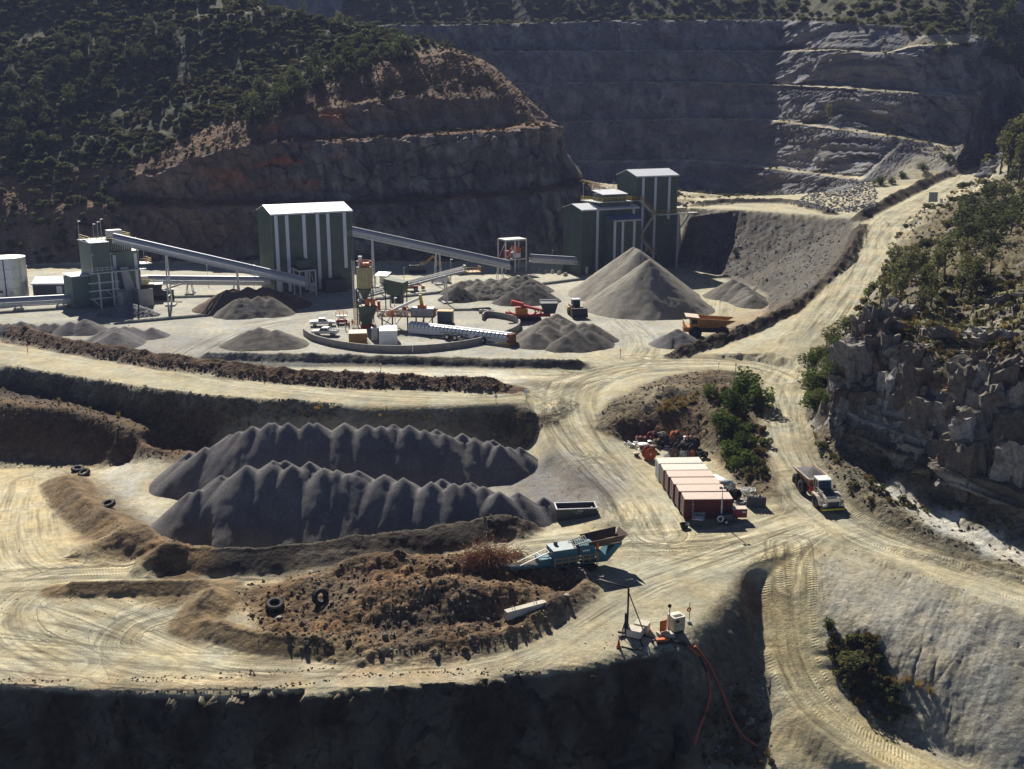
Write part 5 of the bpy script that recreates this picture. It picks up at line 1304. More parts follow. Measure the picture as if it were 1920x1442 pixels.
# ---- batching plant: silo, hopper, mixer deck
SB = P(684, 614, 0)
t = thing('cement_silo', 'cream cement silo on a dark frame with an orange caged ladder', 'silo', SB, 0)
MB().cyl((0, 2, 8.2), (0, 2, 12.6), 1.62, n=28).build('drum', mat('cream_paint', (0.36, 0.34, 0.19), 0.5, 0, 0.2, 1.2, 0.25), t)
MB().cyl((0, 2, 5.6), (0, 2, 8.2), 0.35, 1.62, n=28).build('cone', M_OLIVE, t)
m = MB()
for i in range(14):
    an = 2 * math.pi * i / 14; m.bar((1.63 * math.cos(an), 2 + 1.63 * math.sin(an), 8.25), (1.63 * math.cos(an), 2 + 1.63 * math.sin(an), 12.55), 0.07)
m.build('seam', M_OCHRE, t)
rail(MB(), [(1.5 * math.cos(a), 2 + 1.5 * math.sin(a), 12.6) for a in [i * math.pi / 5 for i in range(11)]], 1.2, 1.0, 0.05).build('guard_rail', M_ORANGE, t)
MB().cyl((-0.7, 1.6, 12.6), (-0.7, 1.6, 14.9), 0.42, n=14).build('dust_filter', M_STEELW, t)
MB().b2(-0.2, 1.1, 1.0, 2.6, 12.6, 13.5).build('vent_housing', M_ORANGE, t)
for x in (-1.5, 1.5):
    for y in (0.5, 3.5): MB().bar((x, y, 0), (x, y, 8.4), 0.22).build('post', M_DKSTEEL, t)
m = MB()
for z in (2.6, 5.4, 8.0):
    m.bar((-1.5, 0.5, z), (1.5, 0.5, z), 0.16); m.bar((-1.5, 3.5, z), (1.5, 3.5, z), 0.16); m.bar((-1.5, 0.5, z), (-1.5, 3.5, z), 0.16)
m.bar((-1.5, 0.5, 5.4), (1.5, 0.5, 8.0), 0.1); m.build('brace', M_DKSTEEL, t)
m = MB().bar((-2.3, 0.4, 0), (-2.3, 0.4, 14.2), 0.09).bar((-1.8, 0.4, 0), (-1.8, 0.4, 14.2), 0.09)
for i in range(34): m.bar((-2.3, 0.4, 0.3 + 0.41 * i), (-1.8, 0.4, 0.3 + 0.41 * i), 0.05)
m.build('ladder', M_STEELW, t)
m = MB()
for i in range(9):
    z = 0.6 + 0.55 * i
    for a0 in range(8):
        a1, a2 = math.pi * a0 / 8 + math.pi, math.pi * (a0 + 1) / 8 + math.pi
        m.bar((-1.7 + 0.5 * math.cos(a1), 0.2 + 0.5 * math.sin(a1), z), (-1.7 + 0.5 * math.cos(a2), 0.2 + 0.5 * math.sin(a2), z), 0.07)
for a0 in (0, 3, 5, 8): m.bar((-1.7 + 0.5 * math.cos(math.pi * a0 / 8 + math.pi), 0.2 + 0.5 * math.sin(math.pi * a0 / 8 + math.pi), 0.5), (-1.7 + 0.5 * math.cos(math.pi * a0 / 8 + math.pi), 0.2 + 0.5 * math.sin(math.pi * a0 / 8 + math.pi), 5.4), 0.08)
m.build('ladder_cage', M_OCHRE, t)
MB().hexa([(-0.6, -0.4, 0.6), (1.2, -0.4, 0.6), (1.2, 1.4, 0.6), (-0.6, 1.4, 0.6), (-1.2, -0.9, 4.6), (2.9, -0.9, 4.6), (2.9, 2.0, 4.6), (-1.2, 2.0, 4.6)]).build('weigh_hopper', M_OLIVE, t)
MB().bar((-0.8, -0.95, 1.6), (2.4, -0.95, 4.0), 0.1, 0.3).build('hopper_rib', M_DKSTEEL, t)
for x in (0.2, 1.4): MB().b2(x, x + 0.9, -0.2, 0.7, 4.65, 6.1).build('feeder_box', M_ORANGE, t)
MB().b2(2.8, 3.3, 0, 1.2, 3.6, 5.6).build('control_box', M_RED, t)
MB().b2(-0.8, 2.2, -0.6, 1.6, 0.1, 0.6).build('base_skid', M_RED, t)
# aggregate hopper and its feed conveyor
HP = P(742, 578, 0)
t = thing('aggregate_hopper', 'dark green ribbed aggregate hopper on legs above the mixer deck', 'hopper', HP, math.radians(-14))
m = MB().hexa([(-1.6, -0.9, 3.2), (1.8, -0.9, 3.2), (1.8, 1.6, 3.2), (-1.6, 1.6, 3.2), (-2.3, -1.4, 4.4), (2.4, -1.4, 4.4), (2.4, 2.2, 4.4), (-2.3, 2.2, 4.4)])
m.hexa([(-2.3, -1.4, 4.42), (2.4, -1.4, 4.42), (2.4, 2.2, 4.42), (-2.3, 2.2, 4.42), (-2.3, -1.4, 7.0), (2.4, -1.4, 6.2), (2.4, 2.2, 6.2), (-2.3, 2.2, 7.0)])
m.build('bin', M_OLIVE, t)
m = MB()
for i in range(7): m.b2(-2.3 + i * 0.75, -2.2 + i * 0.75, -1.48, -1.4, 4.45, 6.2)
m.b2(-2.35, 2.45, -1.5, -1.4, 4.35, 4.5); m.build('rib', M_OLIVE, t)
MB().b2(-0.8, 1.6, -0.8, 1.2, 1.2, 3.2).build('outlet', M_DKSTEEL, t)
for x in (-2.0, 2.1):
    for y in (-1.1, 1.9): MB().bar((x, y, 0), (x, y, 4.4), 0.2).build('leg', M_DKSTEEL, t)
ic = conveyor('open lattice conveyor climbing right from behind the silo over the green hopper', D(672, 552, 244, 1.0), D(872, 500, 252, 1.0), 1.2, 0, 1.1, ((0.82, 'A'),), rails=True)
for o in ic.children:
    if o.name.startswith('truss'): o.data.materials[0] = mat('dusty_lattice', (0.30, 0.26, 0.2), 0.7, 0, 0.3, 2)
a_, b_ = Vector(D(672, 552, 244, 1.0)), Vector(D(872, 500, 252, 1.0)); Lc = math.hypot(b_.x - a_.x, b_.y - a_.y); zc = b_.z - gz(a_.x, a_.y)
hp = MB().b2(Lc - 0.8, Lc + 3.6, -1.6, 1.2, zc - 1.3, zc - 1.15).build('head_platform', M_OCHRE, ic)
rail(MB(), [(Lc - 0.6, -1.55, zc - 1.15), (Lc + 3.5, -1.55, zc - 1.15), (Lc + 3.5, 1.1, zc - 1.15)], 1.1, 1.0, 0.05).build('guard_rail', M_OCHRE, hp)
MB().cyl((Lc, -0.9, zc), (Lc, 0.9, zc), 0.4, n=14).build('head_drum', M_OLIVE, ic)
# mixer deck
MD = P(778, 618, 0)
t = thing('mixer_platform', 'rusty steel mixer platform crowded with pipes between the silo and the tube conveyor', 'platform', MD, math.radians(-6))
MB().b2(-7.6, 4.4, -1.8, 2.4, 2.9, 3.1).build('deck', mat('rusty_deck', (0.36, 0.2, 0.09), 0.8, 0, 0.3, 1), t)
rail(MB(), [(-7.5, -1.7, 3.1), (4.3, -1.7, 3.1), (4.3, 2.3, 3.1)], 1.1, 1.2, 0.05).build('guard_rail', M_OCHRE, t)
for x in (-6.6, -4.4, -1.2, 0.6, 2.2, 4.0):
    MB().bar((x, -1.5, 0), (x, -1.5, 2.9), 0.26).build('leg', M_DKSTEEL, t)
m = MB()
for x in (-6.6, -4.4, 0.6, 2.2): m.bar((x, -1.5, 0.2), (x + 1.8, -1.5, 2.8), 0.14)
m.bar((-7.4, -1.6, 2.8), (-2.0, -1.6, -0.1), 0.16); m.build('brace', M_DKSTEEL, t)
MB().b2(-0.6, 4.2, -1.2, 1.4, 3.1, 4.7).build('pugmill_tank', mat('lilac_grey_paint', (0.42, 0.42, 0.48), 0.5, 0, 0.2, 2, 0.2), t)
MB().cyl((1.6, 0.2, 4.7), (1.2, 0.2, 7.4), 0.45, 0.3, n=10).build('yellow_boom_housing', M_YEL, t)
MB().b2(0.8, 2.4, -0.8, 0.8, 4.7, 5.3).build('motor', M_ORANGE, t)
MB().bar((-5.4, 0.4, 3.6), (1.0, 0.4, 6.6), 0.9, 0.5).build('screw_feeder', M_WHITE, t)
for i, (x, y, r, h, mm) in enumerate(((-6.6, -0.8, 0.4, 1.0, M_WHITE), (-5.7, 0.2, 0.5, 0.8, M_STEELW), (-4.6, -0.9, 0.35, 1.3, M_ORANGE), (-3.6, 0.4, 0.45, 0.9, M_WHITE), (-2.8, -0.8, 0.4, 1.4, M_STEELW), (-1.6, -0.9, 0.45, 1.0, M_WHITE), (-2.2, 0.8, 0.35, 1.6, M_RED))):
    MB().cyl((x, y, 3.1), (x, y, 3.1 + h), r, n=12).build('pump', mm, t)
m = MB()
for i in range(9): m.tube([(-7 + i * 0.6, -1.2, 3.3), (-6.6 + i * 0.6, -0.4, 3.7 + 0.2 * (i % 3)), (-6 + i * 0.7, 0.6, 3.4)], 0.08, 6)
m.build('pipework', M_STEELW, t)
MB().b2(4.9, 8.0, -0.6, 1.6, 0.1, 4.0).build('generator_cabin', M_DKSTEEL, t)
MB().b2(4.8, 8.1, -0.7, 1.7, 4.0, 4.15).build('cabin_roof', M_OCHRE, t)
MB().b2(6.6, 8.6, -1.4, -0.5, 0.1, 1.7).build('compressor', M_DKSTEEL, t)
# radial stacker under a white corrugated tube
RA, RB = D(770, 612, 216, 1.0), D(958, 634, 204, 1.0)
rs = conveyor('white half-round covered radial conveyor on wheels inside the curved wall', RA, RB, 1.9, 0.85, 1.3, (), False, name='radial_stacker', hoodmat=M_HOODTOP, ribs=True)
Lr = math.hypot(RB[0] - RA[0], RB[1] - RA[1]); zr0 = RA[2]; zr1 = RB[2]
MB().bar((0.1, -1.02, zr0 - 0.55), (Lr * 0.33, -1.02, zr0 + (zr1 - zr0) * 0.33 - 0.55), 0.05, 1.0).build('side_panel', M_STRIP, rs)
MB().bar((Lr * 0.62, -1.02, zr0 + (zr1 - zr0) * 0.62 - 0.55), (Lr * 0.8, -1.02, zr0 + (zr1 - zr0) * 0.8 - 0.55), 0.05, 1.0).build('side_panel', M_STRIP, rs)
m = MB()
for y in (-1.0, 1.0):
    m.bar((1.0, y * 0.9, zr0 - 1.4), (Lr * 0.55, y * 1.6, 0.8), 0.22); m.bar((Lr * 0.55, y * 1.6, 0.8), (Lr * 0.78, y, zr1 - 1.3), 0.22); m.bar((Lr * 0.38, y, zr0 - 1.3), (Lr * 0.55, y * 1.6, 0.8), 0.18)
m.bar((Lr * 0.55, -2.6, 0.8), (Lr * 0.55, 2.6, 0.8), 0.3)
m.build('undercarriage', M_DKSTEEL, rs)
for (x, y) in ((Lr * 0.44, -2.3), (Lr * 0.52, -2.3), (Lr * 0.70, -1.4), (Lr * 0.77, -1.4)):
    w_ = MB().lathe([(0.3, -0.2), (0.62, -0.22), (0.68, -0.1), (0.68, 0.1), (0.62, 0.22), (0.3, 0.2)], (x, y, 0.68), (0, 1, 0), 18).build('wheel', M_RUBBER, rs)
    MB().cyl((x, y - 0.2, 0.68), (x, y + 0.2, 0.68), 0.34, n=14).build('rim', M_STEELW, w_)
hp = MB().b2(Lr - 1.6, Lr + 1.0, -1.9, 1.9, zr1 - 2.0, zr1 - 1.85).build('head_platform', M_YEL, rs)
rail(MB(), [(Lr - 1.6, -1.9, zr1 - 1.85), (Lr + 1.0, -1.9, zr1 - 1.85), (Lr + 1.0, 1.9, zr1 - 1.85)], 1.1, 0.9, 0.05).build('guard_rail', M_YEL, hp)
MB().b2(Lr - 0.4, Lr + 0.6, -1.0, 1.0, zr1 - 1.2, zr1 + 0.9).build('head_chute', M_RUST, rs)
# curved concrete wall
cw = [P(*q, 0) for q in ((570, 628), (590, 640), (640, 652), (700, 659), (770, 660), (830, 656), (890, 647), (940, 634), (968, 622), (974, 612), (964, 603), (940, 597), (912, 594), (905, 600))]
cw = smoothline(cw, 1.2)
t = thing('curved_wall', 'low curved concrete retaining wall sweeping around the batching plant', 'wall', cw[0])
o0 = Vector(cw[0]); acc = [0.0]
for a, b in zip(cw[:-1], cw[1:]): acc.append(acc[-1] + math.dist(a, b))
def at_len(s):
    for i in range(len(acc) - 1):
        if acc[i + 1] >= s: 
            k = (s - acc[i]) / max(1e-6, acc[i + 1] - acc[i]); return Vector(cw[i]).lerp(Vector(cw[i + 1]), k) - o0
    return Vector(cw[-1]) - o0
npan = int(acc[-1] / 3.0); m = None
for i in range(npan):
    m = MB(); s0, s1 = i * acc[-1] / npan + 0.02, (i + 1) * acc[-1] / npan - 0.02
    pr = [at_len(s0 + (s1 - s0) * k / 3) for k in range(4)]
    for a, b in zip(pr[:-1], pr[1:]):
        m.bar((a.x, a.y, 0.55), (b.x, b.y, 0.55), 0.35, 1.5)
    m.build('panel', mat('grey_wall_concrete', (0.27, 0.26, 0.24), 0.9, 0, 0.2, 0.8, 0.15, bump=0.3), t)

# ---- yard vehicles and boxes
def container(label, loc, rz, L=6.06, W=2.44, Hh=2.59, body=None, roof=None, door_end=0, group=None, doorm=None, name='shipping_container', cat='container'):
    t = thing(name, label, cat, loc, rz, group)
    MB().b2(0, L, 0, W, 0.12, Hh - 0.05).build('shell', body, t)
    m = MB()
    n = int(L / 0.28)
    for i in range(n):
        x = 0.18 + i * (L - 0.36) / n
        for y in (-0.03, W + 0.0): m.b2(x, x + 0.14, y, y + 0.03, 0.28, Hh - 0.2)
    m.build('corrugation', body, t)['kind'] = 'stuff'
    MB().b2(-0.02, L + 0.02, -0.04, W + 0.04, Hh - 0.05, Hh).build('roof', roof or body, t)
    m = MB()
    for i in range(int(L / 0.5)): m.b2(0.25 + i * 0.5, 0.45 + i * 0.5, 0.12, W - 0.12, Hh + 0.002, Hh + 0.022)
    m.build('roof_rib', roof or body, t)['kind'] = 'stuff'
    for x in (0, L):
        for y in (0, W): MB().b2(x - 0.06, x + 0.06, y - 0.06, y + 0.06, 0, Hh + 0.01).build('corner_post', body, t)
    m = MB().b2(0, L, -0.05, 0.05, 0, 0.18).b2(0, L, W - 0.05, W + 0.05, 0, 0.18); m.build('bottom_rail', body, t)
    xe = -0.06 if door_end == 0 else L + 0.06
    for k in (0, 1):
        dr = MB().b2(min(xe, xe + 0.03), max(xe, xe + 0.03), 0.1 + k * (W / 2 - 0.06), W / 2 - 0.04 + k * (W / 2 - 0.06), 0.2, Hh - 0.15).build('door', doorm or body, t)
        m = MB()
        for y in (0.35, 0.8): m.bar((xe - 0.05, 0.1 + k * W / 2 + y - 0.1, 0.25), (xe - 0.05, 0.1 + k * W / 2 + y - 0.1, Hh - 0.2), 0.05)
        m.build('locking_bar', M_STEELW, dr)
    return t
MC_OCH = mat('ochre_container', (0.34, 0.18, 0.045), 0.6, 0, 0.15, 2, 0.2); MC_PEACH = mat('pale_orange_roof', (0.62, 0.42, 0.24), 0.6, 0, 0.12, 2, 0.1)  # roof colour paler than the ochre sides
container('small ochre container with a paler roof beside the silo', P(655, 650, 0), math.radians(8), 3.4, 3.6, 2.6, MC_OCH, MC_PEACH, 1, name='site_container')
container('small white container beside the ochre one in the batching plant', P(712, 648, 0), math.radians(6), 3.4, 5.6, 2.9, M_WHITE, M_WHITE, 1, name='site_container')
t = thing('white_cabinet', 'narrow white cabinet between the ochre and the white container', 'cabinet', P(697, 640, 0), math.radians(6))
MB().b2(0, 1.2, 0, 1.4, 0.15, 2.6).build('body', M_STEELW, t); MB().b2(-0.05, 1.25, -0.05, 1.45, 2.6, 2.7).build('lid', M_WHITE, t)
MB().b2(0.05, 0.58, -0.04, 0.01, 0.2, 2.5).build('door', M_STEELW, t); MB().b2(0.62, 1.15, -0.04, 0.01, 0.2, 2.5).build('door', M_STEELW, t); MB().b2(0.1, 1.1, 0.1, 1.3, 0, 0.15).build('plinth', M_DKSTEEL, t)

def wheel(parent, c, r, w, axis=(0, 1, 0), rimr=0.55, rimm=None, n=22):
    o = MB().lathe([(r * rimr, -w / 2 * 0.8), (r * 0.9, -w / 2), (r, -w / 2 * 0.7), (r, w / 2 * 0.7), (r * 0.9, w / 2), (r * rimr, w / 2 * 0.8)], c, axis, n).build('wheel', M_RUBBER, parent)
    a = Vector(axis).normalized(); cc = Vector(c)
    MB().lathe([(0.01, -w / 2 * 0.55), (r * rimr, -w / 2 * 0.6), (r * rimr, w / 2 * 0.6), (0.01, w / 2 * 0.55)], c, axis, n).build('rim', rimm or M_STEELW, o)
    m = MB(); k = max(10, int(n * 1.2)); u0 = Vector((0, 0, 1)); e1 = a.cross(u0).normalized(); e2 = a.cross(e1)
    for i in range(k):
        an = 2 * math.pi * i / k; d = e1 * math.cos(an) + e2 * math.sin(an)
        m.bar(cc + d * r * 0.97 - a * w * 0.45, cc + d * r * 0.97 + a * w * 0.45 , r * 0.09, r * 0.1)
    m.build('tread', M_RUBBER, o)
    return o
def pickup(label, loc, rz, canopy):
    t = thing('pickup_truck', label, 'pickup', loc, rz, 'white pickups parked by the silo')
    L, W = 5.3, 1.85
    # along x, nose at +x
    body = [(-2.65, 0.55), (2.5, 0.5), (2.65, 0.7), (2.62, 1.0), (1.35, 1.12), (-2.65, 1.08)]
    MB().prism(body, -W / 2, W / 2).build('body', M_WHITE, t)
    cab = [(1.2, 1.1), (0.55, 1.72), (-0.7, 1.76), (-0.95, 1.08)]
    MB().prism(cab, -W / 2 + 0.12, W / 2 - 0.12).build('cab', M_WHITE, t)
    MB().prism([(1.12, 1.16), (0.56, 1.66), (0.5, 1.66), (1.04, 1.14)], -W / 2 + 0.2, W / 2 - 0.2).build('windscreen', M_GLASS, t)
    for y in (-W / 2 + 0.10, W / 2 - 0.13):
        for (a, b) in (((0.95, 0.5), (0.0, 0.02)), ((-0.08, -0.06), (-0.72, -0.84))):
            MB().prism([(a[0], 1.15), (a[1], 1.62), (b[0], 1.64), (b[1] if b[1] != 0.02 else 0.02, 1.15)], y, y + 0.03).build('side_window', M_GLASS, t)
    if canopy: MB().b2(-2.6, -1.0, -W / 2 + 0.05, W / 2 - 0.05, 1.085, 1.2).build('tonneau', M_STEELW, t)
    else:
        MB().b2(-2.66, -1.0, -W / 2 - 0.02, -W / 2 + 0.06, 1.08, 1.32).b2(-2.66, -1.0, W / 2 - 0.06, W / 2 + 0.02, 1.08, 1.32).b2(-2.68, -2.6, -W / 2, W / 2, 1.08, 1.32).build('tray_side', M_WHITE, t)
        MB().bar((-1.0, -W / 2 + 0.1, 1.08), (-1.0, -W / 2 + 0.1, 1.8), 0.07).bar((-1.0, W / 2 - 0.1, 1.08), (-1.0, W / 2 - 0.1, 1.8), 0.07).bar((-1.0, -W / 2 + 0.1, 1.8), (-1.0, W / 2 - 0.1, 1.8), 0.07).build('headboard', M_DKSTEEL, t)
    for x in (-1.65, 1.6):
        for y in (-W / 2 + 0.1, W / 2 - 0.1): wheel(t, (x, y, 0.39), 0.39, 0.26, n=16)
    MB().b2(2.6, 2.72, -W / 2 + 0.05, W / 2 - 0.05, 0.42, 0.68).build('bumper', M_STEELW, t)
    for y in (-0.65, 0.65): MB().b2(2.56, 2.67, y - 0.2, y + 0.2, 0.78, 0.95).build('headlight', M_LAMP, t)
    MB().b2(2.6, 2.68, -0.4, 0.4, 0.72, 0.95).build('grille', M_DKSTEEL, t)
    for y in (-0.8, 0.8): MB().b2(-2.68, -2.6, y - 0.08, y + 0.08, 0.8, 1.05).build('tail_light', M_RED, t)
    return t
pickup('white pickup farther from the curved wall, seen from its side', P(605, 611, 0), math.radians(10), True)
pickup('white pickup with an open tray parked nearer the curved wall', P(610, 629, 0), math.radians(172), False)
print('plant', round(time.time() - T0, 1))
# ================================================================== MACHINES AND THE STORAGE YARD
def text(parent, s, loc, size, material, rot=(math.pi / 2, 0, 0), vertical=False, name='lettering'):
    cu = bpy.data.curves.new(name, 'FONT'); cu.body = '\n'.join(s) if vertical else s
    cu.size = size; cu.extrude = 0.006; cu.align_x = 'CENTER'; cu.space_line = 0.85
    cu.materials.append(material)
    tmp = bpy.data.objects.new(name, cu); COL.objects.link(tmp); bpy.context.view_layer.update()
    me = bpy.data.meshes.new_from_object(tmp.evaluated_get(bpy.context.evaluated_depsgraph_get())); bpy.data.objects.remove(tmp)
    o = link(name, me, parent); o.location = loc; o.rotation_euler = rot
    return o
# ---- articulated dump truck on the right-hand road
pa, pb = Vector(hit(1496, 894)), Vector(hit(1560, 962))
hd = math.atan2(pb.y - pa.y, pb.x - pa.x)
pc = Vector(hit(1530, 934))
M_TKW = mat('dusty_white_truck_paint', (0.50, 0.44, 0.35), 0.55, 0, 0.25, 1.5, 0.4)
M_TKB = mat('brown_truck_body', (0.30, 0.17, 0.09), 0.6, 0, 0.2, 1.5, 0.3)
pitch_ = math.atan2(pa.z - pb.z, math.hypot(pb.x - pa.x, pb.y - pa.y))
t = thing('dump_truck', 'loaded articulated dump truck with a yellow striped bumper driving downhill', 'dump truck', (pc.x, pc.y, pc.z + 0.02), hd, tilt=(0, pitch_ * 0.8))
for x in (-3.6, -1.7, 2.9):
    for y in (-1.25, 1.25): wheel(t, (x, y, 0.92), 0.92, 0.65, rimr=0.5, rimm=M_DKSTEEL)
MB().b2(-4.6, 0.6, -0.5, 0.5, 0.8, 1.35).b2(0.6, 4.6, -0.6, 0.6, 0.75, 1.2).build('chassis', M_DKSTEEL, t)
hood = [(2.0, 1.25), (4.9, 1.05), (4.95, 1.75), (4.4, 2.0), (2.0, 2.35)]
MB().prism(hood, -0.95, 0.95).build('bonnet', M_TKW, t)
MB().prism([(2.0, 2.36), (4.35, 2.02), (4.35, 2.05), (2.0, 2.40)], -0.7, 0.7).build('bonnet_panel', M_DKSTEEL, t)
MB().b2(4.94, 5.0, -0.7, 0.7, 1.1, 1.7).build('grille', M_DKSTEEL, t)
MB().b2(4.6, 5.15, -1.5, 1.5, 0.62, 1.02).build('bumper', M_DKSTEEL, t)
MB().b2(5.15, 5.19, -1.5, 1.5, 0.66, 0.86).build('yellow_bumper_stripe', mat('bright_yellow', (0.72, 0.58, 0.02), 0.5), t)
for y in (-1.2, 1.2): MB().b2(4.9, 5.05, y - 0.22, y + 0.22, 1.12, 1.42).build('headlight', M_LAMP, t)
for y in (-1.35, 1.35):
    MB().prism([(1.8, 1.2), (1.95, 1.95), (3.5, 1.95), (4.3, 1.6), (4.6, 1.1), (4.3, 1.1), (4.0, 1.5), (3.4, 1.8), (2.1, 1.8)], y - 0.33, y + 0.33).build('mudguard', M_TKW, t)
cabp = [(0.55, 1.5), (2.1, 1.5), (2.15, 2.3), (1.75, 3.3), (0.6, 3.3)]
MB().prism(cabp, -0.85, 0.85).build('cab', M_GLASS, t)
MB().b2(0.5, 1.95, -0.92, 0.92, 3.31, 3.45).build('cab_roof', M_WHITE, t)
m = MB()
for y in (-0.86, 0.86):
    m.bar((0.58, y, 1.5), (0.62, y, 3.3), 0.12); m.bar((2.14, y, 2.3), (1.76, y, 3.3), 0.1); m.bar((2.12, y, 1.5), (2.14, y, 2.3), 0.12); m.bar((1.2, y, 1.5), (1.2, y, 3.3), 0.09); m.b2(0.55, 2.12, min(y, y * 1.03), max(y, y * 1.03), 1.45, 2.2)
m.build('cab_pillar', M_TKW, t)
rail(MB(), [(2.1, -1.35, 1.95), (3.9, -1.1, 1.95)], 0.75, 0.8, 0.03).build('handrail', M_TKW, t)
MB().cyl((0.3, 1.2, 1.6), (0.3, 1.2, 3.2), 0.14, n=10).build('exhaust', M_DKSTEEL, t)
for y in (-1.25, 1.25): MB().b2(2.2, 2.28, y - 0.16, y + 0.16, 2.3, 2.8).bar((2.2, y * 0.7, 2.75), (2.24, y, 2.75), 0.05).build('mirror', M_DKSTEEL, t)
MB().b2(0.3, 0.8, -1.3, -0.9, 1.2, 2.1).build('battery_box', M_RED, t)
# tub: open box with sloping ends
def tub(parent, x0, x1, yb, yt, zb, zt, ft, material, nose=0.9, tail=1.6, name='dump_body'):
    m = MB()
    o = [(x0 + tail, -yb, zb), (x1 - nose, -yb, zb), (x1 - nose, yb, zb), (x0 + tail, yb, zb), (x0, -yt, zt - 0.35), (x1, -yt, zt), (x1, yt, zt), (x0, yt, zt - 0.35)]
    i = [(p[0] + (0.12 if k in (0, 3, 4, 7) else -0.12) * (1 if k not in (4, 7) else -2), p[1] * 0.94, p[2] + (0.12 if k < 4 else 0.0)) for k, p in enumerate(o)]
    m.add(o + i, [(3, 2, 1, 0), (0, 1, 5, 4), (1, 2, 6, 5), (2, 3, 7, 6), (8, 9, 10, 11), (8, 12, 13, 9), (9, 13, 14, 10), (10, 14, 15, 11), (4, 5, 13, 12), (5, 6, 14, 13), (6, 7, 15, 14), (0, 4, 12, 8), (3, 0, 8, 11), (7, 3, 11, 15)])
    b = m.build(name, material, parent)
    r = MB(); r.bar(o[4], o[5], 0.14); r.bar(o[5], o[6], 0.16); r.bar(o[6], o[7], 0.14); r.build('top_rim', M_TKW if material is M_TKB else material, b)
    r = MB()
    for k in range(4):
        xx = x0 + tail + 0.4 + (x1 - nose - x0 - tail - 0.6) * k / 3
        for s in (-1, 1): r.bar((xx, s * (yb + 0.04), zb), (xx, s * (yt + 0.02), zt - 0.2), 0.14)
    r.build('body_rib', material, b)
    return b
tub(t, -4.9, 0.55, 0.95, 1.5, 1.45, 2.95, 0, M_TKB)
ld = MB(); n = 12
vs = []; fs = []
for j in range(n + 1):
    for i in range(n + 1):
        x = -4.3 + 4.6 * i / n; y = -1.38 + 2.76 * j / n
        h = 2.55 + 0.95 * max(0, 1 - math.hypot((x + 2.0) / 2.6, y / 1.5)) + 0.05 * random.random()
        vs.append((x, y, h))
for j in range(n):
    for i in range(n): fs.append((j * (n + 1) + i, j * (n + 1) + i + 1, (j + 1) * (n + 1) + i + 1, (j + 1) * (n + 1) + i))
ld.add(vs, fs, True); ld.build('gravel_load', MP_GREY, t)
# ---- rigid orange dump truck behind the small cone
q_ = P(1326, 632, 0)
M_TKO = mat('dusty_orange_truck_paint', (0.46, 0.23, 0.06), 0.55, 0, 0.3, 1.2, 0.3)
t = thing('dump_truck', 'parked orange rigid dump truck with a canopy over its cab facing left', 'dump truck', (q_[0], q_[1], gz(q_[0], q_[1])), math.radians(176))
for x in (-2.9, 2.6):
    for y in (-1.7, 1.7): wheel(t, (x, y, 1.25), 1.25, 0.9, rimr=0.5, rimm=M_DKSTEEL)
MB().b2(-4.2, 4.6, -0.7, 0.7, 1.1, 1.9).build('chassis', M_DKSTEEL, t)
MB().b2(2.2, 4.9, -1.9, 1.9, 1.9, 2.35).build('deck', M_TKO, t)
MB().b2(2.6, 5.0, -0.9, 0.9, 1.2, 2.3).build('engine_cover', M_TKO, t)
MB().prism([(2.0, 2.35), (3.7, 2.35), (3.6, 4.0), (2.0, 4.0)], -0.1, 1.8).build('cab', M_TKO, t)
MB().b2(2.3, 3.4, 1.8, 1.84, 3.0, 3.85).build('side_window', M_GLASS, t); MB().b2(3.64, 3.72, 0.1, 1.6, 3.0, 3.85).build('windscreen', M_GLASS, t)
tub(t, -5.2, 2.2, 1.4, 2.1, 2.2, 4.1, 0, M_TKO, 0.5, 2.6)
MB().hexa([(1.9, -2.1, 4.12), (4.6, -2.0, 4.4), (4.6, 2.0, 4.4), (1.9, 2.1, 4.12), (1.9, -2.1, 4.3), (4.6, -2.0, 4.56), (4.6, 2.0, 4.56), (1.9, 2.1, 4.3)]).build('canopy', mat('pale_orange_canopy', (0.66, 0.55, 0.42), 0.5), t)  # canopy colour paler than the truck body
rail(MB(), [(4.85, 1.85, 2.35), (4.85, -1.85, 2.35)], 1.0, 0.9, 0.045).build('handrail', M_TKO, t)
m = MB()
for i in range(6): m.bar((5.0, 1.5, 0.5 + 0.35 * i), (5.0, 1.95, 0.5 + 0.35 * i), 0.06)
m.bar((5.0, 1.5, 0.4), (4.9, 1.5, 2.4), 0.06).bar((5.0, 1.95, 0.4), (4.9, 1.95, 2.4), 0.06); m.build('ladder', M_TKO, t)
# ---- wheel loader coming towards us
q_ = P(1080, 592, 0)
t = thing('wheel_loader', 'wheel loader with a wide bucket raised in front beside the tall pale cone', 'loader', q_, math.radians(-80))
M_LDR = mat('dusty_brown_loader_paint', (0.34, 0.22, 0.12), 0.6, 0, 0.25, 1.2, 0.3)
for x in (-1.7, 1.6):
    for y in (-1.2, 1.2): wheel(t, (x, y, 0.85), 0.85, 0.65, rimr=0.5, rimm=M_LDR)
MB().prism([(-3.6, 1.0), (-0.4, 0.9), (-0.4, 2.3), (-3.5, 2.2)], -1.0, 1.0).build('engine_cover', M_LDR, t)
MB().b2(-0.4, 2.2, -0.7, 0.7, 0.8, 1.6).build('front_frame', M_LDR, t)
MB().prism([(-1.3, 2.2), (0.3, 1.7), (0.45, 2.5), (0.2, 3.6), (-1.2, 3.6)], -0.8, 0.8).build('cab', M_GLASS, t)
MB().b2(-1.4, 0.35, -0.9, 0.9, 3.6, 3.78).build('cab_roof', M_WHITE, t)
m = MB()
for y in (-0.8, 0.8): m.bar((-1.25, y, 2.2), (-1.2, y, 3.6), 0.1).bar((0.4, y, 1.8), (0.2, y, 3.6), 0.1)
m.build('cab_pillar', M_LDR, t)
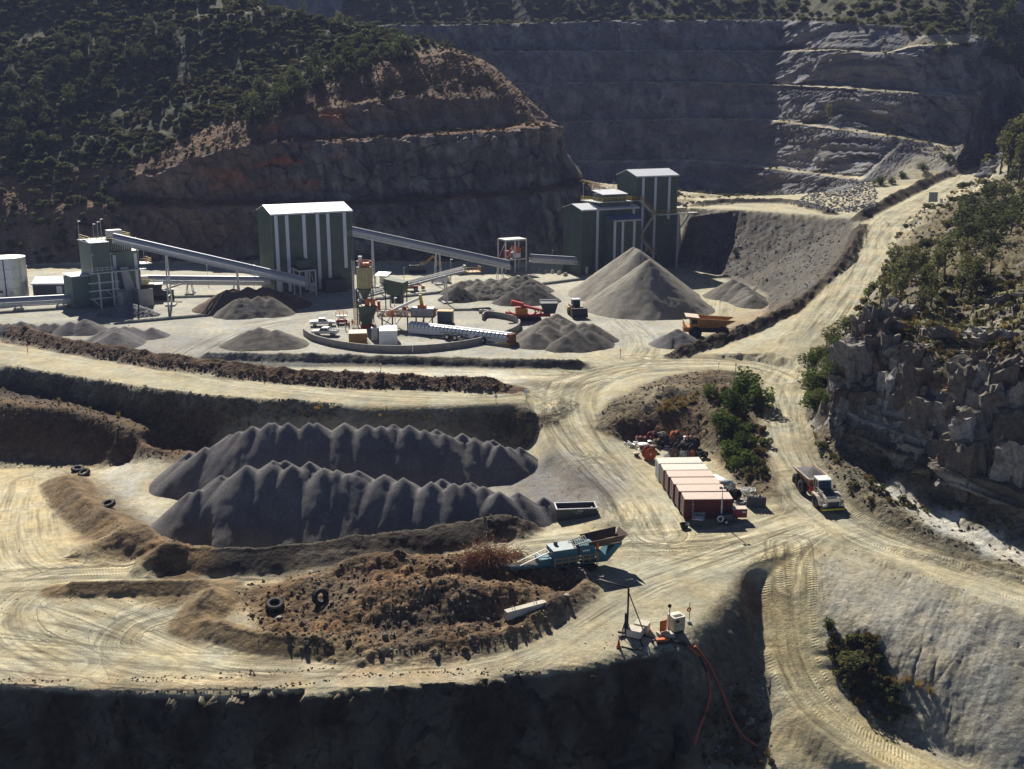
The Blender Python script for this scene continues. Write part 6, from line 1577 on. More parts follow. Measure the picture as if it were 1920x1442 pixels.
for y in (-0.6, 0.6): MB().bar((0.4, y, 2.1), (2.9, y, 1.1), 0.25, 0.4).build('lift_arm', M_LDR, t)
MB().prism([(2.6, 0.55), (3.9, 0.3), (4.2, 0.42), (3.1, 0.9), (2.95, 1.5), (3.3, 2.2), (3.0, 2.25), (2.55, 1.5)], -1.75, 1.75).build('bucket', M_DKSTEEL, t)
m = MB()
for y in (-1.75, 1.7): m.prism([(2.6, 0.5), (4.1, 0.35), (3.3, 2.2), (2.7, 2.2)], y, y + 0.06)
m.build('bucket_side', M_DKSTEEL, t)
MB().cyl((-1.6, 0.5, 2.2), (-1.6, 0.5, 3.2), 0.1, n=8).build('exhaust', M_DKSTEEL, t)
for y in (-1.5, 1.5): MB().prism([(-2.6, 1.75), (-0.8, 1.75), (-0.7, 1.2), (-0.6, 1.9), (-2.7, 1.9)], y - 0.3, y + 0.3).build('mudguard', M_LDR, t)
# ---- red screening machine
q_ = P(992, 601, 0)
t = thing('red_screener', 'red tracked screening machine with an orange engine box and a dark hopper', 'machine', q_, math.radians(4))
for y in (-1.1, 1.1): MB().prism([(-2.6, 0.15), (2.2, 0.15), (2.7, 0.55), (2.2, 0.95), (-2.6, 0.95), (-3.1, 0.55)], y - 0.3, y + 0.3).build('track', M_RUBBER, t)
MB().b2(-3.2, 4.6, -0.9, 0.9, 0.95, 1.5).build('chassis', M_RED, t)
MB().b2(-3.0, -0.4, -1.3, 1.0, 1.5, 2.9).build('engine_box', mat('amber_paint', (0.5, 0.16, 0.02), 0.5, 0, 0.2, 2, 0.1), t)
MB().bar((-3.8, 0.2, 3.9), (3.6, 0.2, 2.0), 1.4, 0.45).build('main_conveyor', M_RED, t)
MB().bar((-5.2, -0.6, 2.0), (-2.2, -0.6, 1.4), 0.9, 0.35).build('side_conveyor', M_RED, t)
MB().box((-2.6, 0.2, 3.9), (2.6, 1.7, 0.6), M=Matrix.Rotation(0.25, 3, 'Y')).build('screen_box', M_RED, t)
m = MB()
for x in (1.0, 2.2, 3.2, 4.2): m.bar((x, -0.9, 1.5), (x + 0.5, -0.7, 2.6), 0.14); m.bar((x + 0.6, 0.9, 1.5), (x, 0.7, 2.6), 0.14)
m.bar((-3.2, -0.8, 1.4), (-4.6, -0.6, 2.4), 0.14).bar((0.2, -1, 1.2), (2.4, -0.9, 2.4), 0.16); m.build('strut', M_RED, t)
MB().hexa([(3.2, -0.9, 1.6), (5.6, -0.9, 1.6), (5.6, 0.9, 1.6), (3.2, 0.9, 1.6), (2.4, -1.5, 4.0), (6.2, -1.5, 4.0), (6.2, 1.7, 4.0), (2.4, 1.7, 4.0)]).build('hopper', M_DKSTEEL, t)
MB().b2(2.4, 6.2, 1.5, 1.75, 4.0, 4.25).build('hopper_lip', M_STEELW, t)
# ---- lift platform and workers by the silo
q_ = P(641, 607, 0)
t = thing('lift_platform', 'small red self-propelled lift platform left of the silo', 'lift', q_, math.radians(10))
MB().b2(-1.2, 1.2, -0.7, 0.7, 0.35, 0.9).build('base', M_RED, t)
for x in (-0.9, 0.9):
    for y in (-0.7, 0.7): wheel(t, (x, y, 0.35), 0.35, 0.2, n=12)
m = MB()
for y in (-0.5, 0.5): m.bar((-1.0, y, 0.9), (1.0, y, 1.7), 0.1).bar((1.0, y, 0.9), (-1.0, y, 1.7), 0.1)
m.build('scissor_arm', M_DKSTEEL, t)
MB().b2(-1.2, 1.2, -0.7, 0.7, 1.7, 1.8).build('deck', M_STEELW, t)
rail(MB(), [(-1.2, -0.7, 1.8), (1.2, -0.7, 1.8), (1.2, 0.7, 1.8), (-1.2, 0.7, 1.8), (-1.2, -0.7, 1.8)], 1.0, 0.8, 0.04).build('guard_rail', M_ORANGE, t)
def person_mat(name, vest, trousers):
    m, n, l, b = _mat(name); tc = n.new('ShaderNodeTexCoord'); sp = n.new('ShaderNodeSeparateXYZ'); l.new(tc.outputs['Object'], sp.inputs[0])
    cr = n.new('ShaderNodeValToRGB'); cr.color_ramp.interpolation = 'CONSTANT'
    e = cr.color_ramp.elements; e[0].position = 0; e[0].color = (0.03, 0.025, 0.02, 1); e[1].position = 0.05; e[1].color = (*trousers, 1)
    for p_, c_ in ((0.49, vest), (0.80, (0.35, 0.2, 0.13))):
        q = e.new(p_); q.color = (*c_, 1)
    dv = n.new('ShaderNodeMath'); dv.operation = 'DIVIDE'; dv.inputs[1].default_value = 1.8; l.new(sp.outputs[2], dv.inputs[0]); l.new(dv.outputs[0], cr.inputs[0])
    l.new(cr.outputs[0], b.inputs['Base Color']); b.inputs['Roughness'].default_value = 0.8
    return m
def person(label, loc, rz, vest, trousers, helmet, reach=0.3):
    J = [(0, 0, 0.95), (0, 0, 1.2), (0, 0, 1.42), (0, 0, 1.52), (0.02, 0, 1.66), (0.01, 0, 1.75),
         (0, 0.1, 0.9), (0.05, 0.12, 0.5), (0, 0.12, 0.08), (0.12, 0.13, 0.04), (0, -0.1, 0.9), (-0.04, -0.12, 0.5), (-0.08, -0.12, 0.08), (0.04, -0.13, 0.04),
         (0, 0.2, 1.4), (0.05, 0.27, 1.12), (0.05 + reach, 0.24, 1.0), (0.12 + reach, 0.22, 0.99), (0, -0.2, 1.4), (0.02, -0.27, 1.12), (0.12, -0.26, 0.9), (0.16, -0.25, 0.84)]
    E = [(0, 1), (1, 2), (2, 3), (3, 4), (4, 5), (0, 6), (6, 7), (7, 8), (8, 9), (0, 10), (10, 11), (11, 12), (12, 13), (2, 14), (14, 15), (15, 16), (16, 17), (2, 18), (18, 19), (19, 20), (20, 21)]
    Rr = [.15, .15, .14, .06, .105, .085, .09, .07, .05, .045, .09, .07, .05, .045, .07, .05, .04, .035, .07, .05, .04, .035]
    me = bpy.data.meshes.new('person'); me.from_pydata(J, E, []); o = link('person', me)
    md = o.modifiers.new('skin', 'SKIN'); sv = me.skin_vertices[0].data
    for i, r in enumerate(Rr): sv[i].radius = (r, r)
    sv[0].use_root = True
    o.modifiers.new('sub', 'SUBSURF').levels = 1; o.modifiers['sub'].render_levels = 1
    me.materials.append(person_mat('clothes', vest, trousers))
    o.location = loc; o.rotation_euler = (0, 0, rz); tag(o, label, 'person')
    MB().lathe([(0.16, 0), (0.135, 0.02), (0.13, 0.08), (0.09, 0.14), (0.01, 0.165)], (0.01, 0, 1.70), (0, 0, 1), 14).build('helmet', helmet, o)
person('person in a lime vest and dark trousers standing between the pickups and the silo', P(648, 620, 0), 0.3, (0.30, 0.55, 0.04), (0.03, 0.035, 0.06), M_WHITE)
person('person in a red vest bending to work at the foot of the silo', P(655, 618, 0), 2.6, (0.55, 0.06, 0.03), (0.03, 0.035, 0.06), M_WHITE, 0.35)
person('person in an orange vest next to the small red lift platform', P(661, 614, 0), 1.8, (0.62, 0.16, 0.02), (0.04, 0.05, 0.10), M_WHITE, 0.2)
# ---- shipping containers
MCR = mat('dark_red_container', (0.11, 0.014, 0.010), 0.6, 0, 0.2, 1.5, 0.12, (0.2, 0.12, 0.08)); MCO = mat('orange_container', (0.36, 0.12, 0.045), 0.6, 0, 0.2, 1.5, 0.1)
MCW = mat('white_container', (0.62, 0.62, 0.58), 0.5, 0, 0.15, 1.5, 0.1); MCP = mat('peach_container_roof', (0.56, 0.44, 0.36), 0.6, 0, 0.08, 1.5, 0.1); MCC = mat('cream_container_roof', (0.58, 0.55, 0.47), 0.6, 0, 0.08, 1.5, 0.1)
MCG = mat('green_door_paint', (0.10, 0.17, 0.08), 0.6, 0, 0.2, 2, 0.15); MCGR = mat('grey_door_paint', (0.34, 0.34, 0.36), 0.6, 0, 0.2, 2, 0.15)
cdefs = [('dark red container nearest to the camera with white vertical lettering on its side', MCR, MCP, None), ('dark red container, second from the camera in the row of six', MCR, MCP, None), ('dark red container, third from the camera in the row of six', MCR, MCP, None),
         ('dark red container next to the green-doored one in the row', MCR, MCP, None), ('orange container with a green door end and a cream roof', MCO, MCC, MCG), ('white container with grey doors at the cable reel end of the row', MCW, MCC, MCGR)]
for i, (lb, bd, rf, dr) in enumerate(cdefs):
    x, y = 21.75 - 0.30 * i, 126.2 + 2.62 * i
    c = container(lb, (x, y, gz(x + 3, y + 1) + 0.02), math.radians(1.5 + 0.7 * (i > 3) * (i - 3)), body=bd, roof=rf, doorm=dr, group='shipping containers in a row')
    if i == 0: text(c, 'TRITON', (1.05, -0.045, 2.05), 0.34, M_WHITE, vertical=True)
def solo(name, label, cat, loc, rz=0, group=None, tilt=None): return thing(name, label, cat, loc, rz, group, tilt)
c0 = (21.75, 126.2)
o = MB().b2(0, 1.7, -0.05, 0.03, 0, 1.35).b2(0.1, 1.6, -0.09, -0.05, 0.3, 0.38).b2(0.1, 1.6, -0.09, -0.05, 1.0, 1.08).build('grey_board', mat('weathered_board', (0.2, 0.19, 0.17), 0.9), None)
o.location = (c0[0] + 0.9, c0[1] - 0.55, gz(c0[0] + 1, c0[1] - 0.6)); o.rotation_euler = (-0.16, 0, 0.02); tag(o, 'grey board leaning against the nearest dark red container', 'board')
x, y, z = hit(1308, 986)
t = solo('tool_box', 'dark crate with a white lid in front of the nearest red container', 'crate', (x, y, z), math.radians(-14))
MB().b2(-0.65, 0.65, -0.5, 0.5, 0.05, 0.95).build('body', M_DKSTEEL, t); MB().b2(-0.7, 0.7, -0.55, 0.55, 0.95, 1.02).build('lid', M_WHITE, t)
m = MB()
for k in range(3): m.b2(-0.66, 0.66, -0.53, -0.5, 0.15 + 0.27 * k, 0.3 + 0.27 * k)
m.build('slat', M_DKSTEEL, t); MB().b2(-0.62, -0.3, -0.5, -0.2, 1.02, 1.1).build('red_tin', M_RED, t)
x, y, z = hit(1283, 990)
t = solo('black_tub', 'round black plastic tub standing alone on the track beside the containers', 'tub', (x, y, z))
MB().lathe([(0.02, 0.03), (0.42, 0.0), (0.58, 0.55), (0.62, 0.56), (0.62, 0.5), (0.54, 0.5), (0.40, 0.06), (0.02, 0.06)], (0, 0, 0), (0, 0, 1), 20).build('shell', M_RUBBER, t)
# light tower trailer and red generator
x, y, z = hit(1362, 981)
t = solo('light_tower', 'dark lighting tower trailer with a tall mast before the nearest container', 'light tower', (x, y, z), math.radians(4))
MB().b2(-1.1, 0.6, -0.5, 0.5, 0.5, 1.3).build('engine_box', M_DKSTEEL, t)
MB().bar((0.6, 0, 0.5), (1.8, 0, 0.45), 0.12).bar((-1.1, -0.5, 0.5), (-1.1, -1.0, 0.05), 0.08).build('drawbar', M_DKSTEEL, t)
for y_ in (-0.6, 0.6): wheel(t, (-0.2, y_, 0.36), 0.36, 0.22, n=16)
for z0, z1, r in ((1.2, 2.4, 0.09), (2.4, 3.6, 0.07), (3.6, 4.7, 0.05)): MB().cyl((-0.7, 0, z0), (-0.7, 0, z1), r, n=10).build('mast_section', M_STEELW, t)
for k in (-0.25, 0.25): MB().box((-0.7 + k, -0.1, 4.75), (0.34, 0.2, 0.26)).build('floodlight', M_DKSTEEL, t)
MB().lathe([(0.3, 0), (0.42, 0.02), (0.42, 0.2), (0.3, 0.22)], (-1.0, -0.62, 0.9), (0, -1, 0), 20).build('cable_drum', M_WHITE, t)
x, y, z = hit(1384, 974)
t = solo('red_generator', 'red trailer generator parked right of the light tower', 'generator', (x, y, z), math.radians(3))
MB().b2(-0.85, 0.95, -0.55, 0.55, 0.45, 1.55).build('canopy', mat('deep_red_paint', (0.22, 0.02, 0.02), 0.5, 0, 0.15, 2), t)
MB().b2(-0.88, 0.98, -0.58, 0.58, 1.55, 1.62).build('top_panel', MCP, t)
wheel(t, (-0.6, -0.6, 0.36), 0.36, 0.2, n=16); wheel(t, (-0.6, 0.6, 0.36), 0.36, 0.2, n=16)
MB().b2(0.3, 0.8, -0.57, -0.55, 1.1, 1.3).build('control_panel', M_STEELW, t)
MB().bar((-0.8, 0, 0.4), (-2.0, 0, 0.35), 0.1).build('drawbar', M_DKSTEEL, t)
x, y, z = hit(1418, 952)
t = solo('loader_bucket', 'dark toothed loader bucket lying below the bushes', 'bucket', (x, y, z), math.radians(-8))
MB().prism([(0, 0), (1.0, 0.05), (1.05, 0.15), (0.25, 0.35), (0.2, 1.3), (0.05, 1.45)], -1.2, 1.2, 'x').build('shell', M_DKSTEEL, t)
m = MB()
for s in (-1.2, 1.14): m.prism([(0, 0), (1.0, 0.05), (0.2, 1.4), (0, 1.4)], s, s + 0.06, 'x')
m.build('cheek', M_DKSTEEL, t)
for k in range(6): MB().box((-1.05 + 0.42 * k, 0.1, 1.5), (0.13, 0.12, 0.3)).build('tooth', M_STEELW, t)
# pipes, drum and hose coils
x, y, z = hit(1334, 892)
t = solo('pipe_bundle', 'bundle of white plastic pipes fanned out behind the containers', 'pipes', (x, y, z))
for k in range(14):
    a = math.radians(100 + 2.6 * k); p0 = Vector((0.10 * k - 0.4, -2.2, 0.1 + 0.06 * (k % 3)))
    MB().cyl(p0, p0 + Vector((math.cos(a), math.sin(a), 0.0)) * (4.6 + 0.1 * (k % 4)), 0.055, n=6).build('pipe', M_WHITE, t)
x, y, z = hit(1352, 915)
t = solo('white_pipe_section', 'fat white pipe section with a dark band beside the containers', 'pipe', (x, y, z), math.radians(118))
MB().lathe([(0.62, -2.2), (0.75, -2.2), (0.75, 1.6), (0.62, 1.6), (0.62, -2.2)], (0, 0, 0.75), (1, 0, 0), 24).build('shell', M_WHITE, t)
MB().lathe([(0.751, -1.7), (0.80, -1.7), (0.80, -1.55), (0.751, -1.55)], (0, 0, 0.75), (1, 0, 0), 24).build('band', M_RUBBER, t)
x, y, z = hit(1372, 934)
t = solo('black_drum', 'black ribbed pipe section lying in front of the fat white pipe', 'pipe', (x, y, z), math.radians(125))
MB().lathe([(0.5, -1.1), (0.72, -1.1), (0.72, 1.1), (0.5, 1.1), (0.5, -1.1)], (0, 0, 0.72), (1, 0, 0), 24).build('shell', M_RUBBER, t)
for k in range(5): MB().lathe([(0.725, -1.0 + 0.45 * k), (0.78, -0.95 + 0.45 * k), (0.725, -0.85 + 0.45 * k)], (0, 0, 0.72), (1, 0, 0), 24).build('rib', M_RUBBER, t)
for lb, (px, py_), n_, mm in (('tangle of white hose coils beside the black pipe section', (1402, 925), 9, M_WHITE), ('smaller coil of black and white hose in front of the tangle', (1390, 944), 5, M_RUBBER)):
    x, y, z = hit(px, py_); t = solo('hose_coil', lb, 'hose', (x, y, z))
    for k in range(n_):
        r = 0.45 + 0.09 * (k % 5); cx, cy = 0.35 * math.sin(k * 2.1), 0.3 * math.cos(k * 1.3)
        MB().tube([(cx + r * math.cos(a), cy + r * math.sin(a), 0.08 + 0.06 * k + 0.18 * math.sin(a * 2 + k)) for a in [i * math.pi / 9 for i in range(19)]], 0.05, 6).build('hose_turn', mm if k % 2 else M_STEELW, t)
# ---- cable reels
M_WOOD = mat('weathered_plywood', (0.26, 0.22, 0.17), 0.9, 0, 0.3, 3); M_REELK = mat('black_cable', (0.03, 0.03, 0.032), 0.7, 0, 0.3, 5)
rc = {'rust': mat('rust_orange_reel', (0.34, 0.075, 0.025), 0.8, 0, 0.3, 3), 'red': mat('dull_red_reel', (0.15, 0.03, 0.022), 0.7, 0, 0.3, 3), 'black': M_REELK, 'brown': mat('brown_reel', (0.12, 0.08, 0.06), 0.9, 0, 0.3, 3), 'grey': mat('grey_reel', (0.30, 0.30, 0.30), 0.7, 0, 0.2, 3), 'cream': mat('cream_reel', (0.42, 0.39, 0.29), 0.8, 0, 0.2, 3), 'white': M_WHITE}
def reel(label, zx, zy, r, colr, ang=None, hub='black', wide=None):
    px, py_ = 1180 + zx / 12, 800 + zy / 12
    w = wide or r * 1.1
    x, y, z = hit(px, py_ + r * 12.0)
    t = thing('cable_reel', label, 'cable reel', (x, y, z), 0 if ang is None else math.radians(ang), 'cable reels behind the containers')
    if ang is None: c, ax = (0, 0, 0), (0, 0, 1); off = 0
    else: c, ax = (0, 0, r), (1, 0, 0); off = -w / 2
    def L(prof, nm, mm): MB().lathe([(a, b + off) for a, b in prof], c, ax, 24).build(nm, mm, t)
    L([(0.05, 0.0), (r, 0.0), (r, 0.08), (0.05, 0.08)], 'flange', rc[colr]); L([(0.05, w - 0.08), (r, w - 0.08), (r, w), (0.05, w)], 'flange', rc[colr])
    L([(r * 0.62, 0.08), (r * 0.66, w / 2), (r * 0.62, w - 0.08)], 'winding', rc[hub])
    L([(0.04, -0.04), (r * 0.16, -0.04), (r * 0.16, w + 0.04), (0.04, w + 0.04)], 'hub', M_STEELW)
    return t
RD = [('large rust-orange cable reel standing at the open corner of the reel heap', 440, 600, .95, 'rust', -70, 'rust'), ('dull red reel at the far left of the heap', 210, 290, .62, 'red', 15, 'brown'), ('dull red reel beside the leftmost one', 320, 300, .62, 'red', 20, 'brown'),
      ('black-wound red reel standing under the dark bank', 520, 220, .8, 'red', 35, 'black'), ('cream-rimmed reel behind the black one', 720, 230, .78, 'cream', 40, 'brown'), ('bright orange-red reel at the back of the heap', 1030, 200, .78, 'rust', 30, 'black'),
      ('big black reel in the middle of the heap', 780, 320, .85, 'black', 50, 'black'), ('low dark reel between the white-topped reels and the black one', 620, 360, .65, 'brown', 25, 'black'), ('brown reel right of the big black one', 950, 350, .75, 'brown', 55, 'brown'),
      ('brown-rimmed reel near the orange-red one', 1110, 280, .65, 'brown', 60, 'black'), ('small grey-faced reel at the right of the heap', 1210, 390, .5, 'grey', -80, 'brown'), ('dark red reel behind the right-hand black reels', 1340, 290, .65, 'red', 20, 'red'),
      ('black reel at the right end of the heap', 1450, 370, .85, 'black', 45, 'black'), ('black reel with a pale rim before the grey-faced one', 1120, 490, .82, 'black', -65, 'black'), ('black reel beside the pale-rimmed one', 1370, 500, .78, 'black', -60, 'black'),
      ('brown reel lying close behind the white container', 1000, 610, .75, 'brown', -75, 'brown'), ('small white-faced reel at the corner of the white container', 840, 670, .45, 'white', -85, 'brown'), ('grey-faced reel right behind the white container', 1200, 640, .55, 'grey', -80, 'brown'),
      ('small brown reel behind the white container roof', 1310, 620, .5, 'brown', -70, 'brown'), ('small orange-brown reel behind the white container roof', 1425, 620, .5, 'rust', -75, 'brown'), ('small black reel off the end of the white container', 1560, 640, .5, 'black', -60, 'black'), ('outermost black reel below the bushes', 1690, 630, .52, 'black', -50, 'black'),
      ('tall reel lying flat with a broad pale disc on top', 310, 400, .85, 'white', None, 'brown'), ('small flat-lying reel with a white disc behind the broad one', 465, 330, .5, 'white', None, 'black'), ('lone flat-lying reel at the left of the yard', 160, 600, .5, 'cream', None, 'black'),
      ('small flat-lying reel in the middle of the heap', 845, 440, .4, 'white', None, 'black'), ('small flat-lying reel at the back right of the heap', 1270, 230, .42, 'white', None, 'red'), ('flat-lying reel with a brown plywood disc behind the orange reel', 510, 440, .75, 'brown', None, 'brown')]
for d in RD: reel(*d)
x, y, z = hit(1187, 838)
t = solo('hose_heap', 'heap of white and grey offcuts left of the cable reels', 'scrap', (x, y, z))
for k in range(22):
    a = random.uniform(0, 6.28); r = random.uniform(0, 1.3); L_ = random.uniform(0.4, 1.1); b = random.uniform(0, 6.28)
    p0 = Vector((r * math.cos(a), r * math.sin(a), 0.1 + random.uniform(0, 0.45)))
    MB().cyl(p0, p0 + Vector((math.cos(b) * L_, math.sin(b) * L_, random.uniform(-0.1, 0.2))), 0.09, n=7).build('offcut', (M_WHITE, M_STEELW, M_DKSTEEL)[k % 3], t)
x, y, z = hit(1290, 872 - 10)
o = None
# ---- black skip with the waste firm's name
x, y, z = hit(1044, 978)
t = solo('waste_skip', 'black open waste skip with white lettering at the end of the grey piles', 'skip', (x, y, z), math.radians(5))
L_, W_, H_ = 5.15, 2.2, 1.62
for (a, b, c, d) in ((0, L_, -0.06, 0.02), (0, L_, W_ - 0.02, W_ + 0.06)): MB().b2(a, b, c, d, 0.2, H_).build('side_wall', M_DKSTEEL, t)
MB().b2(-0.05, 0.03, 0.0, W_, 0.2, H_).build('end_wall', M_DKSTEEL, t); MB().b2(L_ - 0.03, L_ + 0.05, 0.0, W_, 0.2, H_).build('end_wall', M_DKSTEEL, t)
MB().b2(0, L_, 0, W_, 0.12, 0.2).build('floor_plate', M_DKSTEEL, t)
MB().b2(-0.1, L_ + 0.1, -0.12, 0.04, H_, H_ + 0.1).b2(-0.1, L_ + 0.1, W_ - 0.04, W_ + 0.12, H_, H_ + 0.1).b2(-0.12, 0.06, -0.1, W_ + 0.1, H_ + 0.003, H_ + 0.103).b2(L_ - 0.06, L_ + 0.12, -0.1, W_ + 0.1, H_ + 0.003, H_ + 0.103).build('top_rail', mat('worn_steel_rim', (0.4, 0.4, 0.42), 0.4, 0.5), t)
for k in range(2): MB().b2(0.2, L_ - 0.2, 0.3 + k * 1.3, 0.5 + k * 1.3, 0, 0.12).build('skid', M_DKSTEEL, t)
for k in range(2): MB().lathe([(0.08, 0), (0.22, 0), (0.22, 0.03), (0.08, 0.03)], (2.2 + 0.28 * k, -0.065, 1.38 - 0.05 * k), (0, -1, 0), 14).build('green_emblem', mat('logo_green', (0.06, 0.22, 0.04), 0.5), t)
text(t, 'suez', (3.02, -0.075, 1.27), 0.42, M_WHITE); text(t, '13 13 35', (2.75, -0.075, 0.98), 0.24, M_STEELW)
MB().lathe([(0.02, 0.12), (0.12, 0.1), (0.16, 0.0), (0.1, -0.08)], (L_ - 0.55, 0.5, 1.55), (0, 0, 1), 10).build('white_bag', M_WHITE, t)
# ---- teal mobile crusher
x, y, z = P(1078, 1068, -6.3)
M_TEAL = mat('teal_paint', (0.035, 0.13, 0.17), 0.5, 0, 0.2, 1.5, 0.2, (0.2, 0.18, 0.14)); M_HOPB = mat('worn_brown_hopper', (0.10, 0.062, 0.045), 0.7, 0, 0.3, 1.2, 0.2)
t = solo('jaw_crusher', 'teal tracked jaw crusher with a brown feed hopper beside the rubble mound', 'crusher', (x, y, z), math.radians(20))
t.scale = (0.86, 0.86, 0.84)
for y_ in (-1.2, 1.2): MB().prism([(-2.6, 0.1), (2.4, 0.1), (2.95, 0.55), (2.4, 1.0), (-2.6, 1.0), (-3.1, 0.55)], y_ - 0.28, y_ + 0.28).build('track', M_RUBBER, t)
MB().b2(-4.0, 4.0, -0.9, 0.9, 1.0, 1.7).build('chassis', M_TEAL, t)
eb = MB().b2(-3.6, -0.3, -1.3, 1.3, 1.7, 3.7).build('engine_house', M_TEAL, t)
MB().b2(-3.65, -0.25, -1.35, 1.35, 3.7, 3.78).build('roof_panel', mat('pale_teal_top', (0.34, 0.38, 0.38), 0.5, 0, 0.15, 2), eb)  # top panel much paler than the teal sides
MB().cyl((-2.6, 0.6, 3.78), (-2.6, 0.6, 4.3), 0.28, n=12).build('air_filter', M_DKSTEEL, eb)
MB().b2(0.1, 2.3, -1.35, 1.2, 1.8, 3.9).build('jaw_housing', M_TEAL, t)
MB().b2(0.5, 1.5, -1.38, -1.35, 3.1, 3.35).build('name_plate', M_STEELW, t)
m = MB()
for k in range(7): m.bar((-0.6 + 0.32 * k, -0.9, 4.0 + 0.05 * k), (-0.3 + 0.32 * k, 0.9, 4.1 + 0.06 * k), 0.1)
m.bar((-0.7, -0.9, 3.95), (1.6, -0.9, 4.35), 0.12).bar((-0.7, 0.9, 3.95), (1.6, 0.9, 4.35), 0.12); m.build('grizzly', M_DKSTEEL, t)
hs = MB()
for s in (-1, 1):
    hs.hexa([(1.7, s * 0.9, 3.4), (6.3, s * 0.9, 3.6), (6.3, s * 0.98, 3.6), (1.7, s * 0.98, 3.4), (1.2, s * 1.4, 4.4), (6.6, s * 1.5, 4.8), (6.6, s * 1.58, 4.8), (1.2, s * 1.48, 4.4)])
hs.build('hopper_side', M_HOPB, t)
MB().hexa([(6.2, -0.95, 3.6), (6.3, -0.95, 3.6), (6.3, 0.95, 3.6), (6.2, 0.95, 3.6), (7.0, -1.5, 4.75), (7.1, -1.5, 4.75), (7.1, 1.5, 4.75), (7.0, 1.5, 4.75)]).build('hopper_back', M_HOPB, t)
MB().b2(1.8, 6.4, -0.95, 0.95, 3.3, 3.5).build('feeder_pan', M_DKSTEEL, t)
MB().prism([(3.2, 1.0), (4.3, 1.0), (6.4, 3.2), (6.2, 3.5), (5.4, 3.3), (4.0, 1.9), (3.4, 2.6), (2.9, 2.6)], -0.95, 0.95).build('rear_frame', M_TEAL, t)
MB().bar((-3.4, 0, 1.3), (-9.4, 0, 1.9), 1.1, 0.4).build('product_conveyor', M_TEAL, t)
MB().bar((-3.4, 0, 1.55), (-9.6, 0, 2.15), 0.85, 0.06).build('belt', M_RUBBER, t)
m = MB()
for s in (-0.6, 0.6): m.bar((-4.0, s, 3.4), (-8.0, s, 2.1), 0.1).bar((-4.0, s, 3.4), (-3.4, s, 3.0), 0.12)
m.bar((-4.0, -0.6, 3.4), (-4.0, 0.6, 3.4), 0.1).bar((-5.2, -0.6, 3.0), (-5.2, 0.6, 3.0), 0.1); m.build('conveyor_stay', M_STEELW, t)
wk = MB().b2(-3.7, 2.3, -2.0, -1.4, 1.7, 1.78).build('side_walkway', M_DKSTEEL, t)
rail(MB(), [(-3.7, -1.98, 1.78), (2.3, -1.98, 1.78)], 1.05, 1.0, 0.045).build('handrail', M_OCHRE, wk)
m = MB()
for k in range(6): m.bar((2.5, -1.9, 0.3 + 0.3 * k), (2.5, -1.4, 0.3 + 0.3 * k), 0.06)
m.bar((2.5, -1.9, 0.2), (2.5, -1.9, 2.9), 0.07).bar((2.5, -1.4, 0.2), (2.5, -1.4, 2.9), 0.07); m.build('ladder', M_OCHRE, t)
MB().b2(2.45, 2.75, -1.45, -1.2, 3.2, 4.2).build('orange_box', M_ORANGE, t)
MB().b2(-5.4, -3.7, -0.9, 0.9, 1.7, 2.6).build('transmission_cover', M_TEAL, t)
# ---- rusty scrap: reinforcing bar tangles behind the mound
def scrap(label, px, py_, n_, R_, hh, z_=None):
    x, y, z = hit(px, py_); t = thing('scrap_tangle', label, 'scrap', (x, y, z)); rg = random.Random(px)
    for g in range(6):
        m = MB()
        for k in range(n_ // 6):
            a = rg.uniform(0, 6.28); p = Vector((rg.gauss(0, R_ * 0.45), rg.gauss(0, R_ * 0.35), rg.uniform(0, 0.3))); pts = [p]
            dirv = Vector((math.cos(a), math.sin(a), rg.uniform(0.1, 1.4))).normalized()
            for s in range(5):
                dirv = (dirv + Vector((rg.gauss(0, 0.4), rg.gauss(0, 0.4), rg.gauss(-0.25, 0.3)))).normalized()
                p = p + dirv * hh * 0.33; p.z = max(p.z, -0.2); pts.append(p.copy())
            m.tube(pts, 0.022, 4)
        o = m.build('rusty_bars', mat('bright_rust', (0.24, 0.10, 0.045), 0.9, 0, 0.4, 6), t); o['kind'] = 'stuff'
    return t
scrap('tall rusty tangle of reinforcing bars at the tail of the teal crusher', 922, 1044, 260, 1.3, 1.7)
scrap('low rusty wire heap left of the tall tangle behind the rubble', 888, 1050, 170, 1.5, 1.3)
scrap('low heap of rusty rods between the tall tangle and the crusher belt', 962, 1046, 160, 1.6, 1.2)
# ---- old tyres
def tyre(label, px, py_, r, w, tilt, rz=0.0, lift=0.0):
    x, y, z = hit(px, py_)
    t = thing('old_tyre', label, 'tyre', (x, y, z + lift), rz, 'old tyres', tilt)
    MB().lathe([(r * 0.52, -w * 0.36), (r * 0.62, -w * 0.5), (r * 0.88, -w * 0.5), (r * 0.99, -w * 0.36), (r, 0), (r * 0.99, w * 0.36), (r * 0.88, w * 0.5), (r * 0.62, w * 0.5), (r * 0.52, w * 0.36), (r * 0.6, 0), (r * 0.52, -w * 0.36)], (0, 0, 0), (0, 0, 1), 28).build('casing', M_RUBBER, t)
    m = MB()
    for i in range(26):
        a = 2 * math.pi * i / 26
        for s in (-1, 1): m.bar((r * 0.99 * math.cos(a), r * 0.99 * math.sin(a), 0.02 * s), (r * 0.96 * math.cos(a + 0.12), r * 0.96 * math.sin(a + 0.12), s * w * 0.46), 0.11, 0.07)
    tr_ = m.build('tread_bar', M_RUBBER, t); tr_['kind'] = 'stuff'
    return t
tyre('big worn tyre lying flat on the berm left of the long piles', 203, 950, 0.98, 0.55, (0.2, -0.15), lift=0.35)
tyre('big old tyre lying flat among stones at the left of the rubble mound', 516, 1142, 0.98, 0.75, (0.22, 0.05), lift=0.45)
tyre('big old tyre standing upright beside the flat one in the rubble', 601, 1132, 0.92, 0.7, (1.35, 0.15), 0.7, 0.8)
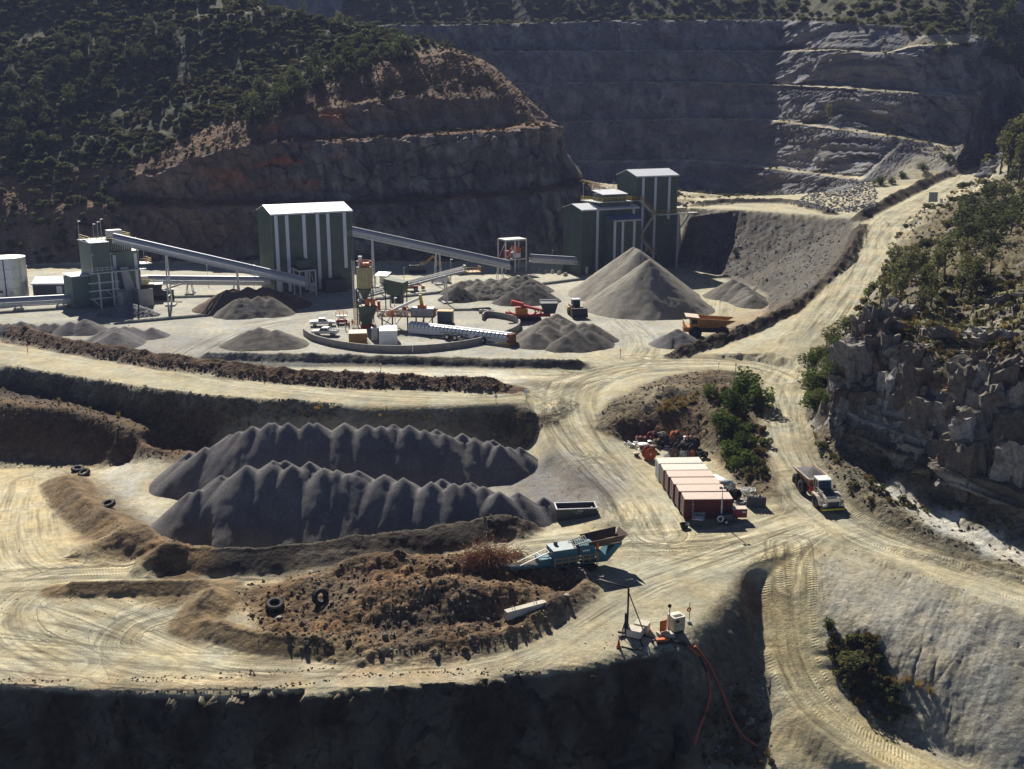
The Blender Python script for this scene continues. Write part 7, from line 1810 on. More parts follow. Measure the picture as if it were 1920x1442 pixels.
tyre('tyre lying half sunk at the top of the brown berm', 146, 882, 0.95, 0.5, (0.1, 0.1), lift=0.25)
tyre('tyre leaning on the half sunk one at the top of the berm', 158, 890, 0.9, 0.5, (0.35, -0.2), lift=0.3)
# ---- concrete beam on the mound
a_, b_ = Vector(hit(948, 1163)), Vector(hit(1014, 1133))
b_ = Vector((b_.x, b_.y, max(b_.z, a_.z + 0.2)))
t = solo('concrete_beam', 'pale concrete beam with lifting loops dumped on the rubble mound', 'beam', tuple(a_), math.atan2(b_.y - a_.y, b_.x - a_.x))
LL = 4.6; M_PALEC = mat('pale_concrete', (0.52, 0.47, 0.38), 0.9, 0, 0.15, 1.5, 0.1)
MB().hexa([(0, -0.45, 0.1), (LL, -0.45, 0.35), (LL, 0.45, 0.35), (0, 0.45, 0.1), (0, -0.38, 1.0), (LL, -0.38, 1.25), (LL, 0.38, 1.25), (0, 0.38, 1.0)]).build('block', M_PALEC, t)
for k in (0.9, 3.4): MB().tube([(k - 0.15, 0, 1.0 + 0.05 * k), (k - 0.12, 0, 1.35 + 0.05 * k), (k + 0.12, 0, 1.35 + 0.05 * k), (k + 0.15, 0, 1.0 + 0.05 * k)], 0.035, 6).build('lifting_loop', M_DKSTEEL, t)
MB().bar((1.8, -0.55, 0.3), (4.4, -0.75, 0.5), 0.1).build('red_bar', M_RED, t)
# ---- water standpipe
x, y, z = hit(1176, 1190)
M_BLK = mat('black_pipe', (0.02, 0.018, 0.016), 0.6, 0, 0.2, 3)
t = solo('water_standpipe', 'black gooseneck water standpipe braced on two concrete blocks', 'standpipe', (x, y, z))
MB().cyl((0, 0, 0), (0, 0, 5.1), 0.1, n=10).build('riser', M_BLK, t); MB().cyl((-0.18, 0, 0), (-0.18, 0, 2.4), 0.14, n=10).build('sleeve', M_BLK, t)
MB().tube([(0, 0, 4.95), (-0.06, 0.05, 5.15), (-2.8, 1.6, 5.35), (-2.92, 1.66, 5.25), (-2.92, 1.66, 4.8)], 0.1, 8).build('outlet_arm', M_BLK, t)
MB().cyl((0.05, 0, 4.6), (1.55, -0.3, 0.7), 0.06, n=8).build('stay', M_BLK, t)
for p in ((-0.6, -0.5, 0), (0.35, 0.3, 0.3), (-0.5, 0.6, 0)): MB().cyl((-0.15, 0, 1.9), p, 0.045, n=6).build('stay', M_BLK, t)
MB().bar((-0.9, -0.6, 0.08), (1.6, 0.7, 0.08), 0.25, 0.15).bar((-0.9, 0.5, 0.08), (1.8, -0.5, 0.08), 0.2, 0.12).build('base_frame', M_BLK, t)
R1 = Matrix.Rotation(math.radians(-25), 3, 'Z')
MB().box((0.75, -0.35, 0.5), (1.5, 1.2, 0.75), M=R1).build('ballast_block', M_PALEC, t); MB().box((1.6, 0.75, 0.55), (1.4, 1.1, 0.85), M=R1).build('ballast_block', M_PALEC, t)
# ---- light mast, orange board, generator, lifebuoy post, cone, pump
x, y, z = hit(1254, 1194)
t = solo('light_mast', 'slim white mast with a small black lamp beside the orange board', 'lamp post', (x, y, z))
MB().cyl((0, 0, 0.3), (0, 0, 3.3), 0.06, n=10).build('post', M_STEELW, t); MB().box((-0.05, -0.05, 3.4), (0.3, 0.25, 0.3), M=Matrix.Rotation(0.4, 3, 'Y')).build('lamp_head', M_BLK, t)
MB().box((0, 0, 0.2), (0.9, 0.8, 0.45), M=Matrix.Rotation(0.3, 3, 'Z')).build('ballast_block', M_PALEC, t)
x, y, z = hit(1243, 1190)
t = solo('orange_board', 'upright orange board on a concrete foot next to the light mast', 'sign', (x, y, z), math.radians(28))
MB().b2(-0.42, 0.42, -0.03, 0.03, 0.35, 1.55).build('panel', mat('safety_orange', (0.62, 0.14, 0.02), 0.5), t); MB().b2(-0.6, 0.6, -0.35, 0.35, 0, 0.3).build('foot', M_PALEC, t)
for s in (-0.38, 0.38): MB().bar((s, 0, 0.3), (s, 0, 1.55), 0.05).build('upright', M_STEELW, t)
x, y, z = hit(1268, 1184)
t = solo('generator', 'beige generator box with a dark patch standing at the edge of the apron', 'generator', (x, y, z), math.radians(24))
M_BEI = mat('beige_paint', (0.55, 0.42, 0.26), 0.5, 0, 0.12, 2, 0.15)
MB().b2(-0.65, 0.65, -0.55, 0.75, 0.3, 1.75).build('cabinet', M_BEI, t); MB().b2(-0.68, 0.68, -0.58, 0.78, 1.75, 1.81).build('lid', mat('pale_beige_lid', (0.66, 0.58, 0.46), 0.5), t)
MB().b2(-0.5, 0.5, -0.4, 0.1, 1.815, 1.83).build('dark_patch', M_BLK, t); MB().b2(-0.45, -0.05, -0.57, -0.55, 1.25, 1.55).build('control_window', M_GLASS, t)
MB().b2(0.655, 0.67, -0.3, 0.4, 0.9, 1.5).build('vent', M_DKSTEEL, t); MB().b2(-0.6, 0.6, -0.5, 0.7, 0.02, 0.3).build('skid', M_BLK, t)
for k in (-0.4, 0.25): MB().b2(k, k + 0.08, -0.575, -0.55, 0.85, 1.0).build('latch', M_BLK, t)
x, y, z = hit(1292, 1168)
t = solo('lifebuoy_post', 'thin post with an orange ring standing beyond the beige generator', 'post', (x, y, z))
MB().cyl((0, 0, 0), (0, 0, 2.3), 0.035, n=8).build('pole', M_RUST, t)
MB().lathe([(0.18 + 0.08 * math.cos(a), 0.08 * math.sin(a)) for a in [i * math.pi / 4 for i in range(9)]], (-0.08, -0.06, 1.55), (0.5, -1, 0), 18).build('ring', mat('safety_orange', (0.62, 0.14, 0.02)), t)
MB().box((0, 0, 0.12), (0.4, 0.4, 0.25)).build('foot', M_CONC, t)
def cone(label, px, py_, h=0.75, zz=None):
    x, y, z = P(px, py_, zz) if zz is not None else hit(px, py_)
    t = thing('traffic_cone', label, 'traffic cone', (x, y, z))
    MB().cyl((0, 0, 0.04), (0, 0, h), 0.2, 0.04, n=14).build('cone_body', mat('safety_red_orange', (0.55, 0.07, 0.02), 0.5), t); MB().b2(-0.24, 0.24, -0.24, 0.24, 0, 0.05).build('base_plate', M_RUBBER, t)
cone('orange traffic cone at the lip of the pit in front of the standpipe', 1160, 1214, 0.95); cone('orange traffic cone beside the white pickup with the open tray', 578, 634, 0.8, 0.0)
x, y, z = hit(1242, 1206)
t = solo('pump', 'orange and black pump at the top of the hoses', 'pump', (x, y, z), math.radians(10))
MB().b2(-0.7, 0.7, -0.2, 0.2, 0.25, 0.5).build('casing', M_ORANGE, t); MB().tube([(-0.7, 0, 0.4), (-0.95, 0, 0.4), (-1.0, 0, 0.2), (-1.0, 0, -0.1)], 0.12, 8).build('suction_bend', M_BLK, t); MB().b2(-0.6, 0.6, -0.3, 0.3, 0.05, 0.25).build('frame', M_BLK, t)
MB().cyl((0.7, 0, 0.35), (1.0, 0, 0.35), 0.1, n=10).build('outlet', M_BLK, t)
# hoses hanging down the pit side
def hose(label, pix, r, mm, up=0.12, name='hose'):
    pts = []
    for q in pix:
        h_ = hit(*q); pts.append((h_[0], h_[1] - 0.1, gzf(h_[0], h_[1]) + up))
    sm = smoothline(pts, 0.6); o0_ = Vector(sm[0])
    o = MB().tube([Vector(p) - o0_ for p in sm], r, 8).build(name, mm, None); o.location = o0_; tag(o, label, 'hose')
M_HOSR = mat('red_orange_hose', (0.45, 0.11, 0.05), 0.5, 0, 0.15, 3)
hose('red hose curving down the dark slope to the left', [(1288, 1214), (1305, 1228), (1320, 1248), (1328, 1280), (1330, 1310), (1322, 1345), (1310, 1375), (1302, 1402)], 0.13, M_HOSR, 0.25)
hose('red hose running down to the boulders at the bottom of the spur', [(1302, 1216), (1325, 1245), (1345, 1285), (1360, 1320), (1372, 1350), (1392, 1382), (1420, 1404)], 0.13, M_HOSR, 0.25)
hose('black hose lying beside the red ones at the top of the slope', [(1252, 1206), (1275, 1208), (1300, 1220), (1316, 1244), (1326, 1268)], 0.14, M_BLK, 0.25)
hose('thin black hose on the ground between the standpipe and the cone', [(1165, 1212), (1190, 1218), (1205, 1215), (1198, 1195)], 0.07, M_BLK, 0.06)
hose('thin black hose from the standpipe to the pump', [(1205, 1190), (1220, 1196), (1236, 1200)], 0.07, M_BLK, 0.06)
# ---- signs and marker posts
def sign(label, px, py_, w, h, z0, mm, zz=None, pole=M_STEELW):
    x, y, z = hit(px, py_); t = thing('road_sign', label, 'sign', (x, y, gzf(x, y)))
    MB().b2(-w / 2, w / 2, -0.03, 0.03, z0, z0 + h).build('panel', mm, t)
    for s in ((-w * 0.35, w * 0.35) if w > 1 else (0,)): MB().bar((s, 0.05, 0), (s, 0.05, z0 + h * 0.9), 0.09).build('post', pole, t)
sign('large grey notice board beside the road up to the benches', 1748, 388, 2.4, 2.6, 0.9, mat('grey_board_paint', (0.35, 0.36, 0.34), 0.6)); sign('small white sign right of the grey notice board', 1764, 388, 0.8, 1.0, 0.9, M_WHITE)
sign('thin white triangular sign at the junction below the black windrow', 987, 752, 0.7, 0.6, 1.3, M_WHITE); sign('small white marker left of the junction sign', 930, 755, 0.5, 0.5, 0.8, M_WHITE)
for lb, px, py_, c in (('thin white marker post on the crest of the island', 1347, 698, M_WHITE), ('thin rusty marker post right of the white one on the island', 1379, 700, M_RUST), ('red marker post on the rubble berm by the haul road', 1163, 672, M_RED), ('short red marker at the left end of the haul road', 52, 661, M_RED), ('thin dark post standing before the pale strip road', 492, 694, M_DKSTEEL), ('thin post standing on the pale strip road', 714, 702, M_STEELW)):
    x, y, z = hit(px, py_); t = thing('marker_post', lb, 'post', (x, y, z)); MB().bar((0, 0, 0), (0, 0, 1.7), 0.09).build('stake', c, t); MB().b2(-0.1, 0.1, -0.06, 0.06, 1.45, 1.75).build('cap', c, t)
# lamp poles in the yard
for lb, px, py_, h in (('lamp pole behind the silo', 674, 560, 9), ('slanting lamp pole left of the lattice conveyor', 758, 545, 6), ('lamp pole behind the head of the lattice conveyor', 846, 550, 8.5), ('lamp pole beside the crusher house door', 1035, 505, 5.5), ('lamp pole at the level conveyor', 390, 532, 5), ('lamp pole at the foot of the climbing conveyor', 477, 545, 6.5), ('lamp pole above the mixer platform', 741, 606, 5.5)):
    x, y, z = P(px, py_, 0); t = thing('lamp_pole', lb, 'lamp post', (x, y, 0)); MB().cyl((0, 0, 0), (0, 0, h), 0.07, n=8).build('pole', M_STEEL, t); MB().box((0.2, -0.1, h), (0.6, 0.3, 0.14)).build('lamp_head', M_STEEL, t)
# ---- loose equipment at the back of the yard
t = solo('site_hut', 'small open hut with a bright white roof behind the silo', 'hut', P(705, 533, 0), math.radians(-20))
for x_ in (0, 3.0):
    for y_ in (0, 2.2): MB().bar((x_, y_, 0), (x_, y_, 2.4), 0.12).build('post', M_STEELW, t)
MB().hexa([(-0.3, -0.3, 2.3), (3.3, -0.3, 2.3), (3.3, 2.5, 2.9), (-0.3, 2.5, 2.9), (-0.3, -0.3, 2.4), (3.3, -0.3, 2.4), (3.3, 2.5, 3.0), (-0.3, 2.5, 3.0)]).build('roof', M_ROOF, t)
MB().b2(0.1, 2.9, 1.9, 2.0, 0, 2.2).build('back_wall', M_STEELW, t)
t = solo('telehandler', 'orange telehandler parked behind the green hopper', 'machine', P(770, 545, 0), math.radians(5))
for x_ in (-1.3, 1.3):
    for y_ in (-0.9, 0.9): wheel(t, (x_, y_, 0.55), 0.55, 0.4, n=16)
MB().b2(-2.0, 1.9, -0.7, 0.7, 0.6, 1.3).build('chassis', M_ORANGE, t); MB().prism([(-0.6, 1.3), (0.7, 1.3), (0.6, 2.4), (-0.5, 2.4)], -0.9, 0.0).build('cab', M_GLASS, t); MB().bar((-2.0, 0.45, 1.9), (2.8, 0.45, 1.3), 0.3, 0.35).build('boom', M_ORANGE, t); MB().b2(2.7, 3.6, -0.2, 1.0, 0.3, 1.2).build('fork_carriage', M_OCHRE, t); MB().b2(-0.65, 0.7, -0.95, 0.05, 2.4, 2.5).build('cab_roof', M_ORANGE, t)
t = solo('fuel_tank', 'low white skid tank with a red end behind the lattice conveyor', 'tank', P(826, 529, 0), math.radians(-12))
MB().b2(-2.4, 2.6, -1.0, 1.0, 0.2, 1.6).build('tank_body', M_WHITE, t); MB().b2(-2.5, -2.4, -1.0, 1.0, 0.2, 1.6).b2(-2.45, -1.2, -1.03, -1.0, 0.3, 1.5).build('red_end', M_RED, t)
for x_ in (-2, 2): MB().b2(x_ - 0.2, x_ + 0.2, -1.0, 1.0, 0, 0.2).build('skid', M_DKSTEEL, t)
t = solo('parked_excavator', 'dark excavator parked in the shade behind the plant', 'excavator', P(783, 512, 0), math.radians(12))
for y_ in (-1.1, 1.1): MB().prism([(-2.0, 0.1), (2.0, 0.1), (2.4, 0.5), (2.0, 0.9), (-2.0, 0.9), (-2.4, 0.5)], y_ - 0.3, y_ + 0.3).build('track', M_RUBBER, t)
MB().b2(-2.4, 1.6, -1.3, 1.3, 1.0, 2.4).build('house', M_DKSTEEL, t); MB().b2(0.2, 1.7, -1.3, -0.2, 2.4, 3.3).build('cab', M_GLASS, t); MB().bar((1.4, 0.4, 2.0), (4.6, 0.4, 4.6), 0.4, 0.6).build('boom', M_OCHRE, t); MB().bar((4.6, 0.4, 4.6), (6.0, 0.4, 1.8), 0.3, 0.45).build('stick', M_OCHRE, t); MB().prism([(5.6, 1.0), (6.4, 1.0), (6.6, 1.9), (5.6, 1.9)], -0.1, 0.9).build('bucket', M_DKSTEEL, t)
for i_, (px_, py_, lb) in enumerate(((905, 657 - 70, 'concrete block beside the open end of the curved wall'), (918, 588, 'second concrete block by the open end of the curved wall'), (737, 638, 'red steel trestle on the ground right of the white container'))):
    x, y, z = P(px_, py_, 0); t = solo('loose_block' if i_ < 2 else 'red_trestle', lb, 'block' if i_ < 2 else 'trestle', (x, y, z), 0.3 * i_)
    if i_ < 2: MB().prism([(-0.9, 0), (0.9, 0), (0.75, 0.8), (-0.75, 0.8)], -0.4, 0.4).build('body', M_CONC, t); MB().b2(-0.2, 0.2, -0.05, 0.05, 0.8, 0.95).build('lifting_loop', M_DKSTEEL, t)
    else: MB().b2(-0.5, 0.5, -0.1, 0.1, 0.5, 0.6).build('top_bar', M_RED, t); [MB().bar((s_, -0.05 + 0.1 * q, 0.5), (s_ * 1.1, -0.3 + 0.6 * q, 0), 0.08).build('leg', M_RED, t) for s_ in (-0.45, 0.45) for q in (0, 1)]
for i_, (xa, ya) in enumerate(((1000, 505), (1012, 508), (1024, 510), (1036, 512), (1048, 514), (1060, 517))):
    x, y, z = P(xa, ya, 0); t = solo('barrier', 'pale concrete barrier in the short row before the crusher house', 'barrier', (x, y, z), math.radians(-30), 'barriers before the crusher house')
    MB().prism([(-0.35, 0), (0.35, 0), (0.12, 0.5), (0.1, 0.9), (-0.1, 0.9), (-0.12, 0.5)], -0.9, 0.9, 'y').build('body', M_PALEC, t); MB().b2(-0.05, 0.05, 0.9, 0.96, 0.3, 0.6).build('connector', M_DKSTEEL, t)
print('yard', round(time.time() - T0, 1))
# ================================================================== VEGETATION AND ROCKS
def leaf_mat(name, c1, c2, trans=0.3):
    m = bpy.data.materials.new(name); m.use_nodes = True; n = m.node_tree.nodes; l = m.node_tree.links
    for x in list(n): n.remove(x)
    out = n.new('ShaderNodeOutputMaterial'); oi = n.new('ShaderNodeObjectInfo'); geo = n.new('ShaderNodeNewGeometry')
    nz = n.new('ShaderNodeTexNoise'); nz.inputs['Scale'].default_value = 0.8; nz.inputs['Detail'].default_value = 5; l.new(geo.outputs['Position'], nz.inputs['Vector'])
    ad = n.new('ShaderNodeMath'); ad.operation = 'MULTIPLY_ADD'; l.new(oi.outputs['Random'], ad.inputs[0]); ad.inputs[1].default_value = 0.7; l.new(nz.outputs[0], ad.inputs[2])
    mr = n.new('ShaderNodeMapRange'); mr.inputs[1].default_value = 0.4; mr.inputs[2].default_value = 1.2; l.new(ad.outputs[0], mr.inputs[0])
    mx = n.new('ShaderNodeMix'); mx.data_type = 'RGBA'; l.new(mr.outputs[0], mx.inputs['Factor']); mx.inputs['A'].default_value = (*c1, 1); mx.inputs['B'].default_value = (*c2, 1)
    d = n.new('ShaderNodeBsdfDiffuse'); t = n.new('ShaderNodeBsdfTranslucent'); l.new(mx.outputs['Result'], d.inputs[0]); l.new(mx.outputs['Result'], t.inputs[0])
    ms = n.new('ShaderNodeMixShader'); ms.inputs[0].default_value = trans; l.new(d.outputs[0], ms.inputs[1]); l.new(t.outputs[0], ms.inputs[2]); l.new(ms.outputs[0], out.inputs[0])
    return m
ML_OL = leaf_mat('olive_scrub_leaves', (0.07, 0.076, 0.028), (0.155, 0.158, 0.066), 0.45); ML_DK = leaf_mat('dark_gum_leaves', (0.048, 0.058, 0.024), (0.105, 0.118, 0.05), 0.45)
ML_GR = leaf_mat('fresh_green_leaves', (0.04, 0.062, 0.014), (0.105, 0.145, 0.035), 0.42); ML_DRY = leaf_mat('dry_grass_blades', (0.19, 0.13, 0.045), (0.30, 0.22, 0.08), 0.3); ML_BRN = leaf_mat('brownish_scrub_leaves', (0.09, 0.062, 0.026), (0.16, 0.12, 0.05), 0.35); ML_GRS = leaf_mat('green_grass_blades', (0.08, 0.09, 0.025), (0.16, 0.16, 0.05))
M_BARK = mat('grey_bark', (0.10, 0.085, 0.07), 0.95, 0, 0.3, 4)
def leaves(rg, lobes, n, size, flat=0.6):
    """quads spread through the volume of the lobes: (x, y, z, rx, ry, rz)"""
    vs = []; fs = []
    w = np.array([a[3] * a[4] * a[5] for a in lobes]); w = w / w.sum()
    for _ in range(n):
        L = lobes[rg.choice(len(lobes), p=w)]
        d = rg.normal(size=3); d /= np.linalg.norm(d); r = rg.uniform(0.45, 1.0) ** 0.5
        c = np.array(L[:3]) + d * r * np.array(L[3:6])
        a = rg.normal(size=3); a[2] *= flat; a /= np.linalg.norm(a); b = np.cross(a, rg.normal(size=3)); b /= np.linalg.norm(b) + 1e-9
        s = size * rg.uniform(0.6, 1.4); o = len(vs)
        vs += [tuple(c - a * s), tuple(c + b * s * 0.6), tuple(c + a * s), tuple(c - b * s * 0.6)]; fs.append((o, o + 1, o + 2, o + 3))
    return vs, fs
def bush_mesh(seed, n=260, size=0.17, material=None, hgt=0.8, nm='bush'):
    rg = np.random.default_rng(seed); lobes = []
    for k in range(rg.integers(5, 9)):
        a = rg.uniform(0, 6.28); r = rg.uniform(0.0, 0.65)
        s = rg.uniform(0.28, 0.5); lobes.append((r * math.cos(a), r * math.sin(a), hgt * rg.uniform(0.35, 0.8), s, s, s * 0.8))
    v, f = leaves(rg, lobes, n, size); me = bpy.data.meshes.new(nm); me.from_pydata(v, [], f); me.materials.append(material); return me
def tree_parts(seed, H_, spread, material, n=520, size=0.28, sparse=False):
    rg = np.random.default_rng(seed); mb = MB(); lobes = []
    lean = rg.normal(0, 0.05, 2)
    top = Vector((lean[0] * H_, lean[1] * H_, H_ * 0.72)); mb.tube([(0, 0, -0.4), tuple(top * 0.45), tuple(top)], [0.035 * H_, 0.024 * H_, 0.01 * H_], 6)
    for k in range(rg.integers(8, 13)):
        t_ = rg.uniform(0.2, 1.0); p = top * t_; a = rg.uniform(0, 6.28); r = spread * rg.uniform(0.35, 1.0) * (1.15 - 0.6 * t_ if not sparse else 0.8)
        e = p + Vector((math.cos(a) * r, math.sin(a) * r, H_ * rg.uniform(0.08, 0.28)))
        mb.tube([tuple(p), tuple(p.lerp(e, 0.6) + Vector((0, 0, 0.04 * H_))), tuple(e)], [0.012 * H_, 0.009 * H_, 0.004 * H_], 5)
        s = spread * rg.uniform(0.42, 0.7); lobes.append((e.x, e.y, e.z, s, s, s * (0.8 if not sparse else 1.1)))
    lobes.append((top.x, top.y, top.z + 0.12 * H_, spread * 0.4, spread * 0.4, H_ * 0.16))
    v, f = leaves(rg, lobes, n, size); me = bpy.data.meshes.new('crown'); me.from_pydata(v, [], f); me.materials.append(material)
    tm = mb.mesh('trunk'); tm.materials.append(M_BARK)
    return tm, me
def shrub_parts(seed, material, n=900, size=0.05):     # many stems from the ground, leaves all the way down
    rg = np.random.default_rng(seed); mb = MB(); lobes = []
    for k in range(14):
        a = rg.uniform(0, 6.28); r = rg.uniform(0.05, 0.42); e = Vector((r * math.cos(a), r * math.sin(a), rg.uniform(0.35, 0.85) * (1 - 0.5 * r)))
        mb.tube([(0, 0, -0.1), tuple(e * 0.5 + Vector((0, 0, 0.08))), tuple(e)], [0.02, 0.012, 0.005], 5)
        s = rg.uniform(0.12, 0.22); lobes.append((e.x, e.y, e.z, s, s, s)); lobes.append((e.x * 1.05, e.y * 1.05, e.z * 0.5, s * 0.9, s * 0.9, s))
    v, f = leaves(rg, lobes, n, size); me = bpy.data.meshes.new('crown'); me.from_pydata(v, [], f); me.materials.append(material)
    tm = mb.mesh('trunk'); tm.materials.append(M_BARK); return tm, me
# points on the finished ground where a mask holds
def pick(mask, n, box, rg, cond=None, tries=30):
    out = []; x0, x1, y0, y1 = box
    for _ in range(n * tries):
        if len(out) >= n: break
        x, y = rg.uniform(x0, x1), rg.uniform(y0, y1)
        r_ = x / y
        if not (u[1] < r_ < u[-2]): continue
        c = int(np.searchsorted(u, r_)); i = int(np.clip(np.searchsorted(Yd[:, c], y), 1, NR - 1))
        if mask[i, c] and (cond is None or cond(x, y, i, c)): out.append((x, y, float(Zd[i, c] + (Zd[i - 1, c] - Zd[i, c]) * 0.5)))
    return out
def pickpx(poly, n, rg, mind=0.0):     # points on the ground inside a region digitised from the photograph
    w = np.array(poly, float); out = []
    for _ in range(n * 200):
        if len(out) >= n: break
        px, py_ = rg.uniform(w[:, 0].min(), w[:, 0].max()), rg.uniform(w[:, 1].min(), w[:, 1].max()); ins = False
        for a in range(len(w)):
            (xa, ya), (xb, yb) = w[a], w[(a + 1) % len(w)]
            if (ya > py_) != (yb > py_) and px < (xb - xa) * (py_ - ya) / (yb - ya) + xa: ins = not ins
        if not ins: continue
        h_ = HG(px, py_)
        if mind and any(math.hypot(h_[0] - o[0], h_[1] - o[1]) < mind for o in out): continue
        out.append(h_)
    return out
def scatter(name, label, pts, protos, smin, smax, rg, zs=(0.8, 1.2), tilt=0.0, sink=0.0, cat=None):
    """one object: the prototypes set out on these points"""
    n = len(pts)
    me = bpy.data.meshes.new(name); me.from_pydata([(p[0], p[1], p[2] - sink) for p in pts], [], [])
    s = rg.uniform(smin, smax, n) * rg.uniform(0.75, 1.15, n)
    sc = np.stack([s, s * rg.uniform(0.8, 1.2, n), s * rg.uniform(zs[0], zs[1], n)], -1); ro = np.stack([rg.normal(0, tilt, n), rg.normal(0, tilt, n), rg.uniform(0, 6.28, n)], -1)
    for nm, val in (('iscale', sc), ('irot', ro)):
        a = me.attributes.new(nm, 'FLOAT_VECTOR', 'POINT'); a.data.foreach_set('vector', np.ascontiguousarray(val, np.float32).ravel())
    a = me.attributes.new('iidx', 'INT', 'POINT'); a.data.foreach_set('value', rg.integers(0, len(protos), n).astype(np.int32))
    o = link(name, me); tag(o, label, None, None, 'stuff')
    ng = bpy.data.node_groups.new(name + '_scatter', 'GeometryNodeTree')
    ng.interface.new_socket('Geometry', in_out='INPUT', socket_type='NodeSocketGeometry'); ng.interface.new_socket('Geometry', in_out='OUTPUT', socket_type='NodeSocketGeometry')
    N = ng.nodes; Lk = ng.links; gi = N.new('NodeGroupInput'); go = N.new('NodeGroupOutput'); io = N.new('GeometryNodeInstanceOnPoints'); jn = N.new('GeometryNodeJoinGeometry')
    for pm in reversed(protos):
        po = bpy.data.objects.new(name + '_form', pm)
        inf = N.new('GeometryNodeObjectInfo'); inf.inputs['Object'].default_value = po; inf.inputs['As Instance'].default_value = True; Lk.new(inf.outputs['Geometry'], jn.inputs[0])
    def na(nm, ty):
        q = N.new('GeometryNodeInputNamedAttribute'); q.data_type = ty; q.inputs['Name'].default_value = nm; return q.outputs['Attribute']
    Lk.new(gi.outputs[0], io.inputs['Points']); Lk.new(jn.outputs[0], io.inputs['Instance']); io.inputs['Pick Instance'].default_value = True
    Lk.new(na('iidx', 'INT'), io.inputs['Instance Index'])
    er = N.new('FunctionNodeEulerToRotation'); Lk.new(na('irot', 'FLOAT_VECTOR'), er.inputs[0]); Lk.new(er.outputs[0], io.inputs['Rotation'])
    Lk.new(na('iscale', 'FLOAT_VECTOR'), io.inputs['Scale']); Lk.new(io.outputs[0], go.inputs[0])
    o.modifiers.new('scatter', 'NODES').node_group = ng
    return o
B_OL = [bush_mesh(i, 260, 0.17, ML_OL) for i in range(4)]; B_DK = [bush_mesh(10 + i, 260, 0.17, ML_DK, 0.95) for i in range(3)]; B_GR = [bush_mesh(20 + i, 420, 0.12, ML_GR, 0.9) for i in range(3)]; B_BR = [bush_mesh(30 + i, 240, 0.13, ML_BRN, 0.7) for i in range(3)]
def tuft_mesh(seed, material):
    rg = np.random.default_rng(seed); v = []; f = []
    for k in range(40):
        a = rg.uniform(0, 6.28); r = rg.uniform(0, 0.22); h_ = rg.uniform(0.4, 1.0); b = rg.uniform(0, 6.28); o = len(v); wd = 0.035
        x, y = r * math.cos(a), r * math.sin(a); ex, ey = x + 0.45 * h_ * math.cos(b), y + 0.45 * h_ * math.sin(b)
        v += [(x - wd, y, 0), (x + wd, y, 0), (ex, ey, h_)]; f.append((o, o + 1, o + 2))
    me = bpy.data.meshes.new('tuft'); me.from_pydata(v, [], f); me.materials.append(material); return me
G_DRY = [tuft_mesh(40 + i, ML_DRY) for i in range(3)]; G_GRN = [tuft_mesh(50 + i, ML_GRS) for i in range(2)]
rgv = np.random.default_rng(5)
def clm(s, t_, ox=0.0, oy=0.0): return fbm((Xr + ox) / s, (Yr + oy) / s, 3, 200) > t_
scatter('hillside_scrub', 'dense olive scrub covering the slope of the hill behind the plant', pick((NAT) & clm(16, -0.30, 0, 0), 8500, (-260, 10, 330, 520), rgv), B_OL + B_DK[:1] + B_BR[:1], 0.7, 2.1, rgv, (0.6, 1.0))
scatter('taller_scrub', 'taller dark scrub in patches on the hill behind the plant', pick((NAT) & clm(26, 0.12, 90, 0), 900, (-260, 10, 330, 520), rgv), B_DK, 1.6, 3.0, rgv, (0.9, 1.3))
LOWL = LH & ~NAT & (Xr < -112) & (slope < 2.5)
scatter('lower_scrub', 'dark scrub on the shaded slope above the tank at the left edge', pick(LOWL, 420, (-200, -108, 300, 372), rgv), B_DK + B_OL[:1], 0.8, 2.0, rgv)
CUT = LH & ~NAT & (slope < 0.9)
scatter('bench_scrub', 'sparse brown scrub on the benches of the cut hill', pick(CUT, 700, (-120, 25, 300, 470), rgv), B_BR + B_OL[:1], 0.4, 1.1, rgv)
scatter('far_scrub', 'olive scrub above the top bench of the far wall', pick((veg) & clm(20, -0.25, 0, 0), 3800, (-120, 300, 400, 690), rgv), B_OL, 1.2, 3.0, rgv, (0.6, 1.0))
scatter('corner_scrub', 'green scrub on the steep corner at the right end of the benches', pick(FAR & (Xr / Yr > 0.40) & (slope < 3), 420, (120, 260, 330, 560), rgv), B_OL + B_GR[:1], 1.0, 2.6, rgv, (0.7, 1.1))
FB = FAR & ~veg & (slope < 0.55) & (Yr < 560)
scatter('bench_growth', 'low growth along the ledges of the far wall', pick(FB, 420, (40, 230, 330, 560), rgv), B_BR + B_OL[:2], 0.4, 1.3, rgv)
scatter('right_scrub', 'olive and brown scrub on the rocky hill at the right', pick((HILLR) & clm(14, -0.1, 0, 0), 900, (60, 210, 150, 420), rgv), B_OL + B_BR + B_DK[:1], 0.5, 1.8, rgv)
scatter('right_grass', 'dry grass tufts on the rocky hill at the right', pick(HILLR | OUTC, 1800, (45, 200, 115, 420), rgv, lambda x, y, i, c: slope[i, c] < 0.8), G_DRY + G_GRN, 0.5, 1.2, rgv)
_rb = np.array(ROADA[:6]); _rb = _rb[np.argsort(_rb[:, 0])]
VR = (Xr > 36) & (Yr > np.interp(Xr, _rb[:, 0], _rb[:, 1]) + 4) & (Yr > 105) & (Yr < 185) & (roadw < 0.1) & (Xr / Yr > 0.265) & (slope < 0.9) & (Zr > -6.5)
scatter('verge_scrub', 'low scrub on the stony verge between the truck road and the outcrop', pick((VR) & clm(9, 0.0, 0, 0), 520, (36, 90, 108, 180), rgv), B_OL + B_BR + B_GR[:1], 0.3, 0.9, rgv)
scatter('verge_grass', 'dry grass on the stony verge below the outcrop', pick((VR) & clm(9, 0.05, 40, 0), 900, (36, 90, 108, 180), rgv), G_DRY + G_GRN, 0.4, 0.9, rgv)
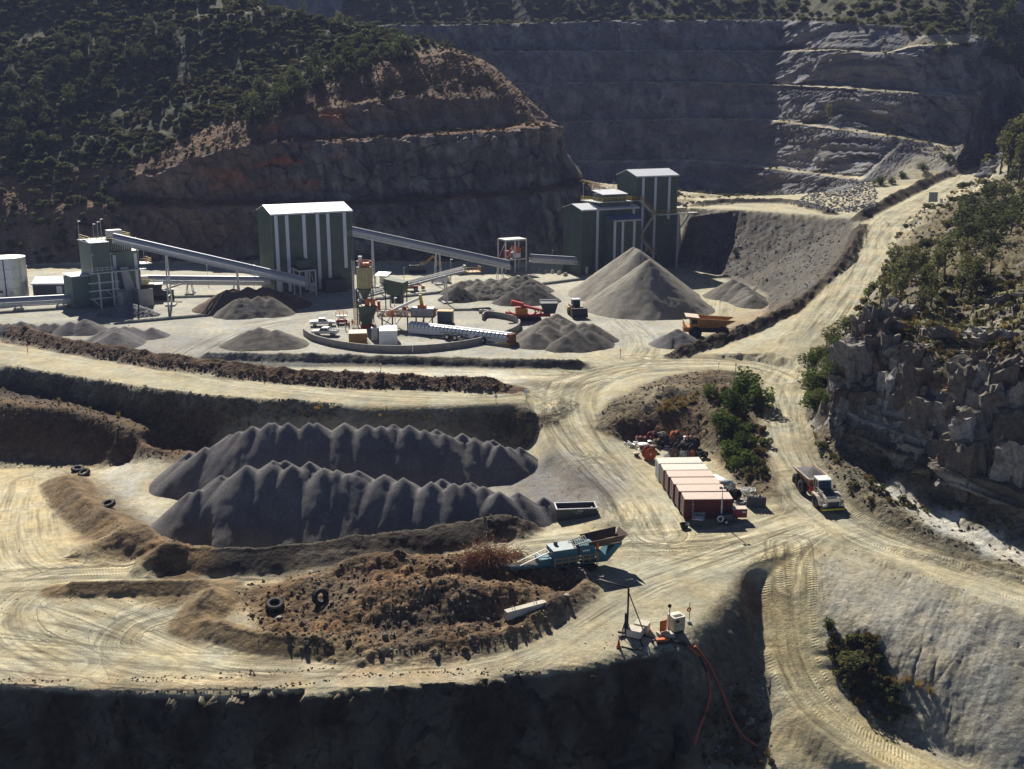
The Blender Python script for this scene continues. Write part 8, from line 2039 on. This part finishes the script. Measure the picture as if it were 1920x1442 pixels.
scatter('spur_grass', 'dry grass and weeds at the foot of the spur', pickpx([(1310, 1330), (1420, 1300), (1450, 1440), (1310, 1440)], 130, rgv), G_DRY + B_BR[:1], 0.35, 0.8, rgv)
scatter('gully_scrub', 'dark scrub filling the gully below the tailings slope', pickpx([(1550, 1200), (1640, 1195), (1660, 1260), (1700, 1340), (1680, 1370), (1600, 1320), (1565, 1260)], 150, rgv), B_DK + B_BR + B_OL[:1], 0.35, 1.0, rgv)
scatter('bank_weeds', 'dry tufts along the dark bank below the haul road', pickpx([(100, 770), (300, 800), (420, 800), (560, 785), (980, 790), (980, 770), (500, 765), (300, 770), (0, 735)], 90, rgv), G_DRY, 0.4, 1.0, rgv)
scatter('island_scrub', 'brown and olive scrub around the green bushes on the island', pickpx([(1330, 730), (1425, 720), (1432, 800), (1445, 900), (1400, 900), (1350, 800)], 120, rgv), B_BR + B_OL[:2] + G_DRY[:1], 0.4, 1.2, rgv)
scatter('outcrop_growth', 'grass and scrub in the clefts of the outcrop', pick(OUTC, 420, (45, 112, 112, 172), rgv), G_GRN + G_DRY[:1] + B_OL[:1] + B_BR[:1], 0.4, 1.1, rgv)
scatter('island_grass', 'golden dry grass on the island between the roads', pickpx([(1230, 770), (1260, 750), (1310, 735), (1312, 752), (1290, 765), (1240, 782)], 110, rgv), G_DRY, 0.5, 1.0, rgv)
# ---- trees that stand out, each a thing of its own
TP = {'gum': [tree_parts(60 + i, 1.0, 0.36, ML_DK, 620, 0.042) for i in range(4)], 'olive': [tree_parts(70 + i, 1.0, 0.42, ML_OL, 620, 0.045) for i in range(3)], 'thin': [tree_parts(80 + i, 1.0, 0.24, ML_OL, 520, 0.034, True) for i in range(3)], 'fresh': [shrub_parts(90 + i, ML_GR) for i in range(3)]}
def tree(kind, loc, H_, label, group, i=0, wide=1.0, name='tree'):
    t = thing(name, label, 'tree' if 'bush' not in name else 'bush', (loc[0], loc[1], loc[2] - 0.1), random.uniform(0, 6.28), group)
    t.scale = (H_ * wide, H_ * wide, H_)
    tm, cm = TP[kind][i % len(TP[kind])]; link('trunk', tm, t); link('crown', cm, t)
    return t
k = 0
for p in pickpx([(430, 235), (480, 180), (600, 130), (700, 75), (765, 90), (770, 120), (660, 150), (560, 195), (450, 262)], 46, rgv, 3.0):
    tree('gum', p, random.uniform(4.5, 7.5), 'dark gum tree in the band of trees along the edge of the hill cut', 'trees along the hill cut', k, 1.1); k += 1
for p in pickpx([(10, 110), (180, 60), (330, 40), (330, 100), (220, 170), (120, 270), (20, 290)], 40, rgv, 4.0):
    tree('gum', p, random.uniform(4.0, 7.0), 'dark gum tree scattered over the left part of the hill behind the plant', 'trees on the left of the hill', k, 1.1); k += 1
for lb, px, py_, hh, kd in (('tree pair standing on the skyline ridge, the left and wider one', 478, 14, 5.5, 'olive'), ('tree standing just right of the wide ridge tree', 498, 16, 5.0, 'olive'), ('round ridge tree standing left of the ridge-top gap', 567, 28, 5.2, 'gum'), ('ridge tree nearest the far wall ledge, left of a pair', 635, 46, 5.0, 'olive'), ('ridge tree nearest the far wall ledge, right of a pair', 657, 50, 4.6, 'gum'), ('lone dark tree on the bare orange ridge', 792, 76, 3.6, 'gum'), ('last lone dark tree down the orange ridge', 838, 94, 4.2, 'gum'), ('small ridge tree between the round one and the pair', 532, 26, 3.4, 'olive')):
    h_ = HG(px, py_ + 3); tree(kd, h_, hh, lb, None, k, 1.0); k += 1
for p in pickpx([(1640, 590), (1660, 540), (1720, 520), (1800, 500), (1860, 520), (1840, 580), (1740, 595)], 22, rgv, 1.6):
    tree('thin', p, random.uniform(5.0, 8.0), 'slender grey-green tree in the grove above the outcrop', 'grove above the outcrop', k, 0.95); k += 1
for p in pickpx([(1770, 470), (1800, 420), (1900, 350), (1918, 440), (1850, 470)], 20, rgv, 2.0):
    tree('gum', p, random.uniform(4.0, 7.0), 'dark tree on the slope above the grove at the right edge', 'trees on the right slope', k, 1.2); k += 1
for p in pickpx([(1868, 330), (1890, 290), (1918, 280), (1918, 360)], 10, rgv, 2.0):
    tree('thin', p, random.uniform(9.0, 13.0), 'tall tree beside the top of the road at the right edge', 'tall trees at the right edge', k, 0.9); k += 1
for p in pickpx([(1840, 90), (1880, 40), (1918, 60), (1918, 160), (1850, 150)], 18, rgv, 3.0):
    tree('gum', p, random.uniform(7.0, 11.0), 'dark tree in the corner above the benches', 'trees in the top corner', k, 1.0); k += 1
tree('thin', HG(1553, 228), 7.5, 'thin green tree growing alone on a ledge of the far wall', None, k, 0.8); k += 1
for i, (px, py_, hh, wd) in enumerate(((1398, 745, 4.6, 1.25), (1372, 770, 3.6, 1.2), (1420, 765, 3.8, 1.1), (1352, 800, 2.6, 1.4), (1375, 815, 2.8, 1.4), (1392, 842, 2.4, 1.4), (1368, 865, 3.0, 1.4), (1395, 880, 2.6, 1.3), (1330, 745, 2.2, 1.2))):
    tree('fresh', HG(px, py_), hh * 1.15, ('tallest leafy green bush at the top of the row beside the containers', 'leafy bush left of the tallest one in the row', 'leafy bush by the road bend right of the tallest one', 'small feathery green bush at the left of the row', 'feathery bush in the middle of the row', 'feathery bush hiding the pipe bundle', 'dark based bush at the bottom of the row', 'low bush next to the road below the row', 'small leafy bush on the island crest')[i], 'green bushes between the containers and the road', i, wd, 'leafy_bush')
for i, p in enumerate(pickpx([(1512, 700), (1545, 640), (1600, 612), (1625, 620), (1600, 690), (1590, 770), (1530, 790), (1508, 760)], 34, rgv, 1.3)):
    tree('fresh' if i % 2 else 'olive', p, random.uniform(2.0, 3.8), 'green roadside bush between the road bend and the outcrop', 'roadside bushes at the bend', i, 1.3, 'leafy_bush')
for i, (px, py_, hh) in enumerate(((1640, 545, 2.6), (1628, 560, 2.2), (1650, 348, 3.5), (1690, 335, 3.0), (1730, 320, 3.0), (1672, 345, 2.6))):
    tree('fresh', HG(px, py_), hh, ('bright bush at the road edge above the bend', 'low bright bush below the bright one at the road edge', 'dark bush at the foot of the bench above the road', 'bush on the far verge of the upper road, middle one', 'bush highest up the far verge of the upper road', 'bush between the dark bush and the middle one')[i], None, i, 1.3, 'leafy_bush')
tree('fresh', HG(1552, 1180), 1.6, 'small leafy bush at the head of the tailings gully', None, 0, 1.2, 'leafy_bush'); tree('olive', HG(1600, 1260), 2.4, 'broad dark bush in the tailings gully', None, 1, 1.5, 'leafy_bush')
tree('fresh', HG(1378, 478), 2.2, 'small green tree on the grey embankment', None, 1, 0.9); tree('gum', HG(1760, 130), 7, 'single tree on the shoulder above the right end of the benches', None, 2, 1.1)
for i, (px, py_) in enumerate(((1682, 1290), (1700, 1282), (1722, 1290), (1745, 1298), (1668, 1285))):
    h_ = HG(px, py_); o = link('grass_clump', G_DRY[i % 3]); o.location = h_; o.scale = (1.3, 1.3, 1.1); tag(o, 'brown grass clump in the row halfway down the tailings slope', 'grass clump', 'grass clumps on the tailings')
# ---- rocks
def rock_mesh(seed, n=12, material=None, sq=(1, 1, 0.75)):
    rg = np.random.default_rng(seed); bm = bmesh.new()
    for _ in range(n):
        d = rg.normal(size=3); d /= np.linalg.norm(d); bm.verts.new(tuple(d * rg.uniform(0.75, 1.0) * np.array(sq) * 0.5))
    r = bmesh.ops.convex_hull(bm, input=bm.verts); bmesh.ops.delete(bm, geom=[v for v in bm.verts if not v.link_faces], context='VERTS')
    me = bpy.data.meshes.new('rock'); bm.to_mesh(me); bm.free(); me.materials.append(material); return me
def stone_mat(name, c1, c2, c3):
    m, n, l, b = _mat(name); oi = n.new('ShaderNodeObjectInfo'); geo = n.new('ShaderNodeNewGeometry')
    nz = n.new('ShaderNodeTexNoise'); nz.inputs['Scale'].default_value = 2.2; nz.inputs['Detail'].default_value = 7; l.new(geo.outputs['Position'], nz.inputs['Vector'])
    cr = n.new('ShaderNodeValToRGB'); e = cr.color_ramp.elements; e[0].color = (*c1, 1); e[1].color = (*c2, 1); q = e.new(0.55); q.color = (*c3, 1); l.new(oi.outputs['Random'], cr.inputs[0])
    sn = n.new('ShaderNodeTexNoise'); sn.inputs['Scale'].default_value = 0.45; sn.inputs['Detail'].default_value = 6; l.new(geo.outputs['Position'], sn.inputs['Vector'])
    sm_ = n.new('ShaderNodeMapRange'); sm_.inputs[1].default_value = 0.52; sm_.inputs[2].default_value = 0.68; sm_.inputs[4].default_value = 0.75; l.new(sn.outputs[0], sm_.inputs[0])
    smx = n.new('ShaderNodeMix'); smx.data_type = 'RGBA'; l.new(sm_.outputs[0], smx.inputs['Factor']); l.new(cr.outputs[0], smx.inputs['A']); smx.inputs['B'].default_value = (c1[0] * 0.95, c1[1] * 0.68, c1[2] * 0.45, 1)
    mr = n.new('ShaderNodeMapRange'); mr.inputs[1].default_value = 0.3; mr.inputs[2].default_value = 0.7; mr.inputs[3].default_value = 0.6; mr.inputs[4].default_value = 1.3; l.new(nz.outputs[0], mr.inputs[0])
    sc = n.new('ShaderNodeVectorMath'); sc.operation = 'SCALE'; l.new(smx.outputs['Result'], sc.inputs[0]); l.new(mr.outputs[0], sc.inputs['Scale']); l.new(sc.outputs[0], b.inputs['Base Color']); b.inputs['Roughness'].default_value = 0.9; b.inputs['Specular IOR Level'].default_value = 0.15
    bp = n.new('ShaderNodeBump'); bp.inputs['Strength'].default_value = 0.6; bp.inputs['Distance'].default_value = 0.1; l.new(nz.outputs[0], bp.inputs['Height']); l.new(bp.outputs[0], b.inputs['Normal'])
    return m
MS_BR = stone_mat('brown_rubble_stone', (0.085, 0.058, 0.036), (0.27, 0.235, 0.18), (0.125, 0.088, 0.056)); MS_GY = stone_mat('grey_blasted_stone', (0.18, 0.18, 0.185), (0.36, 0.355, 0.35), (0.26, 0.255, 0.255)); MS_PA = stone_mat('pale_outcrop_stone', (0.11, 0.092, 0.072), (0.36, 0.335, 0.30), (0.185, 0.165, 0.14)); MS_DK = stone_mat('dark_bank_stone', (0.055, 0.047, 0.038), (0.14, 0.12, 0.095), (0.08, 0.066, 0.052))
R_BR = [rock_mesh(i, 11, MS_BR) for i in range(5)]; R_GY = [rock_mesh(10 + i, 11, MS_GY) for i in range(5)]; R_PA = [rock_mesh(20 + i, 13, MS_PA, (1, 0.8, 0.7)) for i in range(6)]; R_DK = [rock_mesh(30 + i, 11, MS_DK) for i in range(4)]
rgr = np.random.default_rng(9)
NEAR = (Yr < 200) & (rub > 0.55) & (roadw < 0.2) & ~OUTC & ~HILLR
mound = [(430, 1100), (560, 1075), (700, 1045), (850, 1035), (1000, 1060), (1105, 1090), (1050, 1160), (960, 1210), (860, 1232), (700, 1230), (560, 1218), (470, 1175)]
scatter('mound_stones', 'brown stones and broken concrete strewn over the rubble mound', pickpx(mound, 1100, rgr), R_BR + R_PA[:2], 0.15, 0.52, rgr, tilt=0.5)
scatter('bank_stones', 'dark stones along the bank and the berms', pick(NEAR, 2600, (-90, 60, 95, 200), rgr), R_DK + R_BR[:2], 0.2, 0.65, rgr, tilt=0.5)
scatter('berm_stones', 'reddish stones heaped along the berm between the two left roads', pickpx([(0, 612), (160, 645), (300, 672), (420, 690), (560, 706), (700, 712), (960, 722), (960, 734), (700, 732), (540, 722), (400, 706), (250, 686), (0, 642)], 700, rgr), R_BR + R_DK, 0.3, 0.9, rgr, tilt=0.5)
scatter('rock_heap_stones', 'broken grey rock lying on the heap below the bin walls', pickpx([(165, 600), (205, 575), (250, 566), (290, 580), (320, 605), (240, 612)], 10, rgr), R_GY, 0.3, 0.8, rgr)
scatter('talus', 'grey blasted rock tipped below the lowest bench', pickpx([(1480, 385), (1540, 350), (1600, 335), (1640, 345), (1650, 385), (1600, 400), (1540, 394)], 1300, rgr), R_GY, 0.4, 1.4, rgr, tilt=0.6)
scatter('bench_debris', 'pale blocks littering the benches at the right', pickpx([(1440, 230), (1600, 245), (1800, 280), (1780, 300), (1600, 262), (1450, 240)], 260, rgr) + pickpx([(1400, 315), (1500, 325), (1640, 340), (1640, 352), (1500, 340), (1400, 325)], 200, rgr) + pickpx([(1450, 162), (1700, 178), (1850, 186), (1850, 195), (1600, 176), (1450, 168)], 200, rgr), R_GY + R_PA[:2], 0.4, 1.6, rgr, tilt=0.6)
scatter('embankment_rocks', 'grey rocks on the embankment below the pad', pickpx([(1300, 480), (1420, 430), (1590, 440), (1550, 520), (1450, 580), (1330, 500)], 420, rgr), R_GY + R_DK[:1], 0.3, 1.1, rgr, tilt=0.6)
scatter('verge_stones', 'pale stones on the verge and along the stream bed', pick(VR, 1300, (36, 90, 108, 180), rgr), R_PA + R_DK[:2], 0.2, 0.8, rgr, tilt=0.5)
scatter('hill_rocks', 'pale rocks scattered over the hill at the right', pick(HILLR | OUTC, 1300, (42, 200, 115, 400), rgr, lambda x, y, i, c: slope[i, c] < 1.3), R_PA + R_DK[:1], 0.4, 1.6, rgr, tilt=0.6)
scatter('lip_stones', 'stones and clods along the lip of the pit', pickpx([(0, 1285), (300, 1297), (520, 1284), (700, 1260), (900, 1254), (1060, 1258), (1160, 1232), (1290, 1200), (1290, 1222), (1160, 1246), (1000, 1268), (700, 1270), (520, 1293), (300, 1306), (0, 1296), (0, 1270), (300, 1280), (520, 1265), (700, 1245)], 500, rgr), R_BR + R_DK, 0.1, 0.42, rgr, tilt=0.5)
GN_ = (cls == 0) & (Yr < 150) & (roadw < 0.75)
scatter('floor_stones', 'small stones strewn over the quarry floor beside the wheel tracks', pick((GN_) & clm(7, 0.0, 17, 5), 1900, (-75, 60, 86, 150), rgr), R_PA[:3] + R_BR, 0.07, 0.26, rgr, tilt=0.5)
scatter('spur_stones', 'grey stones at the foot of the spur and in the gully', pickpx([(1320, 1300), (1440, 1240), (1450, 1440), (1310, 1440)], 260, rgr) + pickpx([(1560, 1230), (1640, 1200), (1700, 1360), (1600, 1320)], 160, rgr), R_PA[:3] + R_DK, 0.2, 0.7, rgr, tilt=0.5)
for i, p in enumerate(pickpx(mound, 46, rgr, 1.0)):
    o = link('boulder', (R_BR + R_PA[:3])[i % 8]); s = random.uniform(0.6, 1.25); o.location = (p[0], p[1], p[2] + 0.1 * s); o.scale = (s, s * random.uniform(0.7, 1.1), s); o.rotation_euler = (random.uniform(-0.4, 0.4), random.uniform(-0.4, 0.4), random.uniform(0, 6.28)); tag(o, 'large angular boulder lying on the rubble mound in the foreground', 'boulder', 'boulders on the rubble mound')
for i, (px, py_, s) in enumerate(((1392, 1338, 1.3), (1408, 1330, 1.2), (1420, 1345, 1.1), (1405, 1358, 1.5), (1430, 1362, 1.0), (1418, 1368, 1.2))):
    h_ = HG(px, py_); o = link('boulder', R_PA[i % 6]); o.location = (h_[0], h_[1], h_[2] + 0.2); o.scale = (s, s, s); o.rotation_euler = (0.3 * i, 0.2, i); tag(o, 'pale boulder in the small cluster at the end of the red hose', 'boulder', 'boulders at the end of the hose')
for i, (px, py_, s) in enumerate(((1268, 1262, 1.3), (1130, 1282, 1.2), (1110, 1275, 1.0), (1385, 1380, 1.0))):
    h_ = HG(px, py_); o = link('boulder', R_BR[i]); o.location = (h_[0], h_[1] - 0.2, h_[2]); o.scale = (s, s, s * 1.2); o.rotation_euler = (0.3, 0.2, i); tag(o, ('orange-stained boulder stuck in the dark face left of the hoses', 'pale boulder high in the dark face below the lip', 'small boulder left of the pale one in the dark face', 'small boulder beside the lower red hose')[i], 'boulder')
def block_mesh(seed, material):      # a joint-bounded block: skewed box, broken faces
    rg = np.random.default_rng(seed); bm = bmesh.new(); bmesh.ops.create_cube(bm, size=1.0)
    for v in bm.verts: v.co = Vector(v.co) + Vector(rg.uniform(-0.16, 0.16, 3))
    bmesh.ops.subdivide_edges(bm, edges=bm.edges[:], cuts=5, use_grid_fill=True)
    c = np.array([v.co[:] for v in bm.verts]); f = facets(c[:, 0] * 2.2 + 9 * c[:, 2], c[:, 1] * 2.2 + 5 * c[:, 2], seed, 0.26, 0.24)
    for v, d in zip(bm.verts, f): v.co = v.co * (1 + d) + Vector(rg.normal(0, 0.014, 3))
    me = bpy.data.meshes.new('rock'); bm.to_mesh(me); bm.free(); me.materials.append(material); return me
# ---- blocks and slabs that make up the outcrop (pieces of the outcrop)
ob = TER[5]
OF = OUTC & (cliff > 0.35)
BLK = [block_mesh(100 + i, MS_PA) for i in range(7)]
pts = pick(OF, 260, (42, 110, 112, 172), rgr, tries=200)
for i, p in enumerate(pts):
    c = int(np.searchsorted(u, p[0] / p[1])); r_ = int(np.clip(np.searchsorted(Yd[:, c], p[1]), 1, NR - 1))
    o = link('rock_block', BLK[i % 7], ob); s = 0.9 + 3.6 * rgr.uniform(0, 1) ** 1.8
    o.location = (p[0] + 0.24 * wx[r_, c] * s, p[1] + 0.24 * wy[r_, c] * s, p[2]); o.scale = (s * rgr.uniform(0.6, 1.2), s * rgr.uniform(0.6, 1.0), s * rgr.uniform(1.0, 2.3)); o.rotation_euler = (rgr.normal(0.05, 0.1), rgr.normal(0.08, 0.12), math.atan2(wy[r_, c], wx[r_, c]) + math.pi / 2 + rgr.normal(0, 0.3))
for i, p in enumerate(pick(OUTC & (cliff < 0.3) & (Zr > 5), 90, (45, 112, 118, 172), rgr, tries=200)):
    o = link('rock_slab', BLK[i % 7], ob); s = rgr.uniform(1.6, 4.6)
    o.location = (p[0], p[1], p[2] - 0.05 * s); o.scale = (s * 1.2, s * 0.8, s * 0.45); o.rotation_euler = (rgr.normal(-0.25, 0.12), rgr.normal(0.2, 0.12), rgr.normal(0.5, 0.25))
print('nature', round(time.time() - T0, 1))
# ================================================================== HAZE: even, pale air round the whole place
hm = bpy.data.materials.new('haze_air'); hm.use_nodes = True
hn = hm.node_tree.nodes; hl = hm.node_tree.links
for x in list(hn): hn.remove(x)
ho = hn.new('ShaderNodeOutputMaterial'); pv = hn.new('ShaderNodeVolumePrincipled')
pv.inputs['Color'].default_value = (0.48, 0.56, 0.95, 1); pv.inputs['Density'].default_value = HAZE_DENSITY; pv.inputs['Anisotropy'].default_value = 0.0
hl.new(pv.outputs[0], ho.inputs['Volume'])
hz = MB().b2(-700, 700, -80, 760, -60, 260).build('haze', hm, None)
tag(hz, 'thin bluish haze hanging in the quarry', None, None, 'stuff')
print('done', round(time.time() - T0, 1), 'tris', sum(len(o.data.polygons) for o in SC.objects if o.type == 'MESH') * 2)
